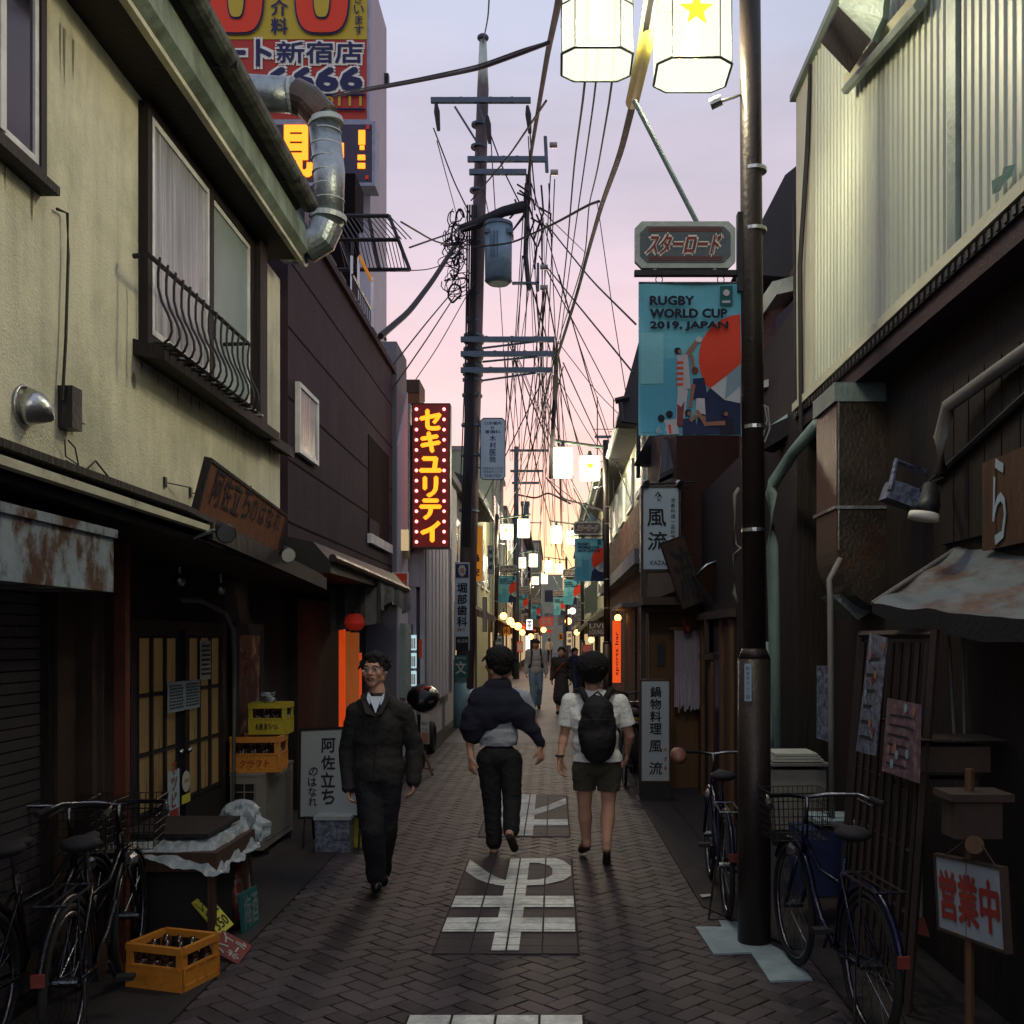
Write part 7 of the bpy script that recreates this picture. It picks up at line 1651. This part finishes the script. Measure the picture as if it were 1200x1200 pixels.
# ---- man with a navy sweater over his shoulders, seen from behind
d0 = 8.55; K = kp(d0)
J = dict(head=K(583, 778), neck=K(583, 802), chest=K(583, 838), pelvis=K(585, 886), yaw=R(180+38), shL=K(556, 816), shR=K(613, 818), elL=K(549, 858, .02), elR=K(627, 852, .05), wrL=K(552, 888, -.06), wrR=K(633, 876, -.05), hdL=(.03, -.1, -1), hdR=(.05, -.1, -1), pnL=(.7, .7, 0), pnR=(-.7, .7, 0), thL=1, thR=-1,
         hipL=K(572, 890), hipR=K(598, 890), knL=K(577, 942, .02), knR=K(600, 938, -.05), anL=K(579, 986, .0), anR=K(599, 972, -.22), heL=K(579, 996, .0), heR=K(597, 977, -.27), toL=K(579, 998, .20), toR=K(603, 990, -.10))
J['R'] = Matrix.Identity(3)
t, J, L_, Rm, body = person('man with a navy sweater draped over grey t-shirt walking away at centre', G(580, 1000), J, vox=.0065, fat=1.0, hs=1.12)
face_parts(L_, Rm, t, 1.12)
hair(L_, Rm, t, 1.12, lob=((0, .030, .040, .104, .108, .098), (0, .060, -.02, .082, .058, .060), (0, -.035, .085, .070, .050, .038), (.070, .01, .01, .02, .036, .045), (-.070, .01, .01, .02, .036, .045)), seed=8)
b_ = Body(); torso(b_, J, .012); b_.cap(J['pelvis']+Vector((-.05, 0, -.05)), J['pelvis']+Vector((.05, 0, -.05)), .125, .125)
for s_ in 'LR': b_.cap(J['sh'+s_], J['sh'+s_].lerp(J['el'+s_], .55), .062, .058)
hz = K(585, 873).z; b_.done('t_shirt', 'grey_tee', t, .008, 4, .009, 7, 1, cut=[((0, 0, hz), (0, 0, -1))])
b_ = Body()
b_.ell(K(582, 824), (.250, .165, .155), 20, 14, Matrix.Rotation(R(6), 3, 'Y')); b_.ell(K(557, 846), (.125, .145, .185), 16, 12, Matrix.Rotation(R(8), 3, 'Y')); b_.ell(K(611, 838), (.125, .13, .12), 16, 12, Matrix.Rotation(R(35), 3, 'Y'))
b_.ell(K(583, 803), (.115, .11, .06), 16, 12)
b_.ell(J['chest']+Vector((-.08, -.07, -.0)), (.15, .08, .12), 16, 12, Matrix.Rotation(R(-25), 3, 'Y'))
b_.cap(J['neck']+Vector((-.05, .02, -.01)), J['neck']+Vector((.06, -.0, -.01)), .062, .062)
b_.chain([K(612, 838, -.04), K(626, 858, -.06), K(635, 874, -.05)], [.085, .055, .028])
b_.ell(K(585, 832, -.05), (.17, .12, .12), 18, 12)
b_.ell(K(570, 836, -.02), (.17, .14, .13), 18, 12)
b_.done('sweater', 'navy_knit', t, .008, 30, .012, 5, 9)
b_ = Body(); b_.ell(J['pelvis'], (.158, .120, .12), 18, 12)
for s_ in 'LR': b_.chain([J['hip'+s_], J['kn'+s_], J['an'+s_]+Vector((0, 0, .0))], [.100, .076, .066]); b_.ell(J['hip'+s_]+Vector((0, -.02, 0)), (.08, .09, .09), 14, 10)
b_.done('trousers', 'trousers', t, .008, 3, .005, 9, 3)
for s_ in 'LR':
    b_ = Body(); d_ = (J['to'+s_]-J['he'+s_]).normalized(); dn = Vector((0, 0, -.03)) if s_ == 'L' else Vector((0, -.025, -.02)); b_.cap(J['he'+s_]+dn, J['to'+s_]+dn, .030, .036); b_.done('sandal', 'brown_wall', t, .006, 2)
# ---- man in a white t-shirt with a black backpack, from behind
d0 = 8.1; K = kp(d0)
J = dict(head=K(695, 787), neck=K(695, 808), chest=K(696, 842), pelvis=K(700, 893), yaw=R(180-6), shL=K(668, 822), shR=K(727, 823), elL=K(661, 862, .03), elR=K(738, 862, .02), wrL=K(656, 890, -.06), wrR=K(735, 882, .16), hdL=(.05, -.1, -1), hdR=(-.1, .5, -1), pnL=(.75, -.5, 0), pnR=(-1, 0, 0), thL=-1, thR=-1,
         hipL=K(685, 900), hipR=K(714, 900), knL=K(685, 942, .06), knR=K(713, 940, -.02), anL=K(687, 983, .14), anR=K(711, 985, -.14), heL=K(688, 989, .12), heR=K(711, 994, -.15), toL=K(682, 991, .34), toR=K(711, 1008, .02))
t, J, L_, Rm, body = person('man in a white t-shirt and dark shorts with a black backpack walking away', G(697, 1010), J, vox=.0065, fat=1.08, hip=1.05, hs=1.12)
face_parts(L_, Rm, t, 1.12)
hair(L_, Rm, t, 1.15, lob=((0, .030, .040, .112, .114, .104), (0, .062, -.012, .088, .060, .066), (0, -.035, .09, .072, .052, .040), (.074, .01, .01, .022, .04, .045), (-.074, .01, .01, .022, .04, .045)), seed=12)
b_ = Body(); torso(b_, J, .018, 1.12)
b_.cap(J['pelvis']+Vector((-.06, 0, .0)), J['pelvis']+Vector((.06, 0, .0)), .140, .140)
hz = K(700, 891).z; b_.done('t_shirt', 'white_tee', t, .008, 4, .008, 6, 4, cut=[((0, 0, hz), (0, 0, -1))])
for s_ in 'LR':
    b_ = Body(); a_, e_ = J['sh'+s_], J['sh'+s_].lerp(J['el'+s_], .85); b_.cap(a_, e_, .068, .072); b_.done('sleeve', 'white_tee', t, .008, 3, .004, 6, 4, cut=[(a_.lerp(e_, .80), (e_-a_).normalized())])
b_ = Body(); pc = K(700, 852, -.22)
b_.cap(pc+Vector((0, 0, .12)), pc+Vector((0, 0, -.14)), .125, .135); b_.ell(pc+Vector((0, -.01, -.04)), (.150, .115, .24), 20, 14); b_.ell(pc+Vector((.0, -.06, -.09)), (.12, .09, .13), 18, 12)
b_.done('backpack', 'soft_black', t, .008, 4, .006, 9, 7)
for s_, x in (('L', 676), ('R', 718)): 
    MB().tube([K(x+ (12 if s_ == 'L' else -10), 822, -.19), K(x+(5 if s_ == 'L' else -2), 808, -.11), K(x, 810, -.02), K(x-1, 820, .08)], .024, 8, rs=[.026, .026, .024, .02]).build('backpack_strap', 'soft_black', t, True)
MB().tube([pc+Vector((-.035, -.02, .24)), pc+Vector((0, -.03, .275)), pc+Vector((.035, -.02, .24))], .008, 6).build('backpack_handle', 'soft_black', t, True)
MB().tube([pc+Vector((-.12, -.10, .06)), pc+Vector((0, -.155, .07)), pc+Vector((.12, -.10, .06))], .004, 5).build('backpack_zip', 'dark_metal', t)
b_ = Body(); b_.ell(J['pelvis']+Vector((0, 0, -.01)), (.172, .135, .12), 18, 12)
for s_ in 'LR': b_.cap(J['hip'+s_], J['kn'+s_], .100, .082)
hz = K(700, 926).z; b_.done('shorts', 'khaki', t, .008, 3, .005, 7, 3, cut=[((0, 0, hz), (0, 0, -1))])
MB().torus(J['wrL']+Vector((0, 0, .03)), .031, .008, 2, 20, 6).build('watch', 'soft_black', t, True)
for s_ in 'LR':
    b_ = Body(); dn = Vector((0, 0, -.030)); b_.cap(J['he'+s_]+dn, J['to'+s_]+dn, .028, .036); b_.done('sandal', 'brown_wall', t, .006, 2)
# ---- smaller figures further on
def walker(label, px, pyf, pyh, face_yaw, top, bottom, shoes='soft_black', stride=.14, hatm=None, bag=None, lean=0, vox=.014, tm2='skirt', hairlong=False):
    gp = G(px, pyf-2); d0 = gp.y; kk = F/d0; Hh = (pyf-pyh)/kk; s_ = Hh/1.72; fr = Matrix.Rotation(face_yaw, 3, 'Z')
    Q = lambda x, y, z: gp+(fr @ Vector((x, y, 0)))*s_+Vector((0, 0, z*s_))
    J = dict(head=Q(0, -.0, 1.60), neck=Q(0, .01, 1.47), chest=Q(0, .01, 1.28), pelvis=Q(0, .01, .96), yaw=face_yaw, shL=Q(-.18, 0, 1.41), shR=Q(.18, 0, 1.41), elL=Q(-.235, .03, 1.13), elR=Q(.235, .03, 1.13), wrL=Q(-.25, -.08, .90), wrR=Q(.25, -.02, .89), pnL=fr @ Vector((1, 0, 0)), pnR=fr @ Vector((-1, 0, 0)), thL=-1, thR=1,
             hipL=Q(-.09, 0, .92), hipR=Q(.09, 0, .92), knL=Q(-.085, -stride*.8, .50), knR=Q(.09, -.02, .50), anL=Q(-.08, -stride, .09), anR=Q(.085, stride*1.1, .12), heL=Q(-.08, -stride+.05, .045), heR=Q(.085, stride*1.1+.05, .07), toL=Q(-.08, -stride-.15, .035), toR=Q(.085, stride*1.1-.13, .035), R=fr)
    t, J, L_, Rm, body = person(label, gp, J, vox=vox*.75, skin='skin_far', fat=.95)
    face_parts(L_, Rm, t)
    if hatm:
        b_ = Body(); b_.ell(L_(0, .012, .060), (.088, .102, .062), 16, 12, Rm); b_.ell(L_(0, -.09, .05), (.07, .06, .010), 16, 10, Rm); b_.done('cap', hatm, t, .008, 2)
        hair(L_, Rm, t, 1., lob=((0, .04, .02, .084, .085, .06),), vox=.008)
    else: hair(L_, Rm, t, 1., lob=((0, .030, .038, .088, .098, .090), (0, .05, -.03 if not hairlong else -.07, .075, .055, .06 if not hairlong else .11)), vox=.008)
    b_ = Body(); torso(b_, J, .022)
    for q in 'LR': b_.chain([J['sh'+q], J['el'+q], J['wr'+q]], [.072, .060, .046])
    b_.done('shirt', top, t, vox, 3, .006, 9, 4)
    b_ = Body(); b_.ell(J['pelvis'], (.17, .13, .12), 16, 12, fr)
    if tm2 == 'skirt': b_.cap(J['pelvis'], (J['knL']+J['knR'])/2+Vector((0, 0, -.08)), .15, .20)
    else:
        for q in 'LR': b_.chain([J['hip'+q], J['kn'+q], J['an'+q]], [.10, .078, .068])
    b_.done('bottoms', bottom, t, vox, 3, .006, 9, 3)
    for q in 'LR': b_ = Body(); b_.cap(J['he'+q], J['to'+q], .045, .04); b_.done('shoe', shoes, t, vox*.6, 1)
    if bag == 'straps':
        for x in (-.11, .11): MB().tube([Q(x*1.1, .09, 1.44), Q(x, -.02, 1.49), Q(x, -.13, 1.38), Q(x*1.25, -.14, 1.12), Q(x*1.5, -.02, 1.02)], .022, 6).build('backpack_strap', 'soft_black', t)
    if bag == 'sling': MB().tube([Q(.13, .02, 1.47), Q(.05, -.14, 1.30), Q(-.10, -.15, 1.12), Q(-.2, -.06, .95)], .020, 6).build('bag_strap', 'red_card', t)
    return t
walker('man in a cap, grey shirt and blue jeans walking towards the camera down the street', 628, 833, 751, R(8), 'grey_shirt', 'denim', hatm='soft_black', bag='straps', tm2='t')
walker('woman in black with a red shoulder strap walking beside the man in jeans', 658, 838, 761, R(-6), 'soft_black', 'dark_skirt', bag='sling', hairlong=True)
walker('distant figure with a white top seen from behind at the crossing', 644, 778, 750, R(178), 'white_tee', 'navy', vox=.02, tm2='t')
walker('distant person in navy standing behind the white t-shirt man', 674, 822, 762, R(40), 'navy', 'navy', vox=.016, tm2='t')
walker('distant passer-by in pale grey near the left shop lights', 600, 790, 750, R(170), 'grey_shirt', 'trousers', vox=.02, tm2='t')
